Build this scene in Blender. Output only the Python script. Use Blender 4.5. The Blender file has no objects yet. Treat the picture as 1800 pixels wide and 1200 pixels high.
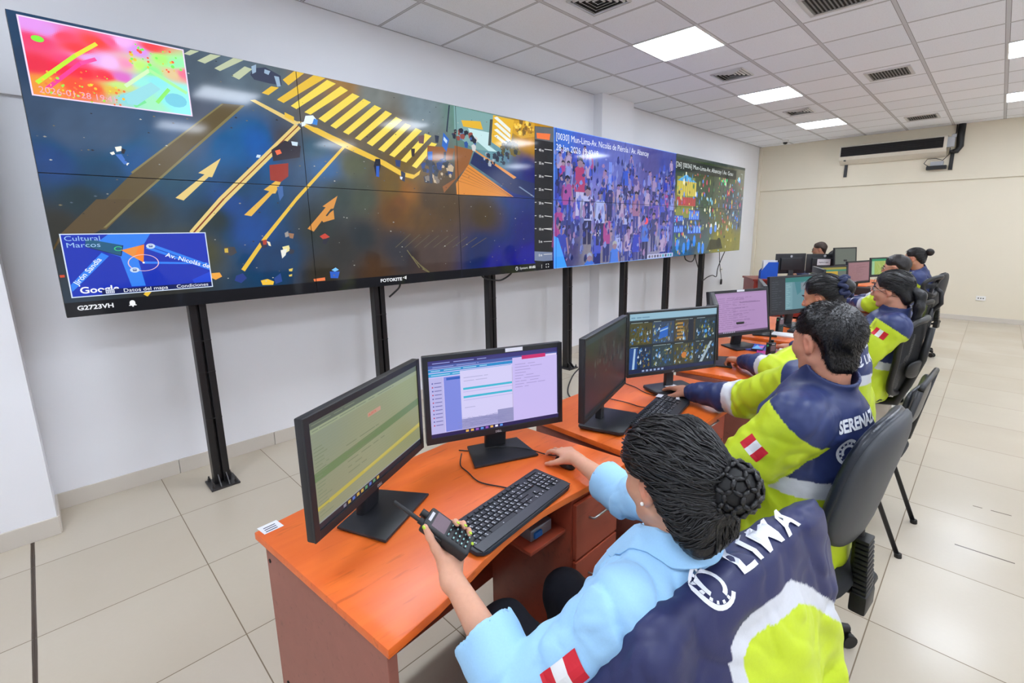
import bpy, bmesh, math, random
import numpy as np
from mathutils import Vector, Matrix
from mathutils.geometry import tessellate_polygon
from mathutils.bvhtree import BVHTree

SC = bpy.context.scene
COL = SC.collection
PI = math.pi

# ------------------------------------------------------------------ camera
def cam_basis(yaw, pitch, roll):
    cy, sy, cp, sp = math.cos(yaw), math.sin(yaw), math.cos(pitch), math.sin(pitch)
    f = Vector((-sy*cp, cy*cp, -sp)); rt = Vector((cy, sy, 0)); up = rt.cross(f)
    c, s = math.cos(roll), math.sin(roll)
    return c*rt + s*up, -s*rt + c*up, f
r_, u_, f_ = cam_basis(0.7721, 0.195, -0.0114)
cd = bpy.data.cameras.new('camera'); cam = bpy.data.objects.new('camera', cd); COL.objects.link(cam)
cam.matrix_world = Matrix(((r_.x, u_.x, -f_.x, 3.3274), (r_.y, u_.y, -f_.y, -0.0801), (r_.z, u_.z, -f_.z, 1.597), (0, 0, 0, 1)))
cd.sensor_width = 36; cd.lens = 840.448/1800*36
cd.shift_x = -28.346/1800; cd.shift_y = -31.696/1800
cd.clip_start = 0.05; cd.clip_end = 60
SC.camera = cam

# ------------------------------------------------------------------ world, exposure
w = bpy.data.worlds.new('room_air'); SC.world = w; w.use_nodes = True
w.node_tree.nodes['Background'].inputs[0].default_value = (0.80, 0.88, 1.0, 1)
w.node_tree.nodes['Background'].inputs[1].default_value = 0.3
vs = SC.view_settings
vs.view_transform = 'Standard'; vs.look = 'None'; vs.gamma = 1; vs.use_curve_mapping = False
vs.exposure = 0.0
SC.cycles.use_denoising = True
SC.cycles.max_bounces = 8; SC.cycles.diffuse_bounces = 5; SC.cycles.glossy_bounces = 4
SC.cycles.caustics_reflective = False; SC.cycles.caustics_refractive = False
SC.cycles.sample_clamp_indirect = 8
LIGHT_STRENGTH = 29.0          # radiance of the LED ceiling panels, which light the whole room

# ------------------------------------------------------------------ materials
def lin(c):
    return tuple((x/12.92 if x <= 0.04045 else ((x+0.055)/1.055)**2.4) for x in (v/255 for v in c))
def lin4(c): return lin(c) + (1.0,)
MATS = {}
def mat(name, rgb, rough=0.5, metal=0.0, var=0.06, scale=30.0, bump=0.0, bscale=200.0, coat=0.0, spec=0.5, stretch=None, sheen=0.0):
    """Principled material whose colour wanders a little with a procedural noise."""
    if name in MATS: return MATS[name]
    m = bpy.data.materials.new(name); m.use_nodes = True
    nt = m.node_tree; b = nt.nodes['Principled BSDF']
    tc = nt.nodes.new('ShaderNodeTexCoord')
    vec = tc.outputs['Object']
    if stretch:
        mp = nt.nodes.new('ShaderNodeMapping'); mp.inputs['Scale'].default_value = stretch
        nt.links.new(vec, mp.inputs[0]); vec = mp.outputs[0]
    n = nt.nodes.new('ShaderNodeTexNoise'); n.inputs['Scale'].default_value = scale; n.inputs['Detail'].default_value = 3
    nt.links.new(vec, n.inputs['Vector'])
    mx = nt.nodes.new('ShaderNodeMix'); mx.data_type = 'RGBA'
    c = lin(rgb)
    mx.inputs['A'].default_value = tuple(x*(1-var) for x in c) + (1,)
    mx.inputs['B'].default_value = tuple(min(1, x*(1+var)) for x in c) + (1,)
    nt.links.new(n.outputs['Fac'], mx.inputs['Factor'])
    nt.links.new(mx.outputs['Result'], b.inputs['Base Color'])
    b.inputs['Roughness'].default_value = rough; b.inputs['Metallic'].default_value = metal
    b.inputs['Coat Weight'].default_value = coat; b.inputs['Specular IOR Level'].default_value = spec
    if sheen: b.inputs['Sheen Weight'].default_value = sheen
    if bump:
        n2 = nt.nodes.new('ShaderNodeTexNoise'); n2.inputs['Scale'].default_value = bscale; n2.inputs['Detail'].default_value = 2
        nt.links.new(vec, n2.inputs['Vector'])
        bp = nt.nodes.new('ShaderNodeBump'); bp.inputs['Strength'].default_value = bump; bp.inputs['Distance'].default_value = 0.01
        nt.links.new(n2.outputs['Fac'], bp.inputs['Height']); nt.links.new(bp.outputs[0], b.inputs['Normal'])
    MATS[name] = m
    return m
def col_mat(name, rough=0.5, bump=0.0, bscale=300.0, spec=0.4, coat=0.0, noise=0.05, sheen=0.0, sss=0.0):
    """Dyed cloth / skin: the colour comes from the mesh's own colour attribute, broken up by noise."""
    if name in MATS: return MATS[name]
    m = bpy.data.materials.new(name); m.use_nodes = True
    nt = m.node_tree; b = nt.nodes['Principled BSDF']
    at = nt.nodes.new('ShaderNodeAttribute'); at.attribute_name = 'Col'
    tc = nt.nodes.new('ShaderNodeTexCoord')
    n = nt.nodes.new('ShaderNodeTexNoise'); n.inputs['Scale'].default_value = bscale*0.3
    nt.links.new(tc.outputs['Object'], n.inputs['Vector'])
    mr = nt.nodes.new('ShaderNodeMapRange'); mr.inputs['To Min'].default_value = 1-noise; mr.inputs['To Max'].default_value = 1+noise
    nt.links.new(n.outputs['Fac'], mr.inputs['Value'])
    vm = nt.nodes.new('ShaderNodeVectorMath'); vm.operation = 'SCALE'
    nt.links.new(at.outputs['Color'], vm.inputs[0]); nt.links.new(mr.outputs[0], vm.inputs['Scale'])
    nt.links.new(vm.outputs[0], b.inputs['Base Color'])
    b.inputs['Roughness'].default_value = rough; b.inputs['Specular IOR Level'].default_value = spec
    b.inputs['Coat Weight'].default_value = coat
    if sheen: b.inputs['Sheen Weight'].default_value = sheen
    if sss:
        b.inputs['Subsurface Weight'].default_value = sss; b.inputs['Subsurface Radius'].default_value = (0.012, 0.004, 0.002)
        b.inputs['Subsurface Scale'].default_value = 0.5
    if bump:
        n2 = nt.nodes.new('ShaderNodeTexNoise'); n2.inputs['Scale'].default_value = bscale; n2.inputs['Detail'].default_value = 2
        nt.links.new(tc.outputs['Object'], n2.inputs['Vector'])
        bp = nt.nodes.new('ShaderNodeBump'); bp.inputs['Strength'].default_value = bump; bp.inputs['Distance'].default_value = 0.006
        nt.links.new(n2.outputs['Fac'], bp.inputs['Height']); nt.links.new(bp.outputs[0], b.inputs['Normal'])
    MATS[name] = m
    return m
def glow_mat(name, rgb, strength):
    if name in MATS: return MATS[name]
    m = bpy.data.materials.new(name); m.use_nodes = True
    b = m.node_tree.nodes['Principled BSDF']
    b.inputs['Base Color'].default_value = (0.8, 0.8, 0.8, 1)
    b.inputs['Emission Color'].default_value = lin4(rgb); b.inputs['Emission Strength'].default_value = strength
    MATS[name] = m
    return m
def screen_mat(name, strength=1.0, rough=0.14, spec=0.5):
    """A lit display: emission from the picture's colour attribute under a slightly glossy face."""
    if name in MATS: return MATS[name]
    m = bpy.data.materials.new(name); m.use_nodes = True
    nt = m.node_tree; b = nt.nodes['Principled BSDF']
    b.inputs['Base Color'].default_value = (0.012, 0.012, 0.014, 1); b.inputs['Roughness'].default_value = rough
    b.inputs['Specular IOR Level'].default_value = spec
    at = nt.nodes.new('ShaderNodeAttribute'); at.attribute_name = 'Col'
    nt.links.new(at.outputs['Color'], b.inputs['Emission Color']); b.inputs['Emission Strength'].default_value = strength
    MATS[name] = m
    return m

# ------------------------------------------------------------------ mesh helpers
def rot_z(a): return Matrix.Rotation(a, 3, 'Z')
def frame_from(z, x=None):
    z = Vector(z).normalized()
    x = Vector(x) if x is not None else (Vector((1, 0, 0)) if abs(z.x) < 0.8 else Vector((0, 1, 0)))
    x = (x - z*x.dot(z)).normalized(); y = z.cross(x)
    return Matrix((x, y, z)).transposed()
class MB:
    """Collects shapes; build() links them as one mesh object."""
    def __init__(s): s.v = []; s.f = []; s.mi = []; s.c = []; s.col = (1, 1, 1)
    def add(s, vs, fs, mi=0, M=None, col=None):
        o = len(s.v)
        s.v += [tuple(M @ Vector(p)) if M is not None else tuple(p) for p in vs]
        s.c += [col or s.col]*len(vs)
        s.f += [tuple(i+o for i in f) for f in fs]; s.mi += [mi]*len(fs)
        return s
    def box(s, c, size, R=None, bev=0.0, mi=0, seg=2, col=None):
        bm = bmesh.new(); bmesh.ops.create_cube(bm, size=1)
        for v in bm.verts: v.co = Vector((v.co.x*size[0], v.co.y*size[1], v.co.z*size[2]))
        if bev > 0: bmesh.ops.bevel(bm, geom=bm.edges[:], offset=min(bev, min(size)*0.49), segments=seg, profile=0.6, affect='EDGES')
        bm.verts.ensure_lookup_table()
        R = R if R is not None else Matrix.Identity(3); c = Vector(c)
        s.add([R @ v.co + c for v in bm.verts], [[v.index for v in f.verts] for f in bm.faces], mi, col=col); bm.free()
        return s
    def tube(s, pts, r, n=8, mi=0, cap=True, closed=False, col=None, flat=None):
        pts = [Vector(p) for p in pts]; m = len(pts)
        rr = r if hasattr(r, '__len__') else [r]*m
        vs, fs = [], []; prev = None
        for i, p in enumerate(pts):
            if closed: d = pts[(i+1) % m] - pts[i-1]
            else: d = pts[min(i+1, m-1)] - pts[max(i-1, 0)]
            if d.length < 1e-9: d = Vector((0, 0, 1))
            d.normalize()
            if prev is None: F = frame_from(d, flat)
            else:
                x = prev - d*prev.dot(d)
                F = frame_from(d, x if x.length > 1e-6 else None)
            prev = F.col[0].copy()
            for k in range(n):
                a = 2*PI*k/n
                vs.append(p + F.col[0]*math.cos(a)*rr[i] + F.col[1]*math.sin(a)*rr[i]*(1 if flat is None else 0.5))
        for i in range(m if closed else m-1):
            j = (i+1) % m
            for k in range(n):
                l = (k+1) % n; fs.append((i*n+k, i*n+l, j*n+l, j*n+k))
        if cap and not closed:
            fs.append(tuple(reversed(range(n)))); fs.append(tuple((m-1)*n+k for k in range(n)))
        return s.add(vs, fs, mi, col=col)
    def cyl(s, a, b, r, r2=None, n=16, mi=0, col=None):
        return s.tube([a, b], [r, r if r2 is None else r2], n, mi, col=col)
    def lathe(s, prof, n=24, M=None, mi=0, col=None):
        vs, fs = [], []
        for (r, z) in prof:
            for k in range(n):
                a = 2*PI*k/n; vs.append((r*math.cos(a), r*math.sin(a), z))
        for i in range(len(prof)-1):
            for k in range(n):
                l = (k+1) % n; fs.append((i*n+k, i*n+l, (i+1)*n+l, (i+1)*n+k))
        fs.append(tuple(reversed(range(n)))); fs.append(tuple((len(prof)-1)*n+k for k in range(n)))
        return s.add(vs, fs, mi, M, col)
    def prism(s, poly, z0, z1, mi=0, M=None, bev=0.0, col=None):
        """polygon (ccw in xy) extruded from z0 to z1, upper and lower rims chamfered by bev"""
        n = len(poly); c = [Vector((p[0], p[1])) for p in poly]
        def inset(d):
            out = []
            for i in range(n):
                a, b, e = c[i-1], c[i], c[(i+1) % n]
                d1 = (b-a).normalized(); d2 = (e-b).normalized()
                n1 = Vector((-d1.y, d1.x)); n2 = Vector((-d2.y, d2.x))
                k = (n1+n2); k = k/max(0.3, 1+n1.dot(n2))
                out.append(b + k*d)
            return out
        if bev: rings = [(inset(bev), z0), (c, z0+bev), (c, z1-bev), (inset(bev*0.3), z1-bev*0.3), (inset(bev), z1)]
        else: rings = [(c, z0), (c, z1)]
        vs = [(p.x, p.y, z) for ring, z in rings for p in ring]; fs = []
        for i in range(len(rings)-1):
            for k in range(n):
                l = (k+1) % n; fs.append((i*n+k, i*n+l, (i+1)*n+l, (i+1)*n+k))
        o = (len(rings)-1)*n
        for t in tessellate_polygon([[Vector((p.x, p.y, 0)) for p in rings[0][0]]]):
            A = [rings[0][0][i] for i in t]
            ccw = (A[1]-A[0]).cross(A[2]-A[0]) > 0
            t = t if ccw else tuple(reversed(t))
            fs.append(tuple(reversed(t))); fs.append(tuple(i+o for i in t))
        return s.add(vs, fs, mi, M, col)
    def sphere(s, c, r, n=12, mi=0, M=None, col=None):
        r = Vector(r) if hasattr(r, '__len__') else Vector((r, r, r)); c = Vector(c); vs, fs = [], []
        h = n//2
        for i in range(h+1):
            t = PI*i/h
            for k in range(n):
                a = 2*PI*k/n; p = Vector((math.sin(t)*math.cos(a)*r.x, math.sin(t)*math.sin(a)*r.y, math.cos(t)*r.z))
                vs.append((M @ p if M is not None else p) + c)
        for i in range(h):
            for k in range(n):
                l = (k+1) % n; fs.append((i*n+k, (i+1)*n+k, (i+1)*n+l, i*n+l))
        return s.add(vs, fs, mi, col=col)
    def build(s, name, mats, parent=None, smooth=False, color=False, loc=None):
        me = bpy.data.meshes.new(name)
        me.from_pydata([tuple(p) for p in s.v], [], s.f)
        for m in (mats if isinstance(mats, (list, tuple)) else [mats]): me.materials.append(m)
        me.polygons.foreach_set('material_index', s.mi)
        if color:
            a = me.color_attributes.new('Col', 'FLOAT_COLOR', 'POINT')
            a.data.foreach_set('color', np.array([tuple(c)+(1.0,) for c in s.c], dtype=np.float32).ravel())
        me.update()
        if smooth:
            me.shade_smooth()
            if smooth != 'all': me.set_sharp_from_angle(angle=math.radians(38))
        o = bpy.data.objects.new(name, me); COL.objects.link(o)
        if parent: o.parent = parent
        if loc: o.location = loc
        return o
def mesh_np(name, V, Fq, mats, parent=None, colors=None, smooth=True):
    me = bpy.data.meshes.new(name)
    V = np.asarray(V, dtype=np.float32); Fq = np.asarray(Fq, dtype=np.int32)
    k = Fq.shape[1]
    me.vertices.add(len(V)); me.vertices.foreach_set('co', V.ravel())
    me.loops.add(Fq.size); me.loops.foreach_set('vertex_index', Fq.ravel())
    me.polygons.add(len(Fq)); me.polygons.foreach_set('loop_start', np.arange(0, Fq.size, k, dtype=np.int32))
    me.polygons.foreach_set('loop_total', np.full(len(Fq), k, dtype=np.int32))
    for m in (mats if isinstance(mats, (list, tuple)) else [mats]): me.materials.append(m)
    me.update(calc_edges=True); me.validate()
    if colors is not None:
        a = me.color_attributes.new('Col', 'FLOAT_COLOR', 'POINT')
        c4 = np.ones((len(V), 4), np.float32); c4[:, :3] = colors
        a.data.foreach_set('color', c4.ravel())
    if smooth: me.shade_smooth()
    o = bpy.data.objects.new(name, me); COL.objects.link(o)
    if parent: o.parent = parent
    return o
def tag(o, label=None, cat=None, group=None, kind=None):
    if label: o['label'] = label
    if cat: o['category'] = cat
    if group: o['group'] = group
    if kind: o['kind'] = kind
    return o
def thing(name, label, cat, loc=(0, 0, 0), rz=0.0, group=None):
    o = bpy.data.objects.new(name, None); COL.objects.link(o); o.empty_display_size = 0.1
    o.location = loc; o.rotation_euler = (0, 0, rz)
    return tag(o, label, cat, group)
def kids(o): return [c for c in bpy.data.objects if c.parent == o]
def dup(o, parent=None):
    """a copy of a thing with copies of its parts and sub-parts"""
    c = o.copy(); COL.objects.link(c)
    if parent is not None: c.parent = parent
    for k in kids(o): dup(k, c)
    return c

# ------------------------------------------------------------------ lettering
_TXT = {}
def text_tris(s, bold=0.0, space=1.0):
    """triangles of a line of text, 1 unit high letters, start at x=0 on the baseline"""
    if (s, bold, space) in _TXT: return _TXT[(s, bold, space)]
    cu = bpy.data.curves.new('t', 'FONT'); cu.body = s; cu.size = 1.0; cu.offset = bold; cu.resolution_u = 3; cu.space_character = space
    o = bpy.data.objects.new('t', cu); COL.objects.link(o)
    dg = bpy.context.evaluated_depsgraph_get(); me = bpy.data.meshes.new_from_object(o.evaluated_get(dg))
    me.calc_loop_triangles()
    T = [[(me.vertices[i].co.x, me.vertices[i].co.y) for i in t.vertices] for t in me.loop_triangles]
    wdt = max([p[0] for t in T for p in t] or [1])
    bpy.data.objects.remove(o); bpy.data.curves.remove(cu); bpy.data.meshes.remove(me)
    _TXT[(s, bold, space)] = (T, wdt)
    return T, wdt

class Paint:
    """A flat picture made of coloured triangles in (u, v); used for everything shown on displays."""
    def __init__(s): s.t = []; s.c = []; s.g = []; s.n = 0; s.lay = None
    def poly(s, pts, rgb):
        P = [Vector((p[0], p[1], 0)) for p in pts]
        if len(P) == 3: T = [(0, 1, 2)]
        else: T = tessellate_polygon([P])
        c = lin(rgb)
        for t in T: s.t.append([(P[i].x, P[i].y) for i in t]); s.c.append(c); s.g.append(s.n)
        s.n += 1
    def rect(s, x0, y0, x1, y1, rgb): s.poly([(x0, y0), (x1, y0), (x1, y1), (x0, y1)], rgb)
    def frame(s, x0, y0, x1, y1, t, rgb):
        s.rect(x0, y0, x1, y0+t, rgb); s.rect(x0, y1-t, x1, y1, rgb); s.rect(x0, y0, x0+t, y1, rgb); s.rect(x1-t, y0, x1, y1, rgb)
    def disc(s, c, r, rgb, n=14, ry=None, r0=0.0):
        ry = r if ry is None else ry
        P = [(c[0]+r*math.cos(2*PI*k/n), c[1]+ry*math.sin(2*PI*k/n)) for k in range(n)]
        if r0 <= 0: s.poly(P, rgb)
        else:
            Q = [(c[0]+(p[0]-c[0])*r0, c[1]+(p[1]-c[1])*r0) for p in P]
            for k in range(n): s.poly([P[k], P[(k+1) % n], Q[(k+1) % n], Q[k]], rgb)
    def line(s, a, b, w, rgb):
        d = Vector((b[0]-a[0], b[1]-a[1])); L = d.length or 1
        n = Vector((-d.y, d.x))/L*w/2
        s.poly([(a[0]+n.x, a[1]+n.y), (a[0]-n.x, a[1]-n.y), (b[0]-n.x, b[1]-n.y), (b[0]+n.x, b[1]+n.y)], rgb)
    def text(s, txt, at, h, rgb, ang=0.0, width=None, bold=0.0):
        T, W = text_tris(txt, bold); sx = (width/W) if width else h
        ca, sa = math.cos(ang), math.sin(ang); c = lin(rgb)
        for t in T:
            s.t.append([(at[0]+x*sx*ca-y*h*sa, at[1]+x*sx*sa+y*h*ca) for x, y in t]); s.c.append(c); s.g.append(s.n)
        s.n += 1
    def layers(s, cell=0.015):
        """stacking order: a shape lies one step in front of whatever it covers"""
        if s.lay is not None: return s.lay
        top = {}; lay = [0]*len(s.t); i = 0
        while i < len(s.t):
            j = i
            while j < len(s.t) and s.g[j] == s.g[i]: j += 1
            cs = set()
            for t in s.t[i:j]:
                xs = [p[0] for p in t]; ys = [p[1] for p in t]
                for a in range(int(min(xs)//cell), int(max(xs)//cell)+1):
                    for b in range(int(min(ys)//cell), int(max(ys)//cell)+1): cs.add((a, b))
            L = max([top.get(c, 0) for c in cs] or [0])+1
            for c in cs: top[c] = L
            for q in range(i, j): lay[q] = L
            i = j
        s.lay = lay
        return lay
def clip_tri(t, x0, y0, x1, y1):
    P = list(t)
    for ax, lim, sg in ((0, x0, 1), (0, x1, -1), (1, y0, 1), (1, y1, -1)):
        Q = []
        for i in range(len(P)):
            a, b = P[i-1], P[i]; da, db = sg*(a[ax]-lim), sg*(b[ax]-lim)
            if (da >= 0) != (db >= 0):
                k = da/(da-db); Q.append((a[0]+(b[0]-a[0])*k, a[1]+(b[1]-a[1])*k))
            if db >= 0: Q.append(b)
        P = Q
        if len(P) < 3: return []
    return P
def idw(pts, U, V, p=3.0, sc=(1, 1)):
    """smooth colour field through control points (u, v, r, g, b), linear rgb"""
    num = np.zeros(U.shape+(3,)); den = np.zeros(U.shape)
    for (u, v, r, g, b) in pts:
        d = ((U-u)*sc[0])**2+((V-v)*sc[1])**2+1e-4; wg = d**(-p/2)
        num += wg[..., None]*np.array(lin((r, g, b))); den += wg
    return num/den[..., None]
def wob(U, V, f, seed):
    rs = np.random.RandomState(seed); o = np.zeros(U.shape)
    for i in range(7):
        a = rs.rand()*6.28; k = f*(0.5+1.5*rs.rand()); o += np.sin(k*(U*math.cos(a)+V*math.sin(a))+rs.rand()*6.28)
    return o/7
def picture(name, rect, nu, nv, base, paint, place, m, parent, step=0.00012):
    """mesh of a lit picture: grid coloured by base(U,V), painted shapes a hair in front; place(u,v,h) -> xyz"""
    x0, y0, x1, y1 = rect
    U, V = np.meshgrid(np.linspace(x0, x1, nu+1), np.linspace(y0, y1, nv+1), indexing='ij')
    C = np.clip(base(U, V), 0, 4); mb = MB()
    mb.v = [place(u, v, 0.0) for u, v in zip(U.ravel(), V.ravel())]; mb.c = [tuple(c) for c in C.reshape(-1, 3)]
    for i in range(nu):
        for j in range(nv):
            a = i*(nv+1)+j; mb.f.append((a, a+nv+1, a+nv+2, a+1)); mb.mi.append(0)
    ly = paint.layers(); stp = min(4e-5, 0.004/max(ly or [1]))
    for t, c, k in zip(paint.t, paint.c, ly):
        P = clip_tri(t, x0, y0, x1, y1)
        if len(P) < 3: continue
        ar = sum(P[i-1][0]*P[i][1]-P[i][0]*P[i-1][1] for i in range(len(P)))
        if ar < 0: P = P[::-1]
        h = 0.0001+stp*k
        mb.add([place(u, v, h) for u, v in P], [tuple(range(len(P)))], 0, col=c)
    return mb.build(name, m, parent, color=True)
# ================================================================== THE ROOM
ZC = 3.1915; XL = -0.46; XR = 6.4; YN = -2.2; YF = 10.79
def surf_mat(name, build):
    m = bpy.data.materials.new(name); m.use_nodes = True; nt = m.node_tree
    build(nt, nt.nodes['Principled BSDF']); MATS[name] = m
    return m
def N(nt, typ, **kw):
    n = nt.nodes.new(typ)
    for k, v in kw.items(): setattr(n, k, v)
    return n
def mth(nt, op, a, b=None, c=None):
    n = N(nt, 'ShaderNodeMath', operation=op)
    for i, x in enumerate((a, b, c)):
        if x is None: continue
        if isinstance(x, (int, float)): n.inputs[i].default_value = x
        else: nt.links.new(x, n.inputs[i])
    return n.outputs[0]
def mixc(nt, fac, A, B):
    n = N(nt, 'ShaderNodeMix', data_type='RGBA')
    for s, x in (('Factor', fac), ('A', A), ('B', B)):
        if isinstance(x, (int, float)): n.inputs[s].default_value = x
        elif isinstance(x, tuple): n.inputs[s].default_value = x
        else: nt.links.new(x, n.inputs[s])
    return n.outputs['Result']
def grid_bits(nt, ox, oy, t=0.6):
    g = N(nt, 'ShaderNodeNewGeometry'); sp = N(nt, 'ShaderNodeSeparateXYZ'); nt.links.new(g.outputs['Position'], sp.inputs[0])
    x = mth(nt, 'ADD', sp.outputs[0], 60-ox); y = mth(nt, 'ADD', sp.outputs[1], 60-oy)
    dx = mth(nt, 'PINGPONG', x, t/2); dy = mth(nt, 'PINGPONG', y, t/2)
    ix = mth(nt, 'FLOOR', mth(nt, 'DIVIDE', x, t)); iy = mth(nt, 'FLOOR', mth(nt, 'DIVIDE', y, t))
    cb = N(nt, 'ShaderNodeCombineXYZ'); nt.links.new(ix, cb.inputs[0]); nt.links.new(iy, cb.inputs[1])
    wn = N(nt, 'ShaderNodeTexWhiteNoise'); nt.links.new(cb.outputs[0], wn.inputs[0])
    return g.outputs['Position'], sp, dx, dy, wn.outputs['Value']
def _floor(nt, b):
    pos, sp, dx, dy, wn = grid_bits(nt, -0.458, -0.297)
    n1 = N(nt, 'ShaderNodeTexNoise'); n1.inputs['Scale'].default_value = 1.7; n1.inputs['Detail'].default_value = 4; nt.links.new(pos, n1.inputs['Vector'])
    n2 = N(nt, 'ShaderNodeTexNoise'); n2.inputs['Scale'].default_value = 60; n2.inputs['Detail'].default_value = 2; nt.links.new(pos, n2.inputs['Vector'])
    f = mth(nt, 'ADD', mth(nt, 'MULTIPLY', n1.outputs['Fac'], 0.6), mth(nt, 'MULTIPLY', wn, 0.35))
    c = mixc(nt, f, lin4((185, 172, 152)), lin4((201, 191, 174)))
    c = mixc(nt, mth(nt, 'MULTIPLY', n2.outputs['Fac'], 0.12), c, lin4((170, 160, 142)))
    d = mth(nt, 'MINIMUM', dx, dy)
    g = mth(nt, 'LESS_THAN', d, 0.0021)
    c = mixc(nt, g, c, lin4((120, 104, 84)))
    # two scuff marks and the dark expansion joint
    def band(x0, x1, y0, slope, h):
        inx = mth(nt, 'MULTIPLY', mth(nt, 'GREATER_THAN', sp.outputs[0], x0), mth(nt, 'LESS_THAN', sp.outputs[0], x1))
        yy = mth(nt, 'ABSOLUTE', mth(nt, 'SUBTRACT', sp.outputs[1], mth(nt, 'ADD', mth(nt, 'MULTIPLY', sp.outputs[0], slope), y0-slope*x0)))
        rag = mth(nt, 'ADD', mth(nt, 'MULTIPLY', n1.outputs['Fac'], h*0.5), h*0.4)
        return mth(nt, 'MULTIPLY', inx, mth(nt, 'LESS_THAN', yy, rag))
    for x0, x1, y0, sl, h, cc in ((3.363, 3.580, 2.976, 0.03, 0.006, (92, 80, 70)), (3.415, 3.455, 3.497, 0.07, 0.006, (110, 98, 86)), (3.49, 3.574, 3.503, 0.07, 0.006, (100, 88, 78)), (-0.15, 4.2, -0.297, 0.0, 0.0115, (74, 62, 52))):
        c = mixc(nt, band(x0, x1, y0, sl, h), c, lin4(cc))
    nt.links.new(c, b.inputs['Base Color'])
    nt.links.new(mth(nt, 'ADD', mth(nt, 'MULTIPLY', n1.outputs['Fac'], 0.12), mth(nt, 'ADD', mth(nt, 'MULTIPLY', g, 0.4), 0.16)), b.inputs['Roughness'])
    b.inputs['Specular IOR Level'].default_value = 0.26
    bp = N(nt, 'ShaderNodeBump'); bp.inputs['Strength'].default_value = 0.3; bp.inputs['Distance'].default_value = 0.002; bp.invert = True
    nt.links.new(g, bp.inputs['Height']); nt.links.new(bp.outputs[0], b.inputs['Normal'])
def _ceil(nt, b):
    pos, sp, dx, dy, wn = grid_bits(nt, 0.1602, 3.3146)
    n1 = N(nt, 'ShaderNodeTexNoise'); n1.inputs['Scale'].default_value = 140; n1.inputs['Detail'].default_value = 3; nt.links.new(pos, n1.inputs['Vector'])
    c = mixc(nt, wn, lin4((240, 243, 250)), lin4((247, 249, 255)))
    c = mixc(nt, mth(nt, 'MULTIPLY', mth(nt, 'GREATER_THAN', n1.outputs['Fac'], 0.62), 0.25), c, lin4((190, 188, 188)))
    gx = mth(nt, 'LESS_THAN', dx, 0.013); gy = mth(nt, 'LESS_THAN', dy, 0.008)
    ex = mth(nt, 'LESS_THAN', mth(nt, 'ABSOLUTE', mth(nt, 'SUBTRACT', dx, 0.0145)), 0.0022)
    ey = mth(nt, 'LESS_THAN', mth(nt, 'ABSOLUTE', mth(nt, 'SUBTRACT', dy, 0.0095)), 0.0022)
    c = mixc(nt, mth(nt, 'MAXIMUM', ex, ey), c, lin4((138, 136, 138)))
    c = mixc(nt, gy, c, lin4((204, 204, 208)))
    c = mixc(nt, gx, c, lin4((206, 206, 210)))
    nt.links.new(c, b.inputs['Base Color']); b.inputs['Roughness'].default_value = 0.85; b.inputs['Specular IOR Level'].default_value = 0.2
    bp = N(nt, 'ShaderNodeBump'); bp.inputs['Strength'].default_value = 0.25; bp.inputs['Distance'].default_value = 0.003
    h = mth(nt, 'ADD', mth(nt, 'MULTIPLY', n1.outputs['Fac'], 0.3), mth(nt, 'MAXIMUM', gx, gy))
    nt.links.new(h, bp.inputs['Height']); nt.links.new(bp.outputs[0], b.inputs['Normal'])
M_floor = surf_mat('porcelain_tiles', _floor); M_ceil = surf_mat('mineral_ceiling_tiles', _ceil)
def paint_mat(name, rgb, rough=0.6):
    def f(nt, b):
        g = N(nt, 'ShaderNodeNewGeometry')
        n1 = N(nt, 'ShaderNodeTexNoise'); n1.inputs['Scale'].default_value = 1.1; n1.inputs['Detail'].default_value = 5; nt.links.new(g.outputs['Position'], n1.inputs['Vector'])
        n2 = N(nt, 'ShaderNodeTexNoise'); n2.inputs['Scale'].default_value = 260; nt.links.new(g.outputs['Position'], n2.inputs['Vector'])
        d = tuple(int(v*0.965) for v in rgb)
        nt.links.new(mixc(nt, n1.outputs['Fac'], lin4(d), lin4(rgb)), b.inputs['Base Color'])
        b.inputs['Roughness'].default_value = rough; b.inputs['Specular IOR Level'].default_value = 0.3
        bp = N(nt, 'ShaderNodeBump'); bp.inputs['Strength'].default_value = 0.06; bp.inputs['Distance'].default_value = 0.004
        nt.links.new(n2.outputs['Fac'], bp.inputs['Height']); nt.links.new(bp.outputs[0], b.inputs['Normal'])
    return surf_mat(name, f)
M_wall = paint_mat('grey_white_wall_paint', (240, 240, 243)); M_wallb = paint_mat('cream_wall_paint', (232, 222, 200))
M_base = mat('tile_skirting', (206, 198, 186), 0.35, var=0.04, scale=3)
def struct(name, mb, m, **kw): return tag(mb.build(name, m, **kw), kind='structure')
T = 0.12
struct('floor', MB().box(((XL+XR)/2, (YN+YF)/2, -0.05), (XR-XL+2*T, YF-YN+2*T, 0.1)), M_floor)
struct('ceiling', MB().box(((XL+XR)/2, (YN+YF)/2, ZC+0.05), (XR-XL+2*T, YF-YN+2*T, 0.1)), M_ceil)
struct('wall_left', MB().box((XL-T/2, (YN+YF)/2, ZC/2), (T, YF-YN+2*T, ZC)), M_wall)
struct('wall_right', MB().box((XR+T/2, (YN+YF)/2, ZC/2), (T, YF-YN+2*T, ZC)), M_wall)
struct('wall_back', MB().box(((XL+XR)/2, YF+T/2, ZC/2), (XR-XL, T, ZC)), M_wallb)
struct('wall_rear', MB().box(((XL+XR)/2, YN-T/2, ZC/2), (XR-XL, T, ZC)), M_wall)
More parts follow.
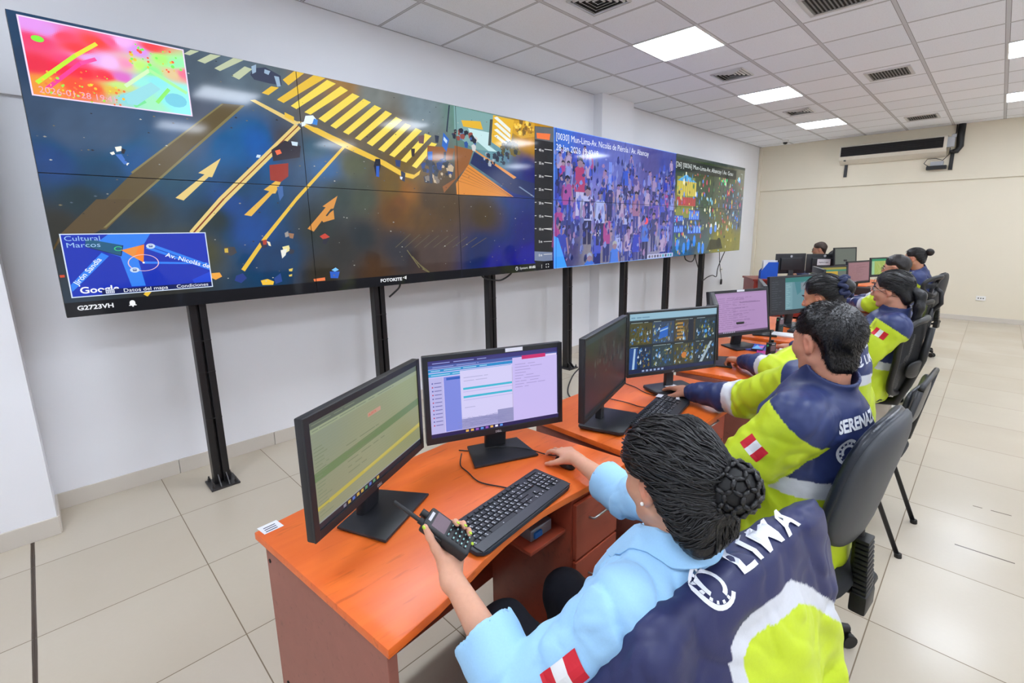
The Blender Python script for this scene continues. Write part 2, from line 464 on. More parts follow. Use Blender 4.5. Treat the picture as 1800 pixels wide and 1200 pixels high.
# wall piers and the shallow beams above them
struct('trim_4', MB().box(((XL-0.145)/2, -0.70, ZC/2), (XL*-1-0.145, 1.02, ZC)), M_wall)
struct('trim_5', MB().box((-0.385, 5.33, ZC/2), (0.15, 0.70, ZC)), M_wall)
struct('trim_1', MB().box((XL+0.012, 2.395, (2.31+ZC)/2), (0.024, 5.17, ZC-2.31), bev=0.003), M_wall)
struct('trim_2', MB().box(((XL+XR)/2, YF-0.014, (2.315+ZC)/2), (XR-XL, 0.028, ZC-2.315), bev=0.003), M_wallb)
struct('trim_3', MB().box((XL+0.03, YF-0.03, 1.59), (0.06, 0.06, 3.18), bev=0.008), M_wallb)
# skirting tiles
mb = MB()
y = -0.19
while y < 10.7:
    y2 = min(y+0.6, 4.98 if y < 4.98 else 10.73)
    if not (4.98 <= y < 5.68): mb.box((XL+0.005, (y+y2)/2, 0.05), (0.01, y2-y-0.003, 0.1), bev=0.002)
    y = y2 if y2 != 4.98 else 5.68
struct('baseboard_left', mb, M_base)
struct('trim_6', MB().box((-0.14, -0.70, 0.05), (0.012, 1.03, 0.1), bev=0.002).box((-0.30, -0.185, 0.05), (0.31, 0.012, 0.1), bev=0.002), M_base)
struct('baseboard_back', MB().box((3.0, YF-0.005, 0.04), (6.7, 0.01, 0.08), bev=0.002), M_base)

# ------------------------------------------------------------------ ceiling lights, vents, camera
M_led = glow_mat('led_diffuser', (231, 241, 255), LIGHT_STRENGTH)
M_whitemetal = mat('white_enamel', (226, 226, 224), 0.4)
def ceiling_light(x, y, label):
    t = thing('ceiling_light', label, 'ceiling light', (x, y, ZC), group='square LED ceiling lights')
    fr = MB()
    for sx, sy, lx, ly in ((0, -0.294, 0.6, 0.012), (0, 0.294, 0.6, 0.012), (-0.294, 0, 0.012, 0.576), (0.294, 0, 0.012, 0.576)):
        fr.box((sx, sy, -0.004), (lx, ly, 0.008), bev=0.001)
    fr.build('light_frame', M_whitemetal, t)
    MB().box((0, 0, -0.0025), (0.576, 0.576, 0.005)).build('diffuser', M_led, t)
rows = {1.06: 'between display wall and desks', 3.46: 'over the aisle', 5.86: 'by the windowless side wall'}
cols = {-0.59: 'fifth from the back wall', 1.81: 'fourth from the back wall', 4.21: 'third from the back wall', 6.61: 'second from the back wall', 9.01: 'next to the back wall'}
for x, rn in rows.items():
    for y, cn in cols.items():
        if y > -1.5: ceiling_light(x, y, 'white square ceiling light %s, %s' % (rn, cn))
M_vent = mat('grey_vent_metal', (206, 206, 206), 0.45); M_dark = mat('dark_duct', (30, 28, 27), 0.8)
def diffuser_vent(x, y, label):
    t = thing('air_diffuser', label, 'air vent', (x, y, ZC), group='square supply air diffusers')
    MB().box((0, 0, -0.002), (0.30, 0.30, 0.004)).build('duct_opening', M_dark, t)
    fr = MB()
    for k in range(5):
        h = 0.165-0.033*k; z = -0.010+0.001*k
        for sx, sy, lx, ly in ((0, -h, 2*h, 0.016), (0, h, 2*h, 0.016), (-h, 0, 0.016, 2*h), (h, 0, 0.016, 2*h)):
            R = Matrix.Rotation(math.copysign(0.7, sy)*(1 if sy else 0), 3, 'X') if sy else Matrix.Rotation(math.copysign(0.7, -sx), 3, 'Y')
            fr.box((sx, sy, z), (lx, ly, 0.002), R)
    fr.build('louvre_rings', M_vent, t)
for y, l in ((3.01, 'with a blank tile between it and the biggest ceiling light'), (5.41, 'between the third and second lights from the back wall'), (7.81, 'between the last two lights before the back wall')):
    diffuser_vent(1.06, y, 'white square louvred air diffuser ' + l)
def return_grille(x, y, label):
    t = thing('return_grille', label, 'air vent', (x, y, ZC), group='dark slotted return grilles')
    MB().box((0, 0, -0.002), (0.36, 0.36, 0.004)).build('duct_opening', M_dark, t)
    fr = MB()
    for s in (-1, 1): fr.box((0, s*0.185, -0.006), (0.40, 0.03, 0.012), bev=0.002).box((s*0.185, 0, -0.006), (0.03, 0.36, 0.012), bev=0.002)
    fr.build('grille_frame', M_vent, t)
    sl = MB()
    for k in range(13): sl.box((-0.16+0.0267*k, 0, -0.006), (0.003, 0.345, 0.012), Matrix.Rotation(0.6, 3, 'Y'))
    sl.build('slats', mat('grille_slats', (120, 118, 116), 0.5), t)
for y, l in ((4.21, 'the one farthest from the air curtain'), (6.61, 'the middle one of three'), (9.61, 'the one beside the air curtain')):
    return_grille(2.26, y, 'dark slotted return air grille, ' + l)
t = thing('dome_camera', 'small white dome camera on the ceiling above the corner past the display wall', 'security camera', (0.2, 10.15, ZC))
MB().lathe([(0.06, 0), (0.06, -0.03), (0.045, -0.045)], 20).build('camera_base', M_whitemetal, t, smooth=True)
MB().sphere((0, 0, -0.045), 0.04, 16).build('camera_dome', mat('smoked_dome', (20, 20, 22), 0.1), t, smooth='all')

# ------------------------------------------------------------------ air curtain on the back wall
M_black = mat('black_plastic', (24, 24, 26), 0.45, var=0.1); M_blackmetal = mat('black_painted_steel', (22, 21, 23), 0.38, var=0.15, bump=0.05)
M_cream = mat('cream_enamel', (222, 214, 198), 0.4)
t = thing('air_curtain', 'long white air curtain unit with black grille mounted on the back wall', 'air curtain', (1.77, YF-0.028, 2.70))
prof = [(-0.04, 0.0), (-0.17, 0.07), (-0.20, 0.12), (-0.20, 0.30), (-0.17, 0.32), (0.0, 0.32), (0.0, 0.0)]
mb = MB(); L = 0.755
vs = [(-L, a, z) for a, z in prof]+[(L, a, z) for a, z in prof]; n = len(prof)
mb.add(vs, [tuple(reversed(range(n))), tuple(range(n, 2*n))]+[((i+1) % n, i, i+n, (i+1) % n+n)[::-1] for i in range(n)])
mb.build('casing', M_cream, t)
g = MB()
g.box((-0.01, -0.203, 0.212), (1.44, 0.008, 0.165)); g.build('grille', M_dark, t)
g = MB()
for k in range(6): g.box((-0.01, -0.21, 0.143+0.028*k), (1.44, 0.012, 0.004), Matrix.Rotation(0.5, 3, 'X'))
g.build('grille_slats', M_black, t)
for x in (-0.66, 0.83):
    MB().box((x, -0.012, -0.07), (0.05, 0.024, 0.30), bev=0.004).box((x, -0.10, 0.06), (0.03, 0.19, 0.02), bev=0.003).build('bracket', M_blackmetal, t)
MB().box((0.80, -0.16, 0.21), (0.10, 0.06, 0.16), bev=0.01).box((0.83, -0.17, 0.30), (0.06, 0.05, 0.05), bev=0.006).build('control_box', mat('grey_plastic', (176, 178, 182), 0.45), t, smooth=True)
MB().tube([(0.90, -0.03, 0.488), (0.90, -0.035, 0.30), (0.91, -0.04, 0.14), (0.88, -0.06, 0.07), (0.80, -0.08, 0.06)], [0.05, 0.05, 0.048, 0.04, 0.03], 12).build('insulated_pipe', M_black, t, smooth='all')
MB().tube([(0.84, -0.06, 0.485), (0.845, -0.07, 0.36), (0.83, -0.09, 0.30)], 0.008, 6).tube([(0.80, -0.14, 0.12), (0.79, -0.08, 0.02), (0.72, -0.05, -0.06), (0.63, -0.05, -0.02), (0.52, -0.05, -0.02), (0.48, -0.05, -0.09), (0.54, -0.05, -0.14)], 0.006, 6).build('cable', M_black, t, smooth='all')
t2 = thing('power_adapter', 'small grey power box on a black tray below the air curtain', 'power box', (2.42, YF-0.001, 2.50))
MB().box((-0.0, -0.06, 0.03), (0.26, 0.12, 0.06), bev=0.008).build('tray', M_black, t2)
MB().box((0, -0.05, 0.095), (0.17, 0.08, 0.07), bev=0.01).box((0.0, -0.092, 0.095), (0.07, 0.004, 0.04)).build('power_box', MATS['grey_plastic'], t2, smooth=True)
# outlets
M_outlet = mat('white_outlet', (232, 230, 224), 0.4)
def outlet(loc, rz, label):
    t = thing('wall_outlet', label, 'wall outlet', loc, rz)
    MB().box((0, -0.005, 0), (0.12, 0.01, 0.075), bev=0.003).build('cover_plate', M_outlet, t)
    mb = MB()
    for x in (-0.03, 0.0, 0.03): mb.cyl((x, -0.0105, 0), (x, -0.0095, 0), 0.009, n=10)
    mb.build('sockets', M_dark, t)
outlet((3.237, YF-0.002, 0.385), 0, 'white wall outlet low on the cream back wall')
outlet((XL, 9.165, 0.79), PI/2*1, 'small white wall outlet behind the hanging black plug')
tag(MB().tube([(-0.1, 8.18, 1.2), (-0.12, 8.26, 1.0), (-0.3, 8.8, 0.72), (-0.43, 9.16, 0.56)], 0.006, 6).box((-0.435, 9.165, 0.55), (0.03, 0.03, 0.10), bev=0.006).build('hanging_plug', M_black, smooth=True), 'black plug hanging by its cord near the room corner under the display wall', 'plug')
# ================================================================== THE DISPLAY WALL (7 x 2 panels)
SB, SW, SH = 1.1811, 1.2566, 0.7057
M_scr = screen_mat('display_face', 1.12, 0.07, 0.3)
M_bezel = mat('display_bezel', (14, 14, 16), 0.4)
FEED1 = """88,74,40|818 1148 937 1157 638 884 327 560 349 721
88,74,40|349 721 327 560 211 437 92 438
82,66,36|194 589 350 595 185 433 158 417 36 416
82,66,36|194 589 36 416 9 348 -12 324 75 442
126,116,70|917 1154 937 1155 336 570 329 576
126,116,70|813 1144 825 1145 357 726 350 732
126,116,70|336 570 330 582 201 447 212 447
238,214,84|1204 1197 1455 1399 1513 1386 1237 1183
238,214,84|1285 1172 1545 1377 1596 1359 1324 1163
238,214,84|1374 1146 1626 1347 1677 1335 1414 1127
238,214,84|1450 1112 1706 1325 1761 1311 1487 1097
238,214,84|1535 1083 1788 1297 1840 1284 1574 1070
238,214,84|1618 1052 1873 1273 1924 1259 1658 1041
238,214,84|1705 1030 1955 1242 2007 1227 1747 1013
238,214,84|1791 996 2033 1208 2080 1198 1838 982
238,214,84|1879 966 2122 1186 2178 1173 1921 953
238,214,84|1973 935 2206 1157 2264 1146 2020 924
238,214,84|2068 903 2261 1098 2314 1092 2109 888
226,186,60|1124 1221 1370 1412 1444 1407 1162 1207
226,186,60|1171 1344 1251 1413 1310 1411 1202 1317
226,186,60|1040 1244 1099 1293 1143 1293 1077 1238
186,196,164|885 1309 962 1376 1002 1369 923 1296
186,196,164|802 1332 917 1417 966 1413 829 1323
186,196,164|722 1354 792 1404 843 1406 758 1347
186,196,164|662 1375 698 1404 738 1406 690 1374
222,196,120|970 1191 998 1199 1249 1102 1224 1082
222,196,120|1226 1108 1256 1112 1520 1033 1516 989
226,186,60|1162 1153 1217 1133 1214 1104 1159 1124
226,186,60|1252 1095 1363 1086 1585 1006 1537 980 1329 1057
226,186,60|1585 1006 1846 918 1794 897 1537 980
226,186,60|1846 918 1988 852 1965 823 1794 897
226,186,60|1988 852 2085 839 2071 807 1965 823
226,186,60|2085 839 2148 880 2131 843 2071 807
226,186,60|1539 979 1527 990 1172 630 1186 616
226,186,60|1188 619 1174 631 957 384 973 370
226,186,60|976 373 958 386 809 192 827 178
226,186,60|354 98 338 111 318 88 334 74
222,196,120|1235 1084 1223 1096 739 616 755 600
222,196,120|757 603 741 618 570 423 586 409
222,196,120|1252 1069 1240 1082 768 617 784 601
222,196,120|786 604 770 619 591 423 607 409
120,44,20|1240 1081 1236 1085 760 611 764 607
120,44,20|767 609 761 614 586 418 592 414
222,196,120|775 841 653 750 683 744 702 732 719 731
222,196,120|683 744 702 732 564 595 528 608
222,176,70|1122 774 989 674 1021 666 1037 653 1055 654
222,176,70|1021 666 1037 653 901 512 862 519
208,140,56|1458 656 1347 582 1376 573 1402 566 1422 570
208,140,56|1370 578 1402 566 1272 415 1233 434
208,140,56|1313 514 1341 525 1389 513 1387 493 1342 477
208,140,56|1421 560 1422 498 1342 476 1371 515 1395 541
150,48,30|1038 825 1153 846 1144 764 1094 726 1033 734
44,40,50|1059 917 1144 983 1241 959 1228 888 1063 850
250,110,70|1080 914 1110 925 1119 903 1089 889
200,220,235|1184 982 1225 981 1220 957 1188 958
200,220,235|974 881 995 880 988 863 966 864
52,60,84|1002 1374 1078 1395 1161 1364 1161 1310 1090 1307 1006 1312 988 1335
150,175,200|1071 1383 1103 1379 1090 1355 1066 1361
150,175,200|1122 1356 1150 1356 1155 1303 1134 1296
150,175,200|998 1384 1026 1400 1021 1357 999 1342
225,240,255|1290 1151 1339 1161 1364 1133 1321 1104 1273 1103
225,240,255|1249 1099 1280 1115 1286 1093 1259 1080
60,130,210|1344 1142 1368 1137 1361 1103 1328 1105
235,235,225|302 853 329 861 330 838 306 830
235,235,225|278 823 295 831 298 818 285 812
235,235,225|334 781 350 778 339 764
60,110,190|299 816 324 821 343 777 328 769
30,30,40|328 851 345 844 335 822 324 825
60,100,160|1068 695 1103 703 1103 644 1076 608
60,58,60|732 331 788 329 797 294 764 276 731 287
200,170,60|733 321 752 323 751 296 732 297
40,40,60|929 360 968 369 972 323 943 314
170,60,40|948 365 973 368 969 338 950 336
235,225,190|972 359 990 353 994 327 981 331
150,145,140|1085 408 1107 419 1109 387 1087 380
150,110,80|1109 408 1143 402 1133 371 1113 376
225,215,150|1061 320 1103 329 1109 297 1072 277
225,225,215|1049 299 1090 308 1076 266 1053 246
40,45,60|1105 308 1135 296 1128 275 1097 271
190,60,40|1309 383 1347 402 1379 377 1332 361
30,30,45|1332 366 1372 366 1346 327 1324 335
230,160,60|650 180 692 181 702 156 666 139 648 151
40,60,130|777 155 815 168 834 136 799 108 765 126
235,190,60|911 114 951 121 988 102 981 81 918 85
40,70,140|990 123 1033 152 1038 98 996 85
215,190,90|1087 175 1113 179 1106 159 1087 161
215,190,90|1083 137 1104 141 1102 127 1084 126
230,120,70|1239 97 1319 102 1319 80 1243 80
120,190,250|1370 150 1400 165 1422 147 1392 137
40,90,190|1357 140 1427 135 1411 89 1358 94
200,70,30|4 217 22 217 22 205 5 204
20,25,40|1765 928 1803 931 1803 881 1781 813 1759 811 1748 877
40,90,190|1767 878 1792 880 1784 802 1761 806
40,60,110|1926 937 1973 935 1963 883 1930 892
45,55,80|1968 860 2008 846 1997 781 1970 791
220,225,230|1958 819 1982 815 1973 794 1959 800
50,40,40|2069 1031 2105 1034 2096 975 2072 973
110,80,80|2139 1131 2198 1144 2186 1078 2143 1079
40,50,70|2295 1156 2337 1155 2325 1100 2299 1103
140,86,40|2487 1099 2688 1083 2631 961 2604 933 2362 715 2349 764 2482 835
140,86,40|2222 1070 2486 1074 2457 984 2208 950
212,134,50|2631 961 3160 714 2492 708 2488 797
140,76,28|2610 938 2621 938 3144 714 3128 714
140,76,28|2590 914 2600 915 3127 713 3116 714
140,76,28|2569 890 2579 891 3111 713 3105 713
140,76,28|2549 867 2559 868 3094 713 3093 713
140,76,28|2529 844 2539 844 3078 713 3081 712
140,76,28|2508 820 2518 821 3062 712 3070 712
18,36,88|2696 1070 2649 973 3161 747 3419 716 3448 852 3195 883
214,140,66|2683 1085 2697 1091 3202 892 3164 876
120,140,170|3225 808 3246 812 3442 729 3437 720
120,160,160|2495 1406 2925 1400 2888 1143 2962 1094 2697 1091 2492 1186
190,222,226|2636 1254 2883 1248 2861 1140 2962 1097 2859 1093 2667 1195
222,176,44|2568 1307 2777 1327 2802 1263 2586 1260
222,176,44|2925 1400 3187 1396 3135 1190 2905 1248
222,176,44|2901 1250 3072 1217 3040 1119 2899 1171
226,232,226|2934 1379 2972 1394 3134 1313 3130 1279
226,232,226|2932 1329 2970 1344 3133 1264 3128 1232
226,232,226|2930 1279 2969 1293 3132 1215 3127 1185
226,232,226|2929 1228 2967 1242 3131 1165 3126 1138
60,70,70|2887 1359 2920 1364 2888 1143 2857 1139
206,156,36|3181 1395 3455 1413 3453 1284 3276 1248 3154 1282
236,190,60|3296 1328 3316 1335 3330 1329 3325 1315 3302 1314
236,190,60|3392 1359 3411 1368 3423 1358 3418 1335 3398 1336
236,190,60|3311 1304 3329 1310 3341 1305 3336 1292 3317 1291
120,90,30|3289 1285 3301 1291 3309 1285 3306 1273 3293 1273
120,90,30|3313 1378 3331 1387 3344 1379 3339 1360 3318 1360
170,120,30|3375 1338 3402 1349 3421 1338 3413 1313 3384 1313
120,90,30|3283 1323 3316 1339 3338 1322 3329 1285 3293 1286
170,120,30|3358 1358 3386 1369 3405 1359 3397 1337 3367 1336
120,90,30|3206 1312 3227 1319 3241 1313 3235 1298 3213 1297
120,90,30|3290 1290 3304 1296 3312 1290 3309 1278 3295 1278
170,120,30|3185 1341 3211 1350 3229 1343 3222 1324 3193 1323
170,120,30|3404 1342 3430 1352 3448 1342 3441 1319 3412 1318
120,90,30|3224 1298 3243 1306 3255 1298 3250 1280 3230 1280
170,120,30|3322 1344 3339 1352 3350 1344 3345 1325 3327 1326
120,90,30|3386 1316 3405 1322 3417 1317 3412 1306 3392 1305
120,90,30|3244 1406 3277 1421 3298 1406 3289 1370 3254 1371
240,206,90|3352 1362 3386 1378 3409 1361 3400 1323 3363 1324
170,120,30|3367 1404 3395 1413 3413 1407 3406 1389 3376 1387
170,120,30|3352 1378 3369 1385 3381 1378 3376 1361 3357 1361
120,90,30|3293 1340 3305 1344 3314 1341 3310 1332 3297 1331
170,120,30|3392 1362 3414 1370 3429 1364 3423 1347 3399 1347
170,120,30|3311 1346 3339 1358 3358 1346 3350 1318 3320 1318
236,190,60|3215 1368 3239 1377 3255 1369 3249 1349 3223 1349
170,120,30|3354 1329 3384 1340 3403 1329 3395 1304 3363 1303
240,206,90|3229 1334 3250 1341 3263 1336 3258 1323 3236 1322
170,120,30|3195 1318 3215 1325 3229 1319 3223 1303 3201 1303
170,120,30|3361 1349 3378 1355 3389 1350 3385 1338 3366 1337
120,90,30|3236 1328 3255 1337 3267 1327 3262 1305 3242 1306
236,190,60|3176 1361 3196 1371 3209 1360 3204 1336 3182 1337
170,120,30|3257 1344 3273 1352 3283 1344 3279 1325 3262 1325
240,206,90|3230 1303 3259 1316 3279 1303 3271 1272 3239 1273
240,206,90|3185 1345 3212 1355 3229 1346 3222 1325 3194 1325
170,120,30|3316 1368 3350 1384 3373 1366 3363 1324 3327 1326
236,190,60|3419 1349 3434 1357 3443 1348 3439 1330 3423 1331
240,206,90|3367 1398 3389 1407 3404 1399 3398 1379 3374 1378
236,190,60|3356 1369 3367 1375 3375 1368 3372 1354 3359 1355
240,206,90|3243 1365 3263 1374 3276 1364 3271 1342 3249 1342
120,90,30|3354 1392 3386 1403 3408 1394 3399 1371 3364 1370
240,206,90|3327 1404 3357 1419 3376 1403 3368 1368 3336 1369
120,90,30|3313 1352 3338 1362 3355 1353 3348 1329 3321 1329
60,64,40|3073 1147 3093 1156 3107 1145 3101 1122 3079 1123
90,80,40|3093 1097 3107 1104 3116 1095 3112 1078 3098 1079
90,80,40|3022 1087 3041 1093 3054 1086 3049 1071 3028 1071
110,96,40|3174 1171 3189 1178 3198 1170 3194 1153 3179 1154
60,64,40|3012 1135 3045 1150 3065 1133 3056 1096 3022 1098
90,80,40|3016 1174 3043 1187 3060 1171 3053 1138 3024 1140
40,50,50|3007 1098 3022 1106 3033 1097 3028 1077 3011 1079
60,64,40|3082 1168 3115 1180 3136 1169 3128 1142 3092 1143
90,80,40|3111 1139 3131 1147 3144 1138 3138 1119 3117 1119
90,80,40|3135 1186 3160 1196 3177 1185 3170 1161 3143 1162
60,64,40|3154 1178 3185 1194 3206 1175 3197 1136 3163 1138
90,80,40|3066 1175 3086 1184 3099 1173 3093 1149 3072 1151
90,80,40|3124 1188 3159 1202 3182 1187 3172 1153 3135 1154
110,96,40|3048 1154 3063 1161 3073 1153 3069 1135 3052 1136
40,50,50|3194 1148 3217 1158 3232 1147 3226 1123 3201 1124
60,64,40|3084 1073 3101 1081 3112 1072 3108 1052 3089 1053
110,96,40|3202 1125 3238 1137 3261 1124 3251 1095 3213 1096
60,64,40|3083 1097 3095 1100 3104 1097 3100 1089 3087 1089
90,80,40|3142 1193 3178 1205 3201 1194 3192 1169 3153 1168
60,64,40|3046 1179 3060 1185 3069 1177 3065 1160 3050 1161
110,96,40|3147 1103 3181 1114 3204 1103 3195 1077 3158 1077
90,80,40|3174 1185 3208 1197 3231 1186 3221 1159 3185 1159
90,80,40|3094 1164 3111 1170 3123 1163 3118 1149 3099 1149
110,96,40|3185 1168 3207 1179 3222 1167 3216 1141 3192 1142
90,80,40|3016 1108 3034 1117 3045 1106 3040 1084 3021 1086
60,64,40|3076 1179 3096 1189 3110 1177 3104 1151 3082 1153
110,96,40|3121 1134 3157 1152 3180 1130 3170 1084 3131 1087
40,50,50|3057 1146 3071 1151 3080 1146 3076 1135 3061 1135
40,50,50|3048 1160 3074 1168 3091 1161 3084 1143 3056 1143
110,96,40|3165 1127 3179 1132 3188 1127 3184 1115 3170 1115
110,96,40|3174 1139 3205 1149 3226 1139 3218 1116 3184 1116
40,50,50|3166 1131 3200 1145 3223 1129 3213 1094 3176 1095
60,64,40|3089 1192 3124 1209 3147 1189 3137 1147 3100 1149
90,80,40|2999 1146 3028 1158 3047 1145 3039 1116 3008 1117
90,120,160|3023 1014 3044 1020 3058 1013 3053 999 3030 999
30,40,60|3017 1014 3039 1022 3053 1012 3047 990 3024 992
40,50,70|3001 1078 3019 1085 3032 1077 3026 1060 3006 1061
40,50,70|2911 1004 2928 1011 2938 1002 2933 982 2916 983
40,50,70|3016 1016 3044 1025 3062 1015 3055 993 3024 994
160,170,180|2799 1029 2812 1035 2821 1027 2817 1011 2802 1012
160,170,180|2896 1025 2918 1032 2931 1025 2926 1008 2903 1009
160,170,180|2821 1072 2837 1079 2848 1071 2843 1053 2826 1054
30,40,60|2905 1052 2929 1060 2944 1052 2937 1033 2912 1033
40,50,70|2955 1094 2983 1106 3001 1091 2993 1058 2963 1060
40,50,70|3057 1099 3086 1111 3106 1096 3098 1064 3065 1066
40,50,70|2830 1066 2860 1077 2880 1065 2871 1038 2839 1039
90,120,160|2949 1043 2971 1053 2984 1041 2978 1015 2955 1017
90,120,160|3076 1051 3094 1058 3106 1049 3101 1031 3082 1032
40,50,70|2908 1072 2938 1086 2958 1069 2949 1032 2916 1034
40,50,70|3012 1046 3028 1054 3039 1044 3034 1023 3017 1024
30,40,60|3085 1057 3101 1062 3111 1056 3106 1044 3090 1045
40,50,70|2975 1080 2993 1088 3005 1079 3000 1059 2980 1060
30,40,60|2997 1018 3009 1022 3017 1017 3013 1005 3001 1006
30,40,60|2856 1051 2870 1057 2879 1050 2875 1033 2860 1034
30,40,60|2938 1051 2967 1065 2986 1047 2977 1010 2946 1013
160,170,180|2846 1005 2876 1019 2895 1001 2886 963 2855 966
40,50,70|2879 1004 2894 1010 2904 1003 2900 988 2884 989
30,40,60|2823 1018 2846 1028 2862 1016 2855 990 2830 992
90,120,160|3088 1031 3102 1035 3112 1030 3108 1021 3092 1021
40,50,70|3019 1067 3035 1073 3044 1065 3040 1049 3024 1050
30,60,120|2265 899 2291 907 2308 897 2300 875 2273 876
120,110,100|2283 809 2298 817 2307 806 2302 784 2286 786
40,50,60|2365 951 2382 958 2392 948 2387 928 2369 930
40,50,60|2381 957 2413 972 2433 952 2423 911 2389 915
190,170,140|2259 827 2286 840 2304 822 2295 787 2266 791
30,60,120|2371 976 2388 984 2399 974 2393 953 2376 955
30,60,120|2420 938 2450 954 2469 932 2460 889 2427 893
30,36,50|2233 940 2268 955 2289 935 2278 893 2242 897
190,170,140|2335 870 2351 876 2361 868 2356 851 2339 853
30,60,120|2190 886 2212 894 2226 883 2219 861 2196 862
40,50,60|2284 908 2300 913 2310 907 2305 893 2288 894
30,36,50|2171 831 2205 846 2227 825 2216 783 2180 787
120,110,100|2180 832 2214 843 2236 829 2225 800 2189 802
120,110,100|2325 829 2338 833 2346 828 2343 818 2329 819
30,60,120|2331 974 2366 989 2389 971 2378 933 2340 935
30,36,50|2403 930 2436 941 2458 928 2448 902 2413 903
30,36,50|2220 922 2232 927 2240 920 2236 905 2223 906
30,60,120|2405 892 2437 903 2457 888 2447 857 2414 859
40,50,60|2223 822 2236 826 2244 821 2240 811 2226 812
190,170,140|2393 912 2411 919 2422 910 2416 890 2398 891
40,50,60|2260 884 2289 894 2306 881 2298 852 2268 855
120,110,100|2303 923 2316 927 2325 922 2321 911 2307 911
120,110,100|2283 816 2309 826 2325 813 2317 788 2290 790
120,110,100|2402 944 2432 957 2451 941 2442 908 2410 911
120,110,100|2267 842 2292 853 2308 839 2300 810 2273 813
30,60,120|2153 924 2176 935 2190 920 2183 888 2158 891
40,50,60|2357 950 2394 962 2418 949 2407 919 2367 920
30,60,120|2241 912 2273 928 2293 906 2283 862 2249 867
40,50,60|2261 913 2293 923 2314 911 2304 885 2270 886
40,50,60|2271 876 2295 887 2310 871 2302 839 2277 842
30,60,120|2196 952 2221 964 2236 949 2228 917 2202 920
190,170,140|2341 927 2364 934 2379 927 2372 911 2348 911
30,60,120|2166 935 2186 942 2199 933 2193 916 2172 917
40,50,60|2331 970 2344 974 2353 969 2349 958 2335 958
30,60,120|2298 944 2333 962 2355 938 2343 889 2306 894
30,36,50|2288 893 2307 901 2320 891 2314 870 2293 871
40,50,60|2380 872 2401 879 2414 871 2408 853 2386 854
30,36,50|2161 888 2188 897 2206 887 2198 866 2168 867
190,170,140|2411 931 2448 946 2472 927 2461 887 2421 890
190,170,140|2228 848 2254 857 2271 847 2263 826 2235 827
190,170,140|2418 864 2435 872 2445 861 2440 840 2422 842
40,50,60|2195 956 2221 970 2237 951 2228 914 2201 917
140,70,60|2481 1197 2498 1205 2508 1196 2503 1178 2486 1178
140,70,60|2647 1217 2672 1225 2688 1218 2681 1201 2654 1201
80,120,170|2540 1177 2564 1188 2579 1176 2572 1150 2546 1151
30,36,50|2592 1213 2607 1220 2617 1211 2612 1191 2596 1192
140,70,60|2527 1224 2552 1234 2568 1225 2561 1203 2534 1203
140,70,60|2505 1170 2533 1181 2551 1170 2543 1143 2513 1144
40,50,80|2552 1194 2586 1205 2607 1196 2598 1172 2562 1172
140,70,60|2635 1210 2666 1225 2687 1208 2677 1172 2643 1173
140,70,60|2547 1190 2580 1203 2601 1190 2591 1158 2556 1159
30,36,50|2486 1220 2506 1229 2519 1219 2513 1198 2491 1198
140,70,60|2564 1209 2577 1213 2584 1210 2581 1202 2568 1201
30,36,50|2469 1186 2493 1198 2507 1183 2500 1151 2475 1153
40,50,80|2463 1190 2476 1195 2485 1190 2481 1177 2466 1177
80,120,170|2554 1233 2576 1245 2590 1231 2583 1202 2560 1203
140,70,60|2526 1200 2540 1206 2550 1200 2545 1185 2530 1186
80,120,170|2556 1209 2569 1214 2578 1210 2574 1199 2560 1199
30,36,50|2536 1234 2567 1246 2586 1234 2577 1206 2545 1206
30,36,50|2589 1223 2621 1234 2642 1224 2633 1200 2599 1200
200,200,200|2694 1184 2722 1197 2740 1182 2732 1149 2702 1150
40,80,150|2694 1146 2710 1154 2720 1145 2715 1125 2698 1126
30,36,50|2684 1151 2701 1157 2713 1152 2708 1140 2689 1139
40,80,150|2670 1183 2693 1195 2708 1182 2701 1153 2676 1154
30,36,50|2679 1162 2699 1170 2711 1162 2706 1143 2685 1144
200,200,200|2700 1107 2711 1112 2718 1106 2715 1094 2703 1094
200,200,200|2593 1121 2609 1126 2619 1121 2615 1108 2598 1108
200,200,200|2668 1119 2699 1134 2718 1115 2709 1075 2676 1078
30,36,50|2651 1193 2682 1209 2701 1190 2692 1149 2659 1151
40,80,150|2589 1134 2616 1148 2633 1130 2625 1093 2596 1096
40,80,150|2651 1179 2667 1186 2677 1178 2672 1161 2655 1161
30,36,50|2680 1171 2709 1182 2727 1170 2719 1142 2688 1142
40,100,190|2381 1187 2436 1140 2404 1039 2360 1085
40,100,190|2220 1023 2265 1030 2261 961 2220 963
190,215,240|2384 1155 2417 1128 2406 1105 2378 1130
40,50,70|2377 1038 2402 1041 2392 972 2369 970
40,50,70|2226 958 2259 961 2252 784 2224 782
40,50,70|2444 1403 2457 1404 2420 1189 2408 1200
86,80,60|1879 288 1887 288 2026 388 2017 388
86,80,60|1962 285 1970 285 2113 382 2104 383
86,80,60|2048 282 2056 282 2203 377 2194 377
86,80,60|2136 279 2145 279 2296 372 2286 372
86,80,60|2227 276 2237 276 2392 366 2382 366
86,80,60|2322 273 2332 272 2492 361 2481 361
86,80,60|2420 269 2430 269 2595 355 2584 355
86,80,60|2521 266 2531 266 2702 348 2691 349
86,80,60|2626 262 2637 262 2813 342 2801 342
110,104,70|1980 261 1985 266 2091 121 2085 116
110,104,70|2023 210 2028 215 2144 94 2138 90
110,104,70|2067 159 2072 163 2197 67 2192 63
110,104,70|2112 105 2117 110 2252 39 2246 35
110,104,70|2158 51 2163 55 2309 11 2303 7
20,22,26|3454 1380 3732 1401 3718 233 3440 242
20,22,26|3448 900 3723 917 3713 55 3435 88
92,96,100|3459 1378 3730 1398 3725 1264 3457 1263
236,116,58|3480 1323 3682 1338 3668 1278 3486 1273
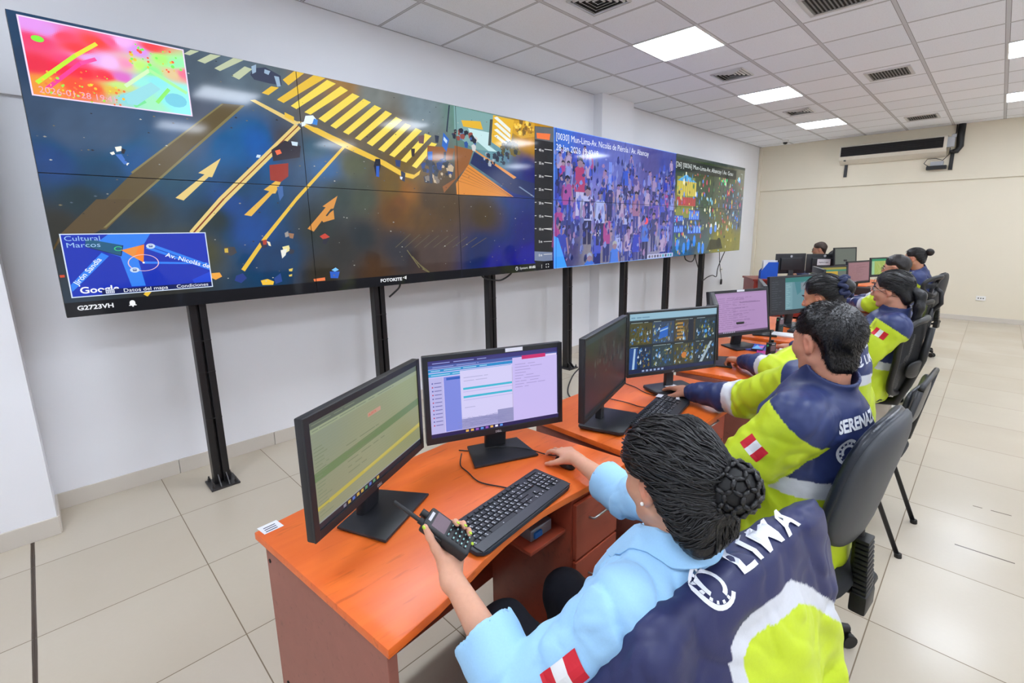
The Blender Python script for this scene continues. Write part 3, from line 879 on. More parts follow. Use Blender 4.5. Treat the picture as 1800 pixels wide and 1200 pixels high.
215,215,215|3454 1174 3479 1177 3479 1171 3454 1168
215,215,215|3595 1187 3706 1190 3706 1184 3595 1181
215,215,215|3453 1053 3477 1055 3477 1049 3452 1047
215,215,215|3594 1064 3705 1064 3705 1058 3594 1058
215,215,215|3451 929 3476 931 3476 925 3451 923
215,215,215|3593 937 3705 936 3705 930 3593 931
215,215,215|3449 804 3474 806 3474 800 3449 798
215,215,215|3592 810 3705 806 3705 800 3592 804
215,215,215|3448 675 3473 676 3473 670 3448 669
215,215,215|3591 678 3704 672 3704 666 3591 672
215,215,215|3446 547 3471 548 3471 542 3446 541
215,215,215|3590 548 3704 539 3704 533 3590 541
215,215,215|3445 422 3470 422 3470 415 3445 416
215,215,215|3590 419 3704 409 3704 402 3590 413
110,122,150|3439 195 3711 176 3711 77 3438 104
215,215,215|3575 290 3703 290 3703 285 3575 285
215,215,215|3575 161 3703 160 3703 155 3575 156
215,215,215|3576 419 3704 422 3704 417 3576 414"""
BASE1 = [(1.95, 0.62, 96, 66, 34), (2.02, 0.70, 118, 84, 44), (1.9, 0.55, 84, 60, 34), (2.2, 0.66, 60, 46, 26), (0.028, 0.972, 58, 72, 92), (0.158, 0.926, 70, 84, 104), (0.074, 0.759, 22, 62, 104), (0.309, 0.933, 72, 86, 106), (0.407, 0.802, 26, 78, 120), (0.152, 0.588, 26, 42, 46), (0.38, 0.596, 44, 46, 36), (0.049, 0.448, 34, 34, 26), (0.631, 0.974, 66, 82, 106), (0.818, 0.903, 50, 88, 130), (0.975, 0.936, 42, 92, 148), (0.852, 0.679, 30, 62, 88), (0.713, 0.51, 28, 40, 40), (1.16, 0.974, 60, 60, 64), (1.357, 0.96, 62, 84, 100), (1.405, 0.855, 60, 90, 130), (1.588, 0.87, 78, 82, 66), (1.487, 0.673, 46, 56, 52), (1.307, 0.441, 34, 40, 36), (1.63, 0.357, 28, 34, 36), (1.0, 0.263, 24, 54, 84), (0.888, 0.443, 14, 72, 124), (0.814, 0.611, 20, 70, 120), (1.278, 0.134, 40, 36, 26), (1.89, 0.731, 92, 76, 46), (2.047, 0.866, 96, 80, 48), (2.128, 0.525, 76, 58, 36), (1.905, 0.264, 38, 38, 42), (2.22, 0.252, 62, 52, 48), (2.354, 0.619, 64, 50, 30), (2.782, 0.531, 54, 42, 20), (2.771, 0.23, 22, 36, 74), (3.286, 0.429, 12, 36, 92), (3.361, 0.151, 8, 36, 120), (2.905, 0.121, 14, 40, 110), (3.374, 0.965, 10, 36, 96), (3.179, 0.797, 20, 46, 100), (1.755, 1.347, 116, 120, 118), (2.177, 1.297, 118, 130, 136), (1.551, 1.383, 136, 112, 84), (1.324, 1.374, 110, 100, 90), (1.114, 1.333, 88, 98, 104), (0.87, 1.346, 92, 104, 114), (0.755, 1.322, 76, 86, 96), (0.683, 1.071, 78, 84, 96), (2.686, 1.306, 100, 130, 120), (2.939, 1.127, 110, 140, 150), (3.379, 1.276, 170, 130, 30), (1.784, 1.161, 92, 84, 70), (1.962, 1.064, 90, 80, 64), (1.604, 1.062, 96, 88, 76), (1.374, 1.14, 90, 88, 84), (1.452, 0.282, 34, 34, 30), (1.7, 0.103, 60, 44, 30), (1.654, 0.64, 60, 66, 56), (0.604, 0.315, 60, 60, 40), (0.437, 0.066, 40, 40, 36), (0.058, 1.176, 40, 56, 78), (0.031, 1.361, 40, 60, 84), (0.282, 0.735, 30, 60, 84), (0.525, 0.753, 40, 66, 84)]  # street picture colours, with a little room reflection painted in
VW = Paint()
for ln in FEED1.split('\n'):
    c, p = ln.split('|'); c = tuple(int(x) for x in c.split(','))
    n = [int(x)/1000 for x in p.split(' ')]
    VW.poly([(n[i], n[i+1]) for i in range(0, len(n), 2)], c)
WHT = (236, 238, 240)
for s, (y, z) in zip(('40 m', '35 m', '30 m', '25 m', '20 m', '15 m', '10 m', '5 m', '0 m'), ((3.492, 1.159), (3.491, 1.037), (3.489, 0.913), (3.488, 0.787), (3.486, 0.656), (3.485, 0.528), (3.484, 0.401), (3.482, 0.278), (3.48, 0.142))):
    VW.text(s, (y+0.02, z), 0.034, (215, 216, 218), bold=0.02)
rnd = random.Random(31)
for k in range(260):
    y, z = rnd.uniform(0.02, 3.4), rnd.uniform(0.1, 1.38); s_ = rnd.uniform(0.002, 0.007)
    VW.poly([(y-s_, z), (y, z-s_*0.6), (y+s_*1.4, z), (y, z+s_*0.7)], rnd.choice([(120, 110, 80), (150, 150, 140), (30, 34, 36), (80, 96, 110), (44, 40, 30), (190, 190, 180)]))
# thermal inset
TH = [(0.06, 0.93, 226, 150, 236), (0.14, 0.88, 222, 150, 232), (0.06, 0.72, 236, 60, 110), (0.22, 0.84, 245, 70, 100), (0.30, 0.72, 245, 60, 70), (0.42, 0.86, 246, 70, 60), (0.5, 0.9, 240, 90, 140), (0.58, 0.92, 240, 180, 245), (0.70, 0.84, 218, 150, 238), (0.78, 0.93, 240, 70, 80), (0.36, 0.62, 226, 170, 236), (0.46, 0.60, 240, 190, 248), (0.26, 0.5, 246, 60, 120), (0.18, 0.38, 240, 30, 70), (0.30, 0.38, 250, 40, 60), (0.44, 0.40, 250, 50, 70), (0.22, 0.2, 250, 80, 50), (0.36, 0.18, 240, 90, 50), (0.48, 0.2, 226, 190, 70), (0.08, 0.15, 236, 150, 50), (0.05, 0.40, 232, 40, 70), (0.60, 0.62, 242, 150, 190), (0.56, 0.42, 220, 110, 200), (0.66, 0.62, 190, 250, 120), (0.74, 0.58, 140, 240, 150), (0.84, 0.80, 170, 246, 120), (0.92, 0.78, 150, 248, 180), (0.98, 0.62, 240, 120, 150), (0.9, 0.6, 226, 200, 150), (0.66, 0.38, 150, 238, 226), (0.78, 0.42, 140, 232, 236), (0.92, 0.36, 150, 240, 230), (0.56, 0.14, 130, 216, 226), (0.72, 0.10, 160, 236, 190), (0.86, 0.16, 140, 236, 236), (0.97, 0.1, 150, 240, 246), (0.52, 0.3, 196, 232, 130)]
tx0, tx1, tz0, tz1 = 0.039, 0.658, 1.060, 1.391
ng = 92
gu, gv = np.meshgrid(np.linspace(0, 1, ng), np.linspace(0, 1, ng//2+1), indexing='ij')
uu = gu+0.02*wob(gu, gv, 14, 5); vv = gv+0.03*wob(gu, gv, 12, 6)
tcol = idw(TH, uu, vv, 4.5)
VW.rect(tx0-0.006, tz0-0.006, tx1+0.006, tz1+0.006, (236, 216, 246))
for i in range(ng-1):
    for j in range(ng//2):
        a = [(tx0+(tx1-tx0)*gu[p, q], tz0+(tz1-tz0)*gv[p, q]) for p, q in ((i, j), (i+1, j), (i+1, j+1), (i, j+1))]
        VW.t += [[a[0], a[1], a[2]], [a[0], a[2], a[3]]]; VW.c += [tuple(tcol[i, j])]*2; VW.g += [VW.n]*2
VW.n += 1
def tp(u, v): return (tx0+(tx1-tx0)*u, tz0+(tz1-tz0)*v)
rnd = random.Random(3)
for a, b, c in (((0.03, 0.16), (0.28, 0.62), (190, 236, 50)), ((0.28, 0.62), (0.42, 0.84), (226, 226, 60)), ((0.08, 0.10), (0.30, 0.52), (246, 60, 150)), ((0.30, 0.52), (0.40, 0.62), (246, 80, 160)), ((0.56, 0.30), (0.74, 0.60), (210, 252, 190)), ((0.74, 0.60), (0.99, 0.34), (170, 250, 160)), ((0.60, 0.02), (0.68, 0.12), (120, 226, 150)), ((0.76, 0.12), (0.86, 0.36), (140, 236, 110))):
    VW.line(tp(*a), tp(*b), 0.016, c)
VW.disc(tp(0.08, 0.75), 0.022, (130, 236, 60), ry=0.014); VW.disc(tp(0.9, 0.2), 0.05, (120, 205, 226), ry=0.035)
VW.poly([tp(0.54, 0.16), tp(0.74, 0.42), tp(0.80, 0.34), tp(0.62, 0.04), tp(0.56, 0.04)], (150, 218, 226))
for k in range(70):
    u, v = rnd.uniform(0.05, 0.56), rnd.betavariate(1.2, 2.6)*0.5
    VW.disc(tp(u, v), rnd.uniform(0.002, 0.007), rnd.choice([(230, 220, 60), (150, 230, 70), (250, 190, 60), (240, 120, 60)]), 6)
for k in range(36): VW.disc(tp(rnd.uniform(0.62, 0.98), rnd.uniform(0.62, 0.95)), rnd.uniform(0.003, 0.009), rnd.choice([(230, 200, 60), (120, 240, 90), (250, 90, 60)]), 6)
VW.text('2026-01-28 19:41', (tx0+0.02, tz0+0.012), 0.04, (236, 170, 190))
# map inset
VW.rect(0.031, 0.099, 0.648, 0.418, (206, 220, 240)); VW.rect(0.036, 0.104, 0.643, 0.413, (10, 44, 176))
RD = (44, 124, 232)
for p in ([(0.215, 0.413), (0.389, 0.413), (0.357, 0.361), (0.316, 0.345), (0.322, 0.257), (0.334, 0.135), (0.274, 0.136), (0.248, 0.296), (0.118, 0.356), (0.178, 0.383)], [(0.385, 0.361), (0.642, 0.234), (0.642, 0.2), (0.36, 0.335)], [(0.176, 0.32), (0.203, 0.302), (0.057, 0.148), (0.038, 0.130), (0.038, 0.166)], [(0.344, 0.266), (0.637, 0.243), (0.636, 0.234), (0.343, 0.254)]): VW.poly(p, RD)
VW.poly([(0.55, 0.15), (0.642, 0.19), (0.642, 0.125), (0.56, 0.125)], (24, 66, 204))
VW.line((0.37, 0.348), (0.642, 0.217), 0.004, (10, 50, 180))
VW.poly([(0.125, 0.392), (0.266, 0.355), (0.252, 0.3), (0.117, 0.352)], (20, 84, 120)); VW.disc((0.246, 0.338), 0.018, (60, 200, 120), r0=0.75, ry=0.012)
VW.line((0.252, 0.3), (0.266, 0.355), 0.004, (10, 30, 90)); VW.line((0.12, 0.352), (0.252, 0.3), 0.004, (10, 30, 90))
VW.poly([(0.356, 0.357), (0.341, 0.26), (0.256, 0.33)], (226, 140, 56)); VW.poly([(0.356, 0.357), (0.341, 0.26), (0.31, 0.30), (0.33, 0.345)], (240, 128, 30))
VW.disc((0.341, 0.259), 0.067, (236, 196, 196), 40, 0.045, r0=0.94); VW.disc((0.341, 0.26), 0.005, (250, 250, 250))
for c in ((0.383, 0.347), (0.298, 0.223)):
    VW.disc(c, 0.02, (196, 214, 240), 16, 0.014); VW.rect(c[0]-0.008, c[1]-0.006, c[0]+0.008, c[1]+0.006, (30, 50, 110)); VW.rect(c[0]-0.006, c[1]-0.001, c[0]+0.006, c[1]+0.004, (170, 190, 230))
VW.text('Cultural', (0.044, 0.383), 0.034, (150, 190, 226), width=0.136); VW.text('Marcos', (0.047, 0.350), 0.034, (150, 190, 226), width=0.13)
VW.text('Jirón Sandia', (0.064, 0.160), 0.034, (226, 236, 250), ang=0.85, width=0.165, bold=0.01)
VW.text('Av. Nicolás de', (0.440, 0.288), 0.034, (236, 240, 250), ang=-0.37, width=0.215, bold=0.01)
VW.text('Google', (0.066, 0.118), 0.046, (240, 244, 250), width=0.155, bold=0.02)
VW.rect(0.150, 0.1045, 0.643, 0.130, (14, 26, 84)); VW.rect(0.165, 0.108, 0.200, 0.128, (214, 222, 240))
for k in range(4):
    for j in range(2): VW.rect(0.168+k*0.008, 0.112+j*0.007, 0.173+k*0.008, 0.116+j*0.007, (20, 30, 90))
VW.text('Datos del mapa', (0.236, 0.109), 0.027, (236, 240, 248), width=0.195); VW.text('Condiciones', (0.470, 0.109), 0.026, (236, 240, 248), width=0.155)
# black bar along the bottom of the drone picture
VW.rect(0, -0.02, 3.722, 0.076, (11, 11, 13))
VW.rect(3.45, 0.03, 3.722, 0.09, (11, 11, 13))
VW.text('G2723VH', (0.044, 0.034), 0.032, (226, 228, 232), width=0.142, bold=0.03)
VW.disc((0.265, 0.050), 0.012, WHT, 12); VW.rect(0.253, 0.036, 0.277, 0.050, WHT); VW.rect(0.249, 0.033, 0.281, 0.037, WHT); VW.disc((0.265, 0.030), 0.004, WHT, 8)
VW.text('FOTOKITE', (1.736, 0.032), 0.034, (226, 228, 232), width=0.185, bold=0.03)
VW.poly([(1.928, 0.052), (1.962, 0.064), (1.960, 0.036), (1.948, 0.044)], WHT); VW.poly([(1.936, 0.052), (1.952, 0.057), (1.951, 0.047)], (11, 11, 13))
VW.disc((3.186, 0.040), 0.018, WHT, 20, r0=0.8); VW.line((3.186, 0.040), (3.186, 0.051), 0.003, WHT); VW.line((3.186, 0.040), (3.194, 0.036), 0.003, WHT)
VW.text('System:', (3.225, 0.030), 0.03, (196, 198, 202), width=0.12, bold=0.01); VW.text('01:02', (3.36, 0.030), 0.032, WHT, width=0.09, bold=0.03)
for k in range(3): VW.disc((3.545, 0.024+0.014*k), 0.004, WHT, 8)
for sx in (-1, 1):
    for sz in (-1, 1):
        VW.rect(3.630+sx*0.020-0.0025, 0.042+sz*0.012-0.006, 3.630+sx*0.020+0.0025, 0.042+sz*0.012+0.006, WHT); VW.rect(3.630+sx*0.014-0.006, 0.042+sz*0.0165-0.0025, 3.630+sx*0.014+0.006, 0.042+sz*0.0165+0.0025, WHT)
# crowd picture
rnd = random.Random(11)
X2, X3 = 3.735, 6.300
def blue(c, k=0.34): return tuple(int(v*(1-k)*0.92+t*k) for v, t in zip(c, (52, 74, 190)))
def figure(x, z, h, top, legs, skin=(190, 140, 120), hair=(24, 22, 34), bag=None):
    top, legs, skin, hair = blue(top, 0.30), blue(legs, 0.25), blue(skin, 0.30), blue(hair, 0.15)
    w = h*0.15
    j = lambda: rnd.uniform(-0.02, 0.02)*h
    VW.poly([(x-w*0.8, z), (x-w*0.15, z), (x-w*0.05, z+h*0.46), (x-w*0.85+j(), z+h*0.46)], legs); VW.poly([(x+w*0.1, z+j()), (x+w*0.75, z), (x+w*0.8, z+h*0.46), (x, z+h*0.46)], legs)
    VW.poly([(x-w, z+h*0.42), (x+w, z+h*0.42), (x+w*1.15, z+h*0.80), (x+w*0.5, z+h*0.86), (x-w*0.5, z+h*0.86), (x-w*1.15, z+h*0.80)], top)
    dk = tuple(int(v*0.75) for v in top)
    VW.poly([(x-w*1.1, z+h*0.80), (x-w*1.5+j(), z+h*0.48), (x-w*1.15, z+h*0.46), (x-w*0.8, z+h*0.78)], dk); VW.poly([(x+w*1.1, z+h*0.80), (x+w*1.55+j(), z+h*0.5), (x+w*1.2, z+h*0.46), (x+w*0.8, z+h*0.78)], skin)
    VW.disc((x, z+h*0.93), w*0.55, skin, 10, w*0.62); VW.poly([(x-w*0.6, z+h*0.93), (x-w*0.5, z+h*1.0), (x, z+h*1.03), (x+w*0.5, z+h*1.0), (x+w*0.6, z+h*0.94), (x, z+h*0.97)], hair)
    if bag: VW.poly([(x-w*0.7, z+h*0.45), (x+w*0.5, z+h*0.45), (x+w*0.5, z+h*0.75), (x-w*0.6, z+h*0.75)], bag)
tops = [(206, 212, 244), (170, 180, 236), (70, 84, 200), (40, 60, 190), (216, 60, 120), (120, 80, 180), (60, 50, 110), (200, 160, 190), (150, 150, 220), (34, 40, 110), (226, 190, 200), (90, 120, 220)]
legs = [(24, 24, 56), (30, 36, 90), (40, 50, 130), (60, 60, 120)]
for k in range(95):
    f = k/95; z = 1.02-1.16*f+rnd.uniform(-0.05, 0.05); h = 0.26+0.27*f
    if z < 0.25 and rnd.random() < 0.55: continue
    figure(rnd.uniform(X2+0.05, X3-0.05), z, h, rnd.choice(tops), rnd.choice(legs), skin=rnd.choice([(196, 140, 130), (170, 120, 150), (210, 160, 140)]))
for a in ((4.30, 0.24, 0.62, (236, 232, 250), (20, 20, 48)), (4.54, 0.22, 0.60, (214, 222, 252), (24, 26, 60)), (4.16, 0.55, 0.60, (226, 50, 80), (230, 220, 240)), (3.95, 0.45, 0.5, (206, 70, 140), (40, 50, 120)), (3.86, -0.12, 0.56, (40, 60, 170), (20, 24, 80)), (5.55, 0.0, 0.56, (70, 130, 230), (30, 30, 60)), (5.75, 0.1, 0.50, (60, 60, 90), (40, 46, 90)), (4.95, 0.30, 0.5, (226, 190, 200), (50, 50, 110)), (5.3, 0.35, 0.5, (196, 120, 130), (60, 60, 130)), (4.72, 0.5, 0.42, (30, 34, 80), (26, 28, 70)), (5.05, 0.75, 0.4, (36, 90, 220), (30, 30, 80))): figure(*a)
figure(4.30, 0.24, 0.62, (232, 230, 250), (18, 18, 44), bag=(30, 40, 110)); VW.disc((5.55, 0.50), 0.06, (226, 70, 90), 12, 0.045)
for k in range(520):
    x, z = rnd.uniform(X2+0.02, X3-0.02), rnd.uniform(0.05, 1.18); w_, h_ = rnd.uniform(0.008, 0.035), rnd.uniform(0.015, 0.08)
    VW.poly([(x-w_, z), (x, z-h_*0.5), (x+w_, z+h_*0.1), (x+w_*0.4, z+h_), (x-w_*0.6, z+h_*0.7)], blue(rnd.choice([(30, 40, 120), (60, 90, 210), (150, 160, 220), (20, 24, 60), (190, 140, 170), (90, 70, 130), (50, 60, 110), (110, 120, 170)]), 0.25))
figure(4.85, -0.30, 0.55, (70, 140, 240), (40, 90, 220), hair=(190, 190, 170)); figure(4.35, -0.42, 0.55, (60, 130, 230), (40, 80, 200), hair=(170, 180, 200)); VW.poly([(3.74, 0.0), (3.95, 0.0), (3.80, 0.32), (3.74, 0.34)], (60, 150, 250))
for k in range(3): VW.rect(4.70+0.02*k, 0.85, 4.712+0.02*k, 1.16, (120, 150, 240))
for (a, b) in (((X2, -0.01), (X2, 1.42)), ((X2, 0.004), (X3, 0.004)), ((X2, 1.408), (X3+0.06, 1.408))): VW.line(a, b, 0.008, (120, 170, 250))
VW.rect(5.62, 0.008, 6.32, 0.062, (186, 190, 226))
for k in range(9): VW.rect(5.65+k*0.073, 0.016, 5.70+k*0.073, 0.052, rnd.choice([(120, 120, 140), (60, 150, 170), (80, 80, 110), (130, 160, 90)]))
VW.poly([(4.42, 0.34), (4.46, 0.335), (4.46, 0.345)], WHT)
for a in range(4): VW.line((4.52+0.012*math.cos(a*PI/2), 0.36+0.012*math.sin(a*PI/2)), (4.52+0.035*math.cos(a*PI/2), 0.36+0.035*math.sin(a*PI/2)), 0.006, WHT)
VW.text('[0030] Mun-Lima-Av. Nicolás de Piérola / Av. Abancay', (3.765, 1.300), 0.092, (226, 232, 246), width=1.80)
VW.text('28 Jan 2026 19:40:19', (3.765, 1.195), 0.088, (226, 232, 246), width=0.72)
# avenue picture
rnd = random.Random(23)
VW.rect(6.30, 1.37, 8.82, 1.42, (60, 70, 66)); VW.rect(6.35, 0.55, 6.9, 1.12, (120, 130, 60)); VW.rect(6.36, 0.72, 6.95, 0.84, (170, 60, 60)); VW.rect(6.36, 0.86, 6.95, 1.06, (196, 180, 70)); VW.poly([(6.36, 1.06), (6.62, 1.16), (6.95, 1.06)], (70, 160, 220))
for k in range(9): VW.line((6.4+k*0.07, 0.72), (6.4+k*0.07, 1.08), 0.006, (60, 70, 40))
for a in ((6.32, 0.50, 6.58, 0.58), (6.32, 0.34, 6.60, 0.44), (6.74, 0.32, 7.2, 0.44), (6.76, 0.52, 7.1, 0.66)): 
    VW.rect(*a, (34, 74, 190))
    for k in range(5): VW.rect(a[0]+0.01+k*(a[2]-a[0])/5, a[1]+0.01, a[0]+(k+0.72)*(a[2]-a[0])/5, a[3]-0.015, (110, 160, 236))
for k in range(420):
    x, z = rnd.uniform(6.33, 8.78), rnd.uniform(0.02, 1.2)
    if z < 0.36 and x > 7.3 and rnd.random() < 0.8: continue
    c = rnd.choice([(60, 110, 70), (120, 190, 220), (70, 130, 220), (226, 226, 200), (200, 120, 90), (190, 60, 90), (210, 190, 90), (40, 60, 50), (36, 50, 60), (150, 170, 90)])
    w_, h_ = rnd.uniform(0.006, 0.03), rnd.uniform(0.01, 0.07)
    VW.poly([(x-w_, z), (x+w_*0.3, z-h_*0.5), (x+w_, z+h_*0.2), (x+w_*0.2, z+h_), (x-w_*0.7, z+h_*0.7)], c)
for c in ((7.55, 0.42), (7.72, 0.45)): VW.disc(c, 0.035, (214, 226, 236), 10, 0.05); VW.disc((c[0], c[1]-0.06), 0.05, (90, 140, 220), 10, 0.06)
for c in ((7.90, 1.14), (7.98, 1.10), (8.05, 1.16)): VW.disc(c, 0.025, (70, 220, 130), 8)
for k in range(6): VW.disc((6.45+0.17*k+rnd.uniform(-.03, .03), rnd.uniform(0.08, 0.22)), 0.05, (50, 130, 226), 8, 0.09)
VW.poly([(7.42, 0.05), (7.55, 0.22), (7.95, 0.20), (8.05, 0.06)], (52, 54, 30)); VW.disc((7.88, 0.16), 0.09, (40, 44, 26), 12, 0.08)
VW.rect(6.33, 1.19, 8.42, 1.34, (44, 50, 44))
VW.text('[26]', (6.29, 1.245), 0.092, (214, 222, 220), width=0.17); VW.text('[0036] Mun-Lima-Av. Abancay / Av. Grau', (6.50, 1.245), 0.088, (214, 222, 220), width=1.78)
VW.line((8.62, 1.30), (8.70, 1.30), 0.01, (160, 170, 160)); VW.line((8.70, 1.30), (8.70, 1.22), 0.01, (160, 170, 160))
F2 = [(3.8, 1.2, 50, 100, 200), (4.3, 1.3, 70, 90, 190), (5.0, 1.2, 90, 100, 180), (5.6, 1.2, 70, 70, 140), (6.1, 1.2, 60, 70, 150), (3.8, 0.6, 50, 60, 170), (4.5, 0.7, 110, 110, 190), (5.2, 0.7, 90, 80, 160), (6.0, 0.6, 80, 80, 180), (3.9, 0.2, 60, 60, 110), (4.4, 0.15, 120, 116, 130), (5.2, 0.15, 110, 110, 150), (5.9, 0.2, 130, 130, 160), (6.2, 0.1, 60, 80, 160)]
F3 = [(6.4, 1.2, 40, 60, 50), (7.2, 1.2, 50, 66, 36), (8.2, 1.2, 76, 80, 60), (8.7, 1.25, 110, 112, 96), (6.5, 0.8, 90, 90, 50), (7.3, 0.8, 46, 70, 50), (8.2, 0.8, 66, 74, 84), (8.6, 0.6, 80, 90, 110), (6.5, 0.4, 36, 60, 110), (7.2, 0.4, 60, 74, 80), (7.9, 0.45, 90, 92, 60), (6.5, 0.1, 40, 90, 130), (7.3, 0.15, 60, 84, 90), (7.8, 0.1, 120, 118, 44), (8.3, 0.25, 126, 120, 50), (8.7, 0.15, 120, 118, 60)]
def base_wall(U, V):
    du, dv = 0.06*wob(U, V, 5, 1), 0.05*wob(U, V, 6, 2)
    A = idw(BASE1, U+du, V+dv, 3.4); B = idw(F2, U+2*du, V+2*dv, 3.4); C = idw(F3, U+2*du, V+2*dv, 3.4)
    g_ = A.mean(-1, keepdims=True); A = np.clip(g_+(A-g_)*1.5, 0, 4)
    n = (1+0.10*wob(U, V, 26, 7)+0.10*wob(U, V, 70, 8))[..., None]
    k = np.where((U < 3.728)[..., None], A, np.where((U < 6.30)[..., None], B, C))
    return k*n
def vw_place(u, v, h): return (0.001+h, u, SB+v)
what = [['showing the red thermal inset', 'showing the upper zebra crossing', 'showing the pavement corner and scale bar top', 'showing the date line above the crowd', 'showing the right upper part of the crowd', 'showing the avenue title text', 'showing the end of the avenue title, by the room corner'],
        ['showing the blue street map inset', 'showing the single curved lane arrow', 'showing plain dark street beside the scale bar bottom', 'showing two walkers in white shirts', 'showing the toolbar below the crowd', 'showing blue night windows', 'showing the olive pavement, by the room corner']]
for c in range(7):
    for r in (0, 1):
        pr_ = thing('display_panel', '%s display panel %s' % ('upper' if r == 0 else 'lower', what[r][c]), 'display panel', (0, 0, 0), group='panels of the big display wall')
        y0, y1 = c*SW, (c+1)*SW; z0, z1 = (SH, 2*SH) if r == 0 else (0, SH)
        MB().box((-0.036, (y0+y1)/2, SB+(z0+z1)/2), (0.070, SW-0.001, SH-0.001), bev=0.002).build('housing', M_bezel, pr_)
        e = 0.0022
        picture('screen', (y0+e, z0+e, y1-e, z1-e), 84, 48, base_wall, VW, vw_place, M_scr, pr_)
# steel posts
M_plate = mat('grey_steel_plate', (70, 68, 68), 0.4, metal=0.6, var=0.2)
PY = [0.572, 1.765, 2.935, 4.10, 5.247, 6.375, 7.53]
which = ['standing below the blue street map inset', 'behind the green spreadsheet monitor, below the white logo lettering', 'below the clock symbol of the street picture', 'below the white-shirted walkers, its foot plate past the lilac browser monitor', 'below the middle of the blue crowd picture', 'below the seam between the crowd and avenue pictures', 'wrapped by hanging cables']
for i, y in enumerate(PY):
    t = thing('steel_post', 'black square steel post ' + which[i], 'post', (-0.115, y, 0), group='posts under the display wall')
    mb = MB(); mb.box((0, -0.026, 0.66), (0.07, 0.038, 1.30), bev=0.004).box((0, 0.026, 0.66), (0.07, 0.038, 1.30), bev=0.004).box((-0.015, 0, 0.66), (0.03, 0.03, 1.30))
    for z in (0.45, 0.75, 0.95): mb.box((0.0365, 0, z), (0.003, 0.09, 0.006))
    mb.build('upright', M_blackmetal, t)
    pl = MB().box((0.02, 0, 0.006), (0.17, 0.16, 0.012), bev=0.002)
    for s in (-1, 1): pl.add([(0.035, s*0.02, 0.012), (0.095, s*0.02, 0.012), (0.035, s*0.02, 0.075), (0.035, s*0.026, 0.012), (0.095, s*0.026, 0.012), (0.035, s*0.026, 0.075)], [(0, 1, 2), (5, 4, 3), (0, 3, 4, 1), (1, 4, 5, 2), (2, 5, 3, 0)])
    pl.build('foot_plate', M_plate, t)
    for sx in (-0.045, 0.085):
        for sy in (-0.06, 0.06): MB().cyl((sx, sy, 0.012), (sx, sy, 0.03), 0.009, n=6).cyl((sx, sy, 0.03), (sx, sy, 0.045), 0.005, n=8).build('bolt', M_plate, t)
# cables hanging under the wall
def cable(pts, r, label, name='cable', m=None, cat='cable'):
    P = [Vector(p) for p in pts]; out = []
    for i in range(len(P)-1):
        p0, p1, p2, p3 = P[max(i-1, 0)], P[i], P[i+1], P[min(i+2, len(P)-1)]
        for k in range(8):
            s = k/8; out.append(0.5*((2*p1)+(p2-p0)*s+(2*p0-5*p1+4*p2-p3)*s*s+(3*p1-p0-3*p2+p3)*s**3))
    out.append(P[-1])
    return tag(MB().tube(out, r, 6).build(name, m or M_black, smooth='all'), label, cat)
cable([(-0.06, 7.19, 1.19), (-0.066, 7.203, 1.112), (-0.07, 7.323, 0.961), (-0.07, 7.45, 0.777), (-0.07, 7.538, 0.741), (-0.07, 7.684, 0.777), (-0.08, 7.903, 0.793), (-0.09, 8.093, 0.756), (-0.09, 8.122, 0.87), (-0.09, 8.199, 0.983), (-0.06, 8.324, 1.19)], 0.008, 'black cable looped around a steel post below the avenue picture')
cable([(-0.06, 6.80, 1.19), (-0.05, 6.839, 1.113), (-0.05, 7.013, 1.073), (-0.05, 7.11, 1.107), (-0.05, 7.13, 1.19)], 0.009, 'short black cable loop hanging below the blue night windows picture')
cable([(-0.05, 1.83, 1.086), (-0.045, 1.873, 1.117), (-0.045, 1.919, 1.152), (-0.05, 1.937, 1.19)], 0.007, 'black cable running up from the steel post to the white logo lettering')
cable([(-0.05, 2.78, 1.19), (-0.05, 2.80, 1.165), (-0.05, 2.86, 1.142), (-0.05, 2.99, 1.119), (-0.05, 3.072, 1.132), (-0.05, 3.149, 1.167), (-0.05, 3.17, 1.19)], 0.008, 'black cable loop passing before the steel post below the clock symbol')
cable([(0.02, 4.16, 0.006), (0.156, 3.867, 0.006), (0.41, 3.475, 0.006), (0.62, 3.30, 0.006), (0.95, 3.2, 0.006), (1.4, 3.0, 0.006)], 0.007, 'black cable trailing on the floor from a steel post to the desks')
# ================================================================== DESKS
def wood(name, c0, c1, rough=0.38, coat=0.08):
    def f(nt, b):
        tc = N(nt, 'ShaderNodeTexCoord'); mp = N(nt, 'ShaderNodeMapping'); mp.inputs['Scale'].default_value = (9, 1.1, 9); nt.links.new(tc.outputs['Object'], mp.inputs[0])
        n = N(nt, 'ShaderNodeTexNoise'); n.inputs['Scale'].default_value = 2.2; n.inputs['Detail'].default_value = 5; n.inputs['Distortion'].default_value = 0.6; nt.links.new(mp.outputs[0], n.inputs['Vector'])
        mp2 = N(nt, 'ShaderNodeMapping'); mp2.inputs['Scale'].default_value = (26, 3.5, 26); nt.links.new(tc.outputs['Object'], mp2.inputs[0])
        n2 = N(nt, 'ShaderNodeTexNoise'); n2.inputs['Scale'].default_value = 2.0; n2.inputs['Detail'].default_value = 4; nt.links.new(mp2.outputs[0], n2.inputs['Vector'])
        c = mixc(nt, n.outputs['Fac'], lin4(c0), lin4(c1))
        fl = N(nt, 'ShaderNodeMapRange'); fl.inputs['From Min'].default_value = 0.60; fl.inputs['From Max'].default_value = 0.72; nt.links.new(n2.outputs['Fac'], fl.inputs['Value'])
        d = tuple(int(v*0.80) for v in c0)
        c = mixc(nt, mth(nt, 'MULTIPLY', fl.outputs[0], 0.5), c, lin4(d))
        nt.links.new(c, b.inputs['Base Color']); b.inputs['Roughness'].default_value = rough; b.inputs['Coat Weight'].default_value = coat; b.inputs['Coat Roughness'].default_value = 0.25
    return surf_mat(name, f)
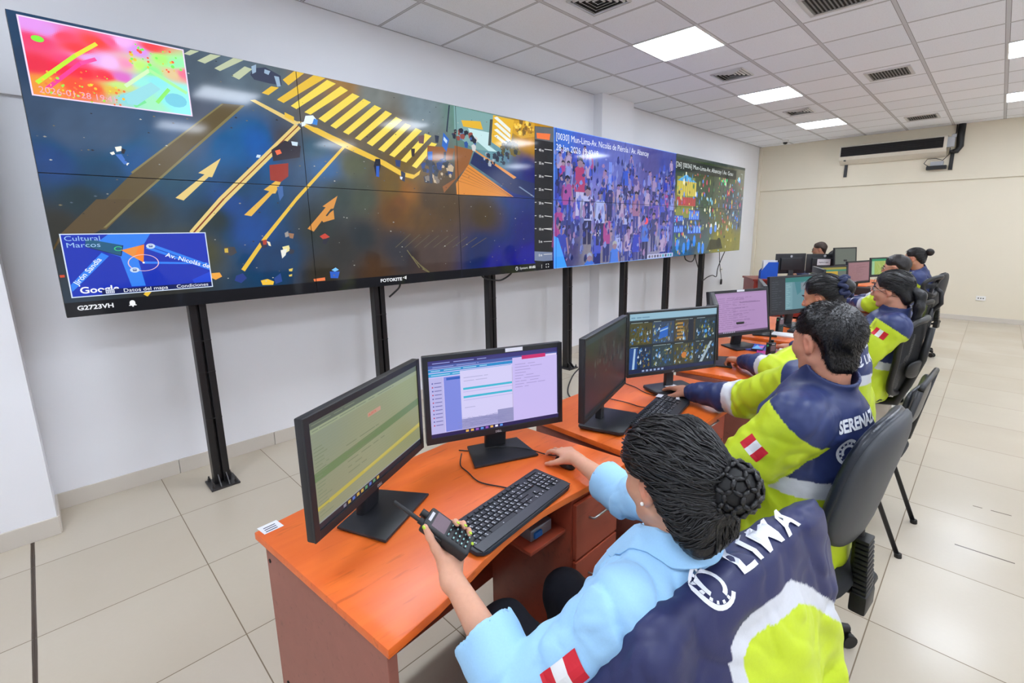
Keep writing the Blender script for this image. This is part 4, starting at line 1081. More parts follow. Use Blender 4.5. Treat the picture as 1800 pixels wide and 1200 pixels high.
M_top = wood('cherry_laminate_top', (216, 88, 28), (240, 122, 46)); M_side = wood('cherry_laminate_side_shaded', (146, 88, 74), (160, 100, 86), 0.5, 0.0)  # side panels: same wood, with its low light put into the colour
M_front = wood('cherry_laminate_front', (158, 66, 44), (178, 82, 56), 0.4, 0.1); M_edge = mat('cherry_edge_band', (190, 76, 40), 0.35)
M_red = wood('dark_red_laminate', (128, 36, 28), (150, 46, 34), 0.4, 0.1)
M_sticker = mat('white_sticker', (232, 232, 240), 0.5); M_ink = mat('print_ink', (60, 62, 74), 0.6)
def smooth_poly(pts, seg=6):
    """closed Catmull-Rom through points flagged smooth"""
    return pts
def desk(ox, oy, rz, top, label, ped=(0.80, 1.07), depth=0.60, W=1.06, sticker=False, mtop=None, mfront=None):
    """top: outline in local metres, x away from the display wall, y along it"""
    t = thing('desk', label, 'desk', (ox, oy, 0), rz, 'cherry desks in the operator row')
    MB().prism(top, 0.724, 0.75, bev=0.004).build('desktop', mtop or M_top, t, smooth=True)
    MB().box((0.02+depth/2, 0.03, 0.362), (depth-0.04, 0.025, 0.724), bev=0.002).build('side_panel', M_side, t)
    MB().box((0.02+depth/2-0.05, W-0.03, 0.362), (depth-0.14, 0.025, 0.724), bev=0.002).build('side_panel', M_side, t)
    MB().box((0.10, W/2, 0.42), (0.018, W-0.09, 0.60), bev=0.002).build('back_panel', mfront or M_front, t)
    if ped:
        a, b = ped; x1 = depth-0.09
        MB().box(((0.12+x1)/2, (a+b)/2, 0.40), (x1-0.12, b-a, 0.645), bev=0.003).build('pedestal', mfront or M_front, t)
        for k in range(3):
            d = MB().box((x1+0.009, (a+b)/2, 0.60-0.215*k), (0.016, b-a-0.01, 0.205), bev=0.003).build('drawer', mfront or M_front, t)
            MB().tube([(x1+0.017, (a+b)/2-0.05, 0.63-0.215*k), (x1+0.035, (a+b)/2-0.045, 0.63-0.215*k), (x1+0.035, (a+b)/2+0.045, 0.63-0.215*k), (x1+0.017, (a+b)/2+0.05, 0.63-0.215*k)], 0.004, 6).build('handle', mat('brushed_handle', (170, 168, 164), 0.3, metal=0.8), d, smooth='all')
    return t
def arc_top(pts): return pts
# outlines measured on the first two desks; the front edge swings in before the chair
T1 = [(0.0, 0.0), (0.637, 0.061), (0.632, 0.10), (0.617, 0.20), (0.597, 0.285), (0.573, 0.375), (0.552, 0.47), (0.540, 0.56), (0.536, 0.65), (0.540, 0.74), (0.548, 0.85), (0.553, 0.96), (0.555, 1.108), (-0.09, 1.045), (-0.073, 0.68), (-0.07, 0.60), (-0.045, 0.36), (-0.025, 0.167)]
d1 = desk(1.896, 0.251, 0, T1, 'cherry desk with the charcoal keyboard and a white label on its corner', ped=(0.79, 1.04), depth=0.62)
# the first desk's legs follow its slanted ends
for o in kids(d1):
    if o.name.startswith('side_panel'): o.rotation_euler.z = 0.095 if o.name == 'side_panel' else 0.06; o.location = ((0.0, -0.008, 0) if o.name == 'side_panel' else (0.0, 0.02, 0))
    if o.name.startswith('back_panel'): o.rotation_euler.z = 0.075
lb = MB().prism([(-0.012, 0.010), (0.034, 0.016), (0.030, 0.070), (-0.016, 0.064)], 0.7502, 0.7508).build('paper_label', M_sticker, d1)
ink = MB()
for k in range(3): ink.prism([(0.002+0.011*k, 0.022), (0.006+0.011*k, 0.0225), (0.003+0.011*k, 0.055), (-0.001+0.011*k, 0.0545)], 0.751, 0.7512)
ink.build('label_print', M_ink, lb)
MB().cyl((0.06, 0.0128, 0.68), (0.06, 0.03, 0.68), 0.006, n=10).cyl((0.08, 0.0138, 0.28), (0.08, 0.03, 0.28), 0.006, n=10).cyl((0.17, 0.022, 0.27), (0.17, 0.04, 0.27), 0.006, n=10).build('screw_cap', M_dark, d1)
MB().box((0.36, 0.70, 0.60), (0.30, 0.17, 0.012), bev=0.002).build('shelf', M_front, d1)
tb = thing('network_switch', 'small grey metal box on the shelf under the desk with the charcoal keyboard', 'electronics box', (2.29, 0.955, 0.606))
MB().box((0, 0, 0.02), (0.16, 0.10, 0.04), bev=0.004).build('case', mat('grey_metal_case', (150, 152, 158), 0.35, metal=0.5), tb)
MB().box((0.082, -0.02, 0.018), (0.012, 0.035, 0.02), bev=0.003).build('plug', mat('blue_plug', (20, 110, 190), 0.4), tb)
T2 = [(0.0, 0.0), (0.52, -0.015), (0.60, 0.06), (0.645, 0.16), (0.657, 0.29), (0.65, 0.45), (0.645, 0.61), (0.65, 0.78), (0.67, 1.02), (0.14, 1.026), (0.02, 1.026), (-0.005, 0.6), (-0.012, 0.25)]
desk(1.858, 1.416, 0, T2, 'second cherry desk, with the camera grid monitor and a black keyboard', ped=(0.60, 0.94), depth=0.62, W=1.02)
dk3 = [(0.0, 0.0), (0.62, 0.055), (0.605, 0.2), (0.58, 0.36), (0.56, 0.5), (0.55, 0.7), (0.545, 0.88), (0.55, 1.07), (-0.10, 1.04), (-0.06, 0.5), (-0.03, 0.2)]
desk(1.955, 2.578, 0, dk3, 'third cherry desk, with the lilac document monitor and notebooks', depth=0.58)
desk(1.90, 3.72, 0, dk3, 'fourth cherry desk, with the teal and black monitor', depth=0.58)
desk(1.90, 5.66, 0, dk3, 'fifth cherry desk, with the yellow window monitor', depth=0.58)
desk(1.90, 6.80, 0, dk3, 'sixth cherry desk, with the pink document monitor', depth=0.58)
desk(1.90, 8.10, 0, dk3, 'seventh cherry desk, with the green map monitor, last of the row', depth=0.58)
t = thing('desk', 'dark red desk standing crosswise before the person with thinning hair', 'desk', (0.98, 8.78, 0), 0.62)
MB().box((0, 0, 0.735), (1.55, 0.62, 0.03), bev=0.004).build('desktop', M_red, t)
for s in (-1, 1): MB().box((s*0.74, 0.0, 0.36), (0.028, 0.58, 0.72), bev=0.003).build('side_panel', M_red, t)
MB().box((0, -0.22, 0.42), (1.45, 0.02, 0.6), bev=0.003).build('back_panel', M_red, t)

# ================================================================== MONITORS
M_mon = mat('monitor_plastic', (34, 35, 39), 0.42, var=0.1); M_mon2 = mat('monitor_back_plastic', (38, 38, 41), 0.5, var=0.08, bump=0.05, bscale=400)
M_lcd = screen_mat('monitor_face', 0.95, 0.3, 0.35); M_logo = mat('logo_silver', (190, 190, 196), 0.3)
def monitor(x, y, zb, yaw, tilt, wd, ht, base, paint, label, style=0, logo=None, sticker=None, deskz=0.75, nu=40, group='monitors on the operator desks'):
    t = thing('monitor', label, 'monitor', (x, y, deskz), yaw, group)
    z0 = zb-deskz; R = Matrix.Rotation(-tilt, 3, 'Y')
    def P(a, b, c): return R @ Vector((a, b, c)) + Vector((0, 0, z0))
    bz = (0.019, 0.017, 0.019, 0.024) if style == 0 else (0.009, 0.009, 0.010, 0.018)   # left, right, top, bottom
    hs = MB()
    hs.box(P(-0.011, 0, ht/2), (0.022, wd, ht), R, bev=0.004)
    hs.box(P(-0.034, 0, ht*0.48), (0.03, wd*0.72, ht*0.62), R, bev=0.012, seg=3)
    hs.build('housing', M_mon, t, smooth=True)
    fr = MB()
    for c, s in (((0, -wd/2+bz[0]/2, ht/2), (0.006, bz[0], ht)), ((0, wd/2-bz[1]/2, ht/2), (0.006, bz[1], ht)), ((0, 0, ht-bz[2]/2), (0.006, wd-bz[0]-bz[1], bz[2])), ((0, 0, bz[3]/2), (0.006, wd-bz[0]-bz[1], bz[3]))):
        fr.box(P(c[0]+0.002, c[1], c[2]), s, R, bev=0.0015)
    fr.build('bezel', M_mon, t)
    sw, sh = wd-bz[0]-bz[1], ht-bz[2]-bz[3]
    # pictures are drawn in a unit of 1.6 x 0.9
    pt = Paint()
    if paint: paint(pt)
    picture('screen', (0, 0, 1.6, 0.9), nu, nu*9//16, base, pt, lambda u, v, h: tuple(P(0.0006+h*0.6, -wd/2+bz[0]+u/1.6*sw, bz[3]+v/0.9*sh)), M_lcd, t)
    if style == 0:
        MB().box((-0.035, 0, z0*0.5+0.05), (0.03, 0.085, z0+0.10), Matrix.Rotation(0.12, 3, 'Y'), bev=0.012, seg=3).build('stand_neck', M_mon, t, smooth=True)
        MB().prism([(-0.075, -0.105), (0.098, -0.125), (0.098, 0.125), (-0.075, 0.105)], 0, 0.012, bev=0.004).build('stand_base', M_mon, t, smooth=True)
    else:
        MB().box((-0.03, 0, z0*0.5+0.04), (0.028, 0.045, z0+0.08), bev=0.006).build('stand_neck', M_mon, t, smooth=True)
        MB().prism([(-0.085, -0.115), (-0.075, -0.125), (0.10, -0.125), (0.115, -0.11), (0.115, 0.11), (0.10, 0.125), (-0.075, 0.125), (-0.085, 0.115)], 0.006, 0.022, bev=0.004).build('stand_base', M_mon, t, smooth=True)
        MB().cyl((0.09, 0, 0), (0.09, 0, 0.008), 0.02).cyl((-0.06, 0.08, 0), (-0.06, 0.08, 0.008), 0.02).cyl((-0.06, -0.08, 0), (-0.06, -0.08, 0.008), 0.02).build('rubber_foot', M_black, t)
    if logo:
        T, W = text_tris(logo, 0.02); mb = MB(); s = 0.011
        for tr in T: mb.add([P(0.0056, (p[0]-W/2)*s, bz[3]*0.25+p[1]*s) for p in tr], [(0, 1, 2)])
        mb.build('logo', M_logo, t)
    if sticker is not None:
        mb = MB().box(P(0.0056, sticker*wd, ht-bz[2]*0.42), (0.001, 0.07, 0.014), R); mb.build('name_sticker', M_sticker, t)
    return t
def flat(*c):
    def f(U, V): return np.broadcast_to(np.array(lin(c)), U.shape+(3,)).copy()*(1+0.04*wob(U, V, 6, 3))[..., None]
    return f
def field(pts, p=3.0, n=0.0, seed=4, f=9):
    def g(U, V):
        C = idw(pts, U+0.05*wob(U, V, f, seed)*(n > 0), V+0.05*wob(U, V, f, seed+1)*(n > 0), p)
        return C*(1+n*wob(U, V, f*3, seed+2))[..., None]
    return g
def lines(p, x0, x1, ys, rgb, seed, h=0.008, seg=(0.05, 0.25), gap=(0.01, 0.05), fill=0.9):
    r = random.Random(seed)
    for y in ys:
        x = x0; end = x0+(x1-x0)*r.uniform(0.3, 1.0)*fill
        while x < end:
            l = r.uniform(*seg); p.rect(x, y, min(x+l, end), y+h, rgb); x += l+r.uniform(*gap)
def ui_sheet(p):
    p.rect(0, 0.84, 1.6, 0.9, (92, 104, 92)); p.rect(0, 0.80, 1.6, 0.84, (150, 162, 132)); lines(p, 0.03, 1.5, [0.865, 0.815], (120, 132, 112), 1)
    for k in range(26): p.line((0.02, 0.08+k*0.027), (1.58, 0.08+k*0.027), 0.0015, (132, 142, 108))
    p.poly([(0.0, 0.40), (1.6, 0.455), (1.6, 0.53), (0.0, 0.475)], (106, 130, 88)); p.poly([(0.0, 0.155), (1.6, 0.20), (1.6, 0.235), (0.0, 0.19)], (184, 172, 76)); p.poly([(0.6, 0.185), (1.6, 0.21), (1.6, 0.245), (0.6, 0.205)], (192, 180, 92))
    p.rect(0.72, 0.66, 0.92, 0.70, (190, 150, 130)); p.text('ALERTA', (0.73, 0.667), 0.034, (206, 70, 60))
    lines(p, 0.03, 0.35, [0.10+k*0.03 for k in range(20)], (120, 132, 104), 2, 0.007, fill=0.5); lines(p, 0.40, 1.5, [0.28+k*0.05 for k in range(6)], (118, 128, 100), 3, 0.008, fill=0.5)
    p.rect(0, 0, 1.6, 0.05, (30, 32, 44)); p.rect(0, 0.05, 1.6, 0.062, (140, 150, 150))
    for k in range(9): p.rect(0.30+k*0.06, 0.012, 0.335+k*0.06, 0.04, random.Random(k).choice([(70, 110, 190), (190, 160, 70), (80, 150, 110), (120, 124, 140)]))
def ui_browser(p):
    p.rect(0, 0.845, 1.6, 0.9, (58, 52, 120)); p.rect(0, 0.805, 1.6, 0.845, (76, 96, 170)); lines(p, 0.05, 1.0, [0.862, 0.818], (150, 160, 220), 5, 0.01)
    p.rect(0, 0.765, 1.02, 0.80, (40, 140, 206)); p.rect(0, 0.715, 0.98, 0.755, (52, 160, 216)); lines(p, 0.03, 0.9, [0.728, 0.777], (170, 214, 240), 6, 0.01)
    p.rect(0, 0.05, 0.16, 0.70, (190, 186, 236)); p.rect(0.17, 0.05, 0.36, 0.70, (128, 140, 226)); p.rect(0.20, 0.66, 0.36, 0.69, (50, 96, 190))
    for k in range(12): p.disc((0.04, 0.64-0.045*k), 0.009, (190, 70, 110) if k % 2 else (90, 90, 170), 8); p.rect(0.06, 0.635-0.045*k, 0.14, 0.645-0.045*k, (120, 116, 180))
    p.rect(0.36, 0.05, 1.0, 0.72, (196, 186, 226)); p.rect(0.36, 0.16, 0.99, 0.75, (216, 210, 250)); p.rect(0.80, 0.05, 1.0, 0.22, (150, 150, 196)); p.rect(0.36, 0.05, 0.80, 0.17, (160, 158, 206))
    r = random.Random(8)
    for k in range(70): p.line((0.30+r.random()*0.70, 0.05+r.random()*0.14), (0.30+r.random()*0.70, 0.05+r.random()*0.14), 0.002, (140, 140, 190))
    for y in (0.52, 0.42): p.rect(0.39, y, 0.99, y+0.025, (66, 186, 216)); p.rect(0.39, y-0.03, 0.99, y-0.02, (196, 190, 240))
    lines(p, 0.40, 0.9, [0.62, 0.66, 0.30], (180, 176, 220), 9, 0.008)
    p.rect(1.0, 0.05, 1.58, 0.83, (204, 190, 246)); lines(p, 1.03, 1.5, [0.74-0.035*k for k in range(9)], (170, 156, 214), 10, 0.008)
    p.rect(1.12, 0.80, 1.43, 0.845, (206, 40, 110)); p.rect(1.44, 0.81, 1.58, 0.83, (226, 214, 250)); p.rect(1.585, 0.05, 1.6, 0.9, (30, 24, 60))
    p.rect(0, 0, 1.6, 0.045, (36, 30, 84))
    for k in range(8): p.rect(0.40+k*0.06, 0.01, 0.435+k*0.06, 0.036, random.Random(k+3).choice([(90, 150, 230), (230, 180, 90), (150, 90, 190), (230, 230, 250)]))
def ui_dark(p):
    r = random.Random(5); p.rect(0, 0.83, 1.6, 0.9, (48, 60, 62))
    for k in range(60):
        x, y = r.uniform(0.3, 1.5), r.uniform(0.35, 0.75); w_ = r.uniform(0.01, 0.05); h_ = r.uniform(0.02, 0.12)
        p.poly([(x-w_, y), (x, y-h_*0.5), (x+w_, y), (x+w_*0.3, y+h_)], r.choice([(30, 34, 30), (48, 46, 40), (62, 62, 56), (26, 28, 30), (74, 76, 70)]))
    p.rect(0, 0, 1.6, 0.035, (28, 26, 30))
def ui_grid(p):
    r = random.Random(9)
    p.rect(0, 0.80, 1.6, 0.9, (146, 186, 206)); p.rect(0, 0.795, 1.6, 0.805, (70, 96, 110)); lines(p, 0.03, 0.9, [0.83], (110, 150, 176), 4, 0.02)
    p.rect(0, 0.0, 1.6, 0.055, (22, 36, 74))
    for k in range(6): p.rect(0.24+k*0.07, 0.014, 0.28+k*0.07, 0.042, (150, 170, 206))
    tints = [[(70, 66, 30), (46, 66, 90), (70, 60, 36), (30, 50, 56)], [(20, 44, 74), (40, 60, 66), (66, 66, 40), (36, 48, 52)]]
    for i in range(4):
        for j in range(2):
            x0, y0 = 0.01+i*0.398, 0.43-j*0.365
            x1, y1 = x0+0.392, y0+0.345
            p.rect(x0, y0, x1, y1, tints[j][i]); p.rect(x0, y1-0.02, x1, y1, (24, 34, 38)); lines(p, x0+0.02, x1, [y1-0.016], (150, 170, 170), i+j, 0.008)
            vx = r.uniform(x0+0.1, x1-0.1)
            for k in range(4): p.line((vx, y1-0.05), (x0+0.02+k*0.11, y0+0.01), 0.008, tuple(int(v*1.5) for v in tints[j][i]))
            for k in range(46):
                x, y = r.uniform(x0+0.02, x1-0.03), r.uniform(y0+0.02, y1-0.06); w_ = r.uniform(0.006, 0.022); h_ = r.uniform(0.01, 0.06)
                p.poly([(x-w_, y), (x, y-h_*0.4), (x+w_, y), (x+w_*0.3, min(y+h_, y1-0.02))], r.choice([(40, 70, 110), (90, 150, 206), (150, 150, 70), (26, 34, 40), (70, 84, 60), (190, 206, 216), (110, 90, 40), (50, 110, 180)]))
            if (i, j) == (1, 0): p.poly([(x0+0.12, y0+0.06), (x0+0.28, y0+0.10), (x0+0.28, y0+0.26), (x0+0.14, y0+0.22)], (30, 96, 190)); p.poly([(x0+0.13, y0+0.17), (x0+0.28, y0+0.21), (x0+0.28, y0+0.23), (x0+0.13, y0+0.19)], (150, 190, 226))
            if (i, j) == (0, 1): p.rect(x0, y0, x0+0.14, y1-0.02, (20, 70, 140)); p.poly([(x0+0.05, y0), (x0+0.09, y0), (x0+0.11, y1-0.03), (x0+0.08, y1-0.03)], (170, 200, 226))
            if (i, j) == (2, 0):
                for k in range(5): p.rect(x0+0.05, y0+0.04+k*0.055, x0+0.16, y0+0.07+k*0.055, (170, 130, 60))
                p.rect(x0+0.26, y0, x0+0.36, y1-0.02, (20, 30, 46))
            if (i, j) == (2, 1): p.disc((x0+0.2, y0+0.14), 0.05, (196, 120, 50), 10)
            if (i, j) == (3, 0): p.disc((x0+0.2, y0+0.12), 0.03, (60, 150, 226), 8)
            if (i, j) == (3, 1): p.poly([(x0+0.10, y0), (x0+0.16, y0), (x0+0.34, y1-0.03), (x0+0.30, y1-0.03)], (160, 180, 190))
    p.rect(0.0, 0.0, 0.004, 0.9, (20, 24, 30))
def ui_doc(rgb, dark, seed):
    def f(p):
        p.rect(0, 0, 1.6, 0.035, tuple(int(v*0.5) for v in rgb)); p.rect(0, 0.86, 1.6, 0.9, tuple(int(v*0.94) for v in rgb))
        lines(p, 0.05, 1.5, [0.10+0.045*k for k in range(16)], dark, seed, 0.009); lines(p, 0.6, 1.5, [0.12+0.07*k for k in range(10)], dark, seed+1, 0.009); p.rect(0.8, 0.66, 1.4, 0.672, tuple(int(v*0.8) for v in dark))
        for k in range(7): p.rect(0.3+k*0.05, 0.006, 0.33+k*0.05, 0.028, (190, 180, 210))
    return f
def ui_teal(p):
    p.rect(0, 0, 0.52, 0.9, (26, 32, 38)); lines(p, 0.03, 0.46, [0.08+0.06*k for k in range(13)], (66, 74, 80), 4, 0.012)
    p.rect(0.52, 0.78, 1.6, 0.9, (36, 116, 112)); p.rect(0.52, 0.05, 0.78, 0.78, (108, 150, 160)); p.rect(0.78, 0.05, 1.6, 0.78, (92, 136, 146)); lines(p, 0.55, 0.75, [0.1+0.05*k for k in range(13)], (150, 186, 190), 6, 0.012)
    p.poly([(0.86, 0.78), (1.2, 0.78), (1.1, 0.5), (0.96, 0.42)], (56, 120, 130)); p.rect(1.1, 0.55, 1.6, 0.75, (120, 132, 140)); p.rect(0, 0, 1.6, 0.045, (20, 24, 28))
def ui_yellow(p):
    p.rect(0, 0.80, 1.6, 0.9, (150, 140, 56)); p.rect(0, 0.72, 1.6, 0.80, (50, 124, 96)); p.rect(0, 0, 1.6, 0.72, (96, 104, 92)); p.rect(0.36, 0, 1.12, 0.72, (190, 158, 40)); p.rect(0.74, 0.33, 0.78, 0.36, (110, 90, 30)); lines(p, 0.5, 1.0, [0.5, 0.2], (170, 140, 40), 3, 0.012); p.rect(0, 0, 0.3, 0.72, (66, 70, 70))
def ui_map(p):
    p.rect(0, 0.78, 1.6, 0.9, (40, 140, 96)); p.rect(0, 0, 0.2, 0.78, (150, 196, 150)); p.rect(0.2, 0, 1.6, 0.78, (156, 176, 84)); r = random.Random(3)
    for k in range(16): p.line((r.uniform(0.2, 1.6), 0), (r.uniform(0.2, 1.6), 0.78), 0.012, (190, 196, 130))
    p.rect(0, 0, 1.6, 0.04, (24, 30, 34))
monitor(2.077, 0.548, 0.838, 0.488, 0.0, 0.553, 0.327, field([(0.2, 0.8, 136, 146, 126), (1.4, 0.8, 146, 158, 118), (0.2, 0.2, 140, 144, 116), (1.4, 0.2, 146, 148, 108), (0.8, 0.5, 146, 152, 122)], 2), ui_sheet, 'monitor with a green and yellow spreadsheet', logo='DELL')
monitor(2.037, 1.073, 0.828, -0.406, 0.022, 0.548, 0.331, flat(206, 196, 246), ui_browser, 'monitor with a lilac browser window and turquoise bars', logo='DELL', sticker=0.13)
monitor(2.179, 1.587, 0.850, 0.287, 0.0, 0.562, 0.340, field([(0.3, 0.8, 44, 54, 40), (1.4, 0.8, 38, 46, 30), (0.2, 0.4, 50, 30, 34), (1.4, 0.45, 56, 44, 40), (0.2, 0.1, 64, 34, 40), (1.4, 0.1, 58, 34, 40), (0.8, 0.3, 60, 34, 34)], 2.4, 0.1), ui_dark, 'nearly black monitor turned sideways on the second desk', style=1)  # reddish gradient is a reflection painted into the screen picture
monitor(2.187, 2.17, 0.852, -0.46, 0.015, 0.547, 0.335, flat(30, 40, 44), ui_grid, 'monitor with an eight picture camera grid, on the second desk', style=1, logo='LG')
monitor(2.12, 2.86, 0.835, 0.45, 0.05, 0.553, 0.327, flat(80, 50, 60), ui_doc((110, 70, 84), (80, 50, 60), 5), 'monitor seen edge on behind the camera grid monitor, on the third desk', nu=12)
monitor(2.087, 3.377, 0.833, -0.413, 0.149, 0.557, 0.327, flat(176, 142, 190), ui_doc((180, 146, 194), (140, 108, 156), 7), 'monitor with a lilac page of text, on the third desk', sticker=0.02, nu=24)
monitor(2.05, 3.93, 0.838, 0.40, 0.05, 0.553, 0.327, flat(40, 44, 50), None, 'monitor seen edge on beside the teal window monitor', nu=12)
monitor(2.130, 4.429, 0.854, -0.408, 0.104, 0.552, 0.329, flat(92, 136, 146), ui_teal, 'monitor split between black text and a teal window, on the fourth desk', nu=24)
monitor(1.95, 6.02, 0.838, 0.45, 0.05, 0.50, 0.30, flat(50, 50, 54), None, 'monitor seen edge on beside the yellow window monitor', nu=12)
monitor(1.986, 6.45, 0.862, -0.50, 0.114, 0.470, 0.271, flat(96, 104, 92), ui_yellow, 'monitor with a yellow window under a green bar, on the fifth desk', nu=24)
monitor(2.091, 7.342, 0.856, -0.354, 0.091, 0.481, 0.292, flat(150, 108, 116), ui_doc((152, 110, 118), (120, 84, 92), 9), 'monitor with a dusty pink page, on the sixth desk', nu=24)
monitor(2.167, 8.619, 0.851, -0.509, 0.096, 0.485, 0.28, flat(156, 176, 84), ui_map, 'monitor with a yellow green map under a green bar, on the seventh desk', nu=24)
monitor(1.60, 9.05, 0.96, -0.45, 0.10, 0.50, 0.29, flat(96, 104, 96), None, 'raised grey monitor peeking over the green map monitor', nu=12, deskz=0.765)
m11 = monitor(0.907, 8.601, 0.83, 2.483, 0.0, 0.528, 0.323, flat(60, 60, 64), None, 'monitor seen from behind beside the blue file box, on the dark red desk', nu=12, group='monitors seen from behind')
m12 = monitor(1.303, 8.994, 0.83, 2.20, 0.0, 0.546, 0.312, flat(60, 60, 64), None, 'monitor seen from behind with a paper sign taped on its back', nu=12, group='monitors seen from behind')
for m in (m11, m12): MB().lathe([(0.020, 0), (0.020, 0.002), (0.015, 0.0022)], 20, Matrix(((0, 0, -1, -0.025), (0, 1, 0, 0), (1, 0, 0, 0.36), (0, 0, 0, 1)))).build('logo_ring', M_logo, m)
sg = MB().box((-0.052, 0.02, 0.26), (0.001, 0.20, 0.10)).build('paper_sign', mat('white_paper', (228, 228, 232), 0.7), m12)
T, W = text_tris('Bigítica Lugar', 0.03); mb = MB()
for tr in T: mb.add([(-0.0528, 0.095-p[0]*0.150/W, 0.25+p[1]*0.022) for p in tr], [(0, 1, 2)])
mb.build('sign_text', M_ink, sg)
t = thing('file_box', 'blue slanted magazine file box with papers on the dark red desk', 'file box', (0.66, 8.36, 0.75), 0.62+PI/2*0)
for s in (-1, 1):
    mb = MB(); P8 = [(-0.13, 0.0), (0.13, 0.0), (0.13, 0.27), (-0.02, 0.27), (-0.13, 0.12)]
    mb.add([(p[0], s*0.05-0.002, p[1]) for p in P8]+[(p[0], s*0.05+0.002, p[1]) for p in P8], [(0, 1, 2, 3, 4), (9, 8, 7, 6, 5)]+[((i+1) % 5, i, i+5, (i+1) % 5+5) for i in range(5)])
    mb.build('side_panel', mat('blue_cardboard', (14, 82, 190), 0.5), t)
MB().box((0.129, 0, 0.135), (0.004, 0.10, 0.27)).box((-0.129, 0, 0.06), (0.004, 0.10, 0.12)).box((0, 0, 0.002), (0.26, 0.10, 0.004)).build('box_frame', MATS['blue_cardboard'], t)
pp = MB()
for k in range(7): pp.box((0.01, -0.04+0.013*k, 0.155), (0.21, 0.006, 0.29-0.01*(k % 3)))
pp.build('papers', MATS['white_paper'], t)

# ================================================================== KEYBOARDS, MICE, RADIOS
M_kb = mat('keyboard_plastic', (44, 46, 52), 0.45, var=0.08); M_key = mat('keycap_plastic', (38, 39, 44), 0.4, var=0.08); M_keyink = mat('key_legend', (190, 192, 198), 0.5)
def keyboard(x, y, rz, label, individual):
    t = thing('keyboard', label, 'keyboard', (x, y, 0.7515), rz, 'computer keyboards')
    # local +y runs along the rows to the number pad, +x towards the typist
    L2, D2 = 0.222, 0.078
    pl = [(-D2, -L2+0.004), (-D2+0.004, -L2), (D2-0.02, -L2), (D2-0.004, -L2+0.014), (D2, -L2+0.03), (D2, L2-0.03), (D2-0.004, L2-0.014), (D2-0.02, L2), (-D2+0.004, L2), (-D2, L2-0.004)]
    M = Matrix.Rotation(0.05, 4, 'Y')
    MB().prism(pl, 0.004, 0.018, bev=0.003, M=M).build('keyboard_body', M_kb, t, smooth=True)
    MB().box((D2-0.02, 0, 0.018), (0.034, 2*L2-0.02, 0.002), M.to_3x3()).build('palm_strip', mat('keyboard_strip', (56, 58, 64), 0.35), t)
    rows = []; p = 0.0192; ox = -0.058
    for k in range(15): rows.append((ox-0.002, -0.205+k*0.0205+(0.008 if k > 4 else 0)+(0.006 if k > 8 else 0), 0.010, 0.016))
    widths = [[1]*13+[2], [1.5]+[1]*12+[1.5], [1.8]+[1]*11+[2.2], [1.3]+[1]*11+[2.7], [1.5, 1, 1.3, 5.8, 1.3, 1, 1, 2.1]]
    for r, ws in enumerate(widths):
        yy = -0.212; x_ = ox+0.018+r*0.0185
        for wv in ws:
            if r == 4 and False: continue
            rows.append((x_, yy+wv*p/2, 0.0165, wv*p-0.0025)); yy += wv*p
        for k in range(3):
            if r in (0, 1) or (r == 4) or (r == 3 and k == 1): rows.append((x_, 0.083+k*0.0185, 0.0165, 0.016))
        for k in range(4):
            if not (r == 4 and k == 1): rows.append((x_, 0.1435+k*0.0185, 0.0165, 0.016))
    rows.append((ox-0.002, 0.17, 0.008, 0.05))
    leg = MB(); allk = MB()
    for i, (kx, ky, sx, sy) in enumerate(rows):
        z = 0.0185-kx*0.05
        shape = lambda mb: mb.prism([(kx-sx/2, ky-sy/2), (kx+sx/2, ky-sy/2), (kx+sx/2, ky+sy/2), (kx-sx/2, ky+sy/2)], z-0.001, z+0.0035, bev=0.0012)
        if individual and i < 100: shape(MB()).build('key', M_key, t)
        else: shape(allk)
        if i < len(rows) and sy < 0.04 and sx > 0.012: leg.box((kx-0.003, ky-0.003, z+0.0036), (0.0045, 0.004, 0.0002)); 
        if i % 3 and sx > 0.012: leg.box((kx+0.003, ky-0.002, z+0.0036), (0.004, 0.003, 0.0002))
    if allk.v: tag(allk.build('small_keys' if individual else 'keys', M_key, t), kind='stuff')
    leg.build('key_legends', M_keyink, t)
    return t
keyboard(2.363, 0.832, 0.12, 'charcoal keyboard with light key legends, lying before the lilac browser monitor', True)
kb2 = keyboard(2.312, 1.835, 0.19, 'black keyboard with white notes stuck on it, on the second desk', False)
MB().box((-0.064, 0.17, 0.0265), (0.028, 0.045, 0.0006)).box((0.02, 0.19, 0.024), (0.016, 0.04, 0.0006), Matrix.Rotation(0.3, 3, 'Z')).build('paper_note', M_sticker, kb2)
tag(MB().prism([(2.158, 2.150), (2.168, 2.212), (2.212, 2.200), (2.200, 2.138)], 0.7735, 0.7745).build('paper_note', M_sticker), 'white paper note lying on the camera grid monitor stand', 'paper note')
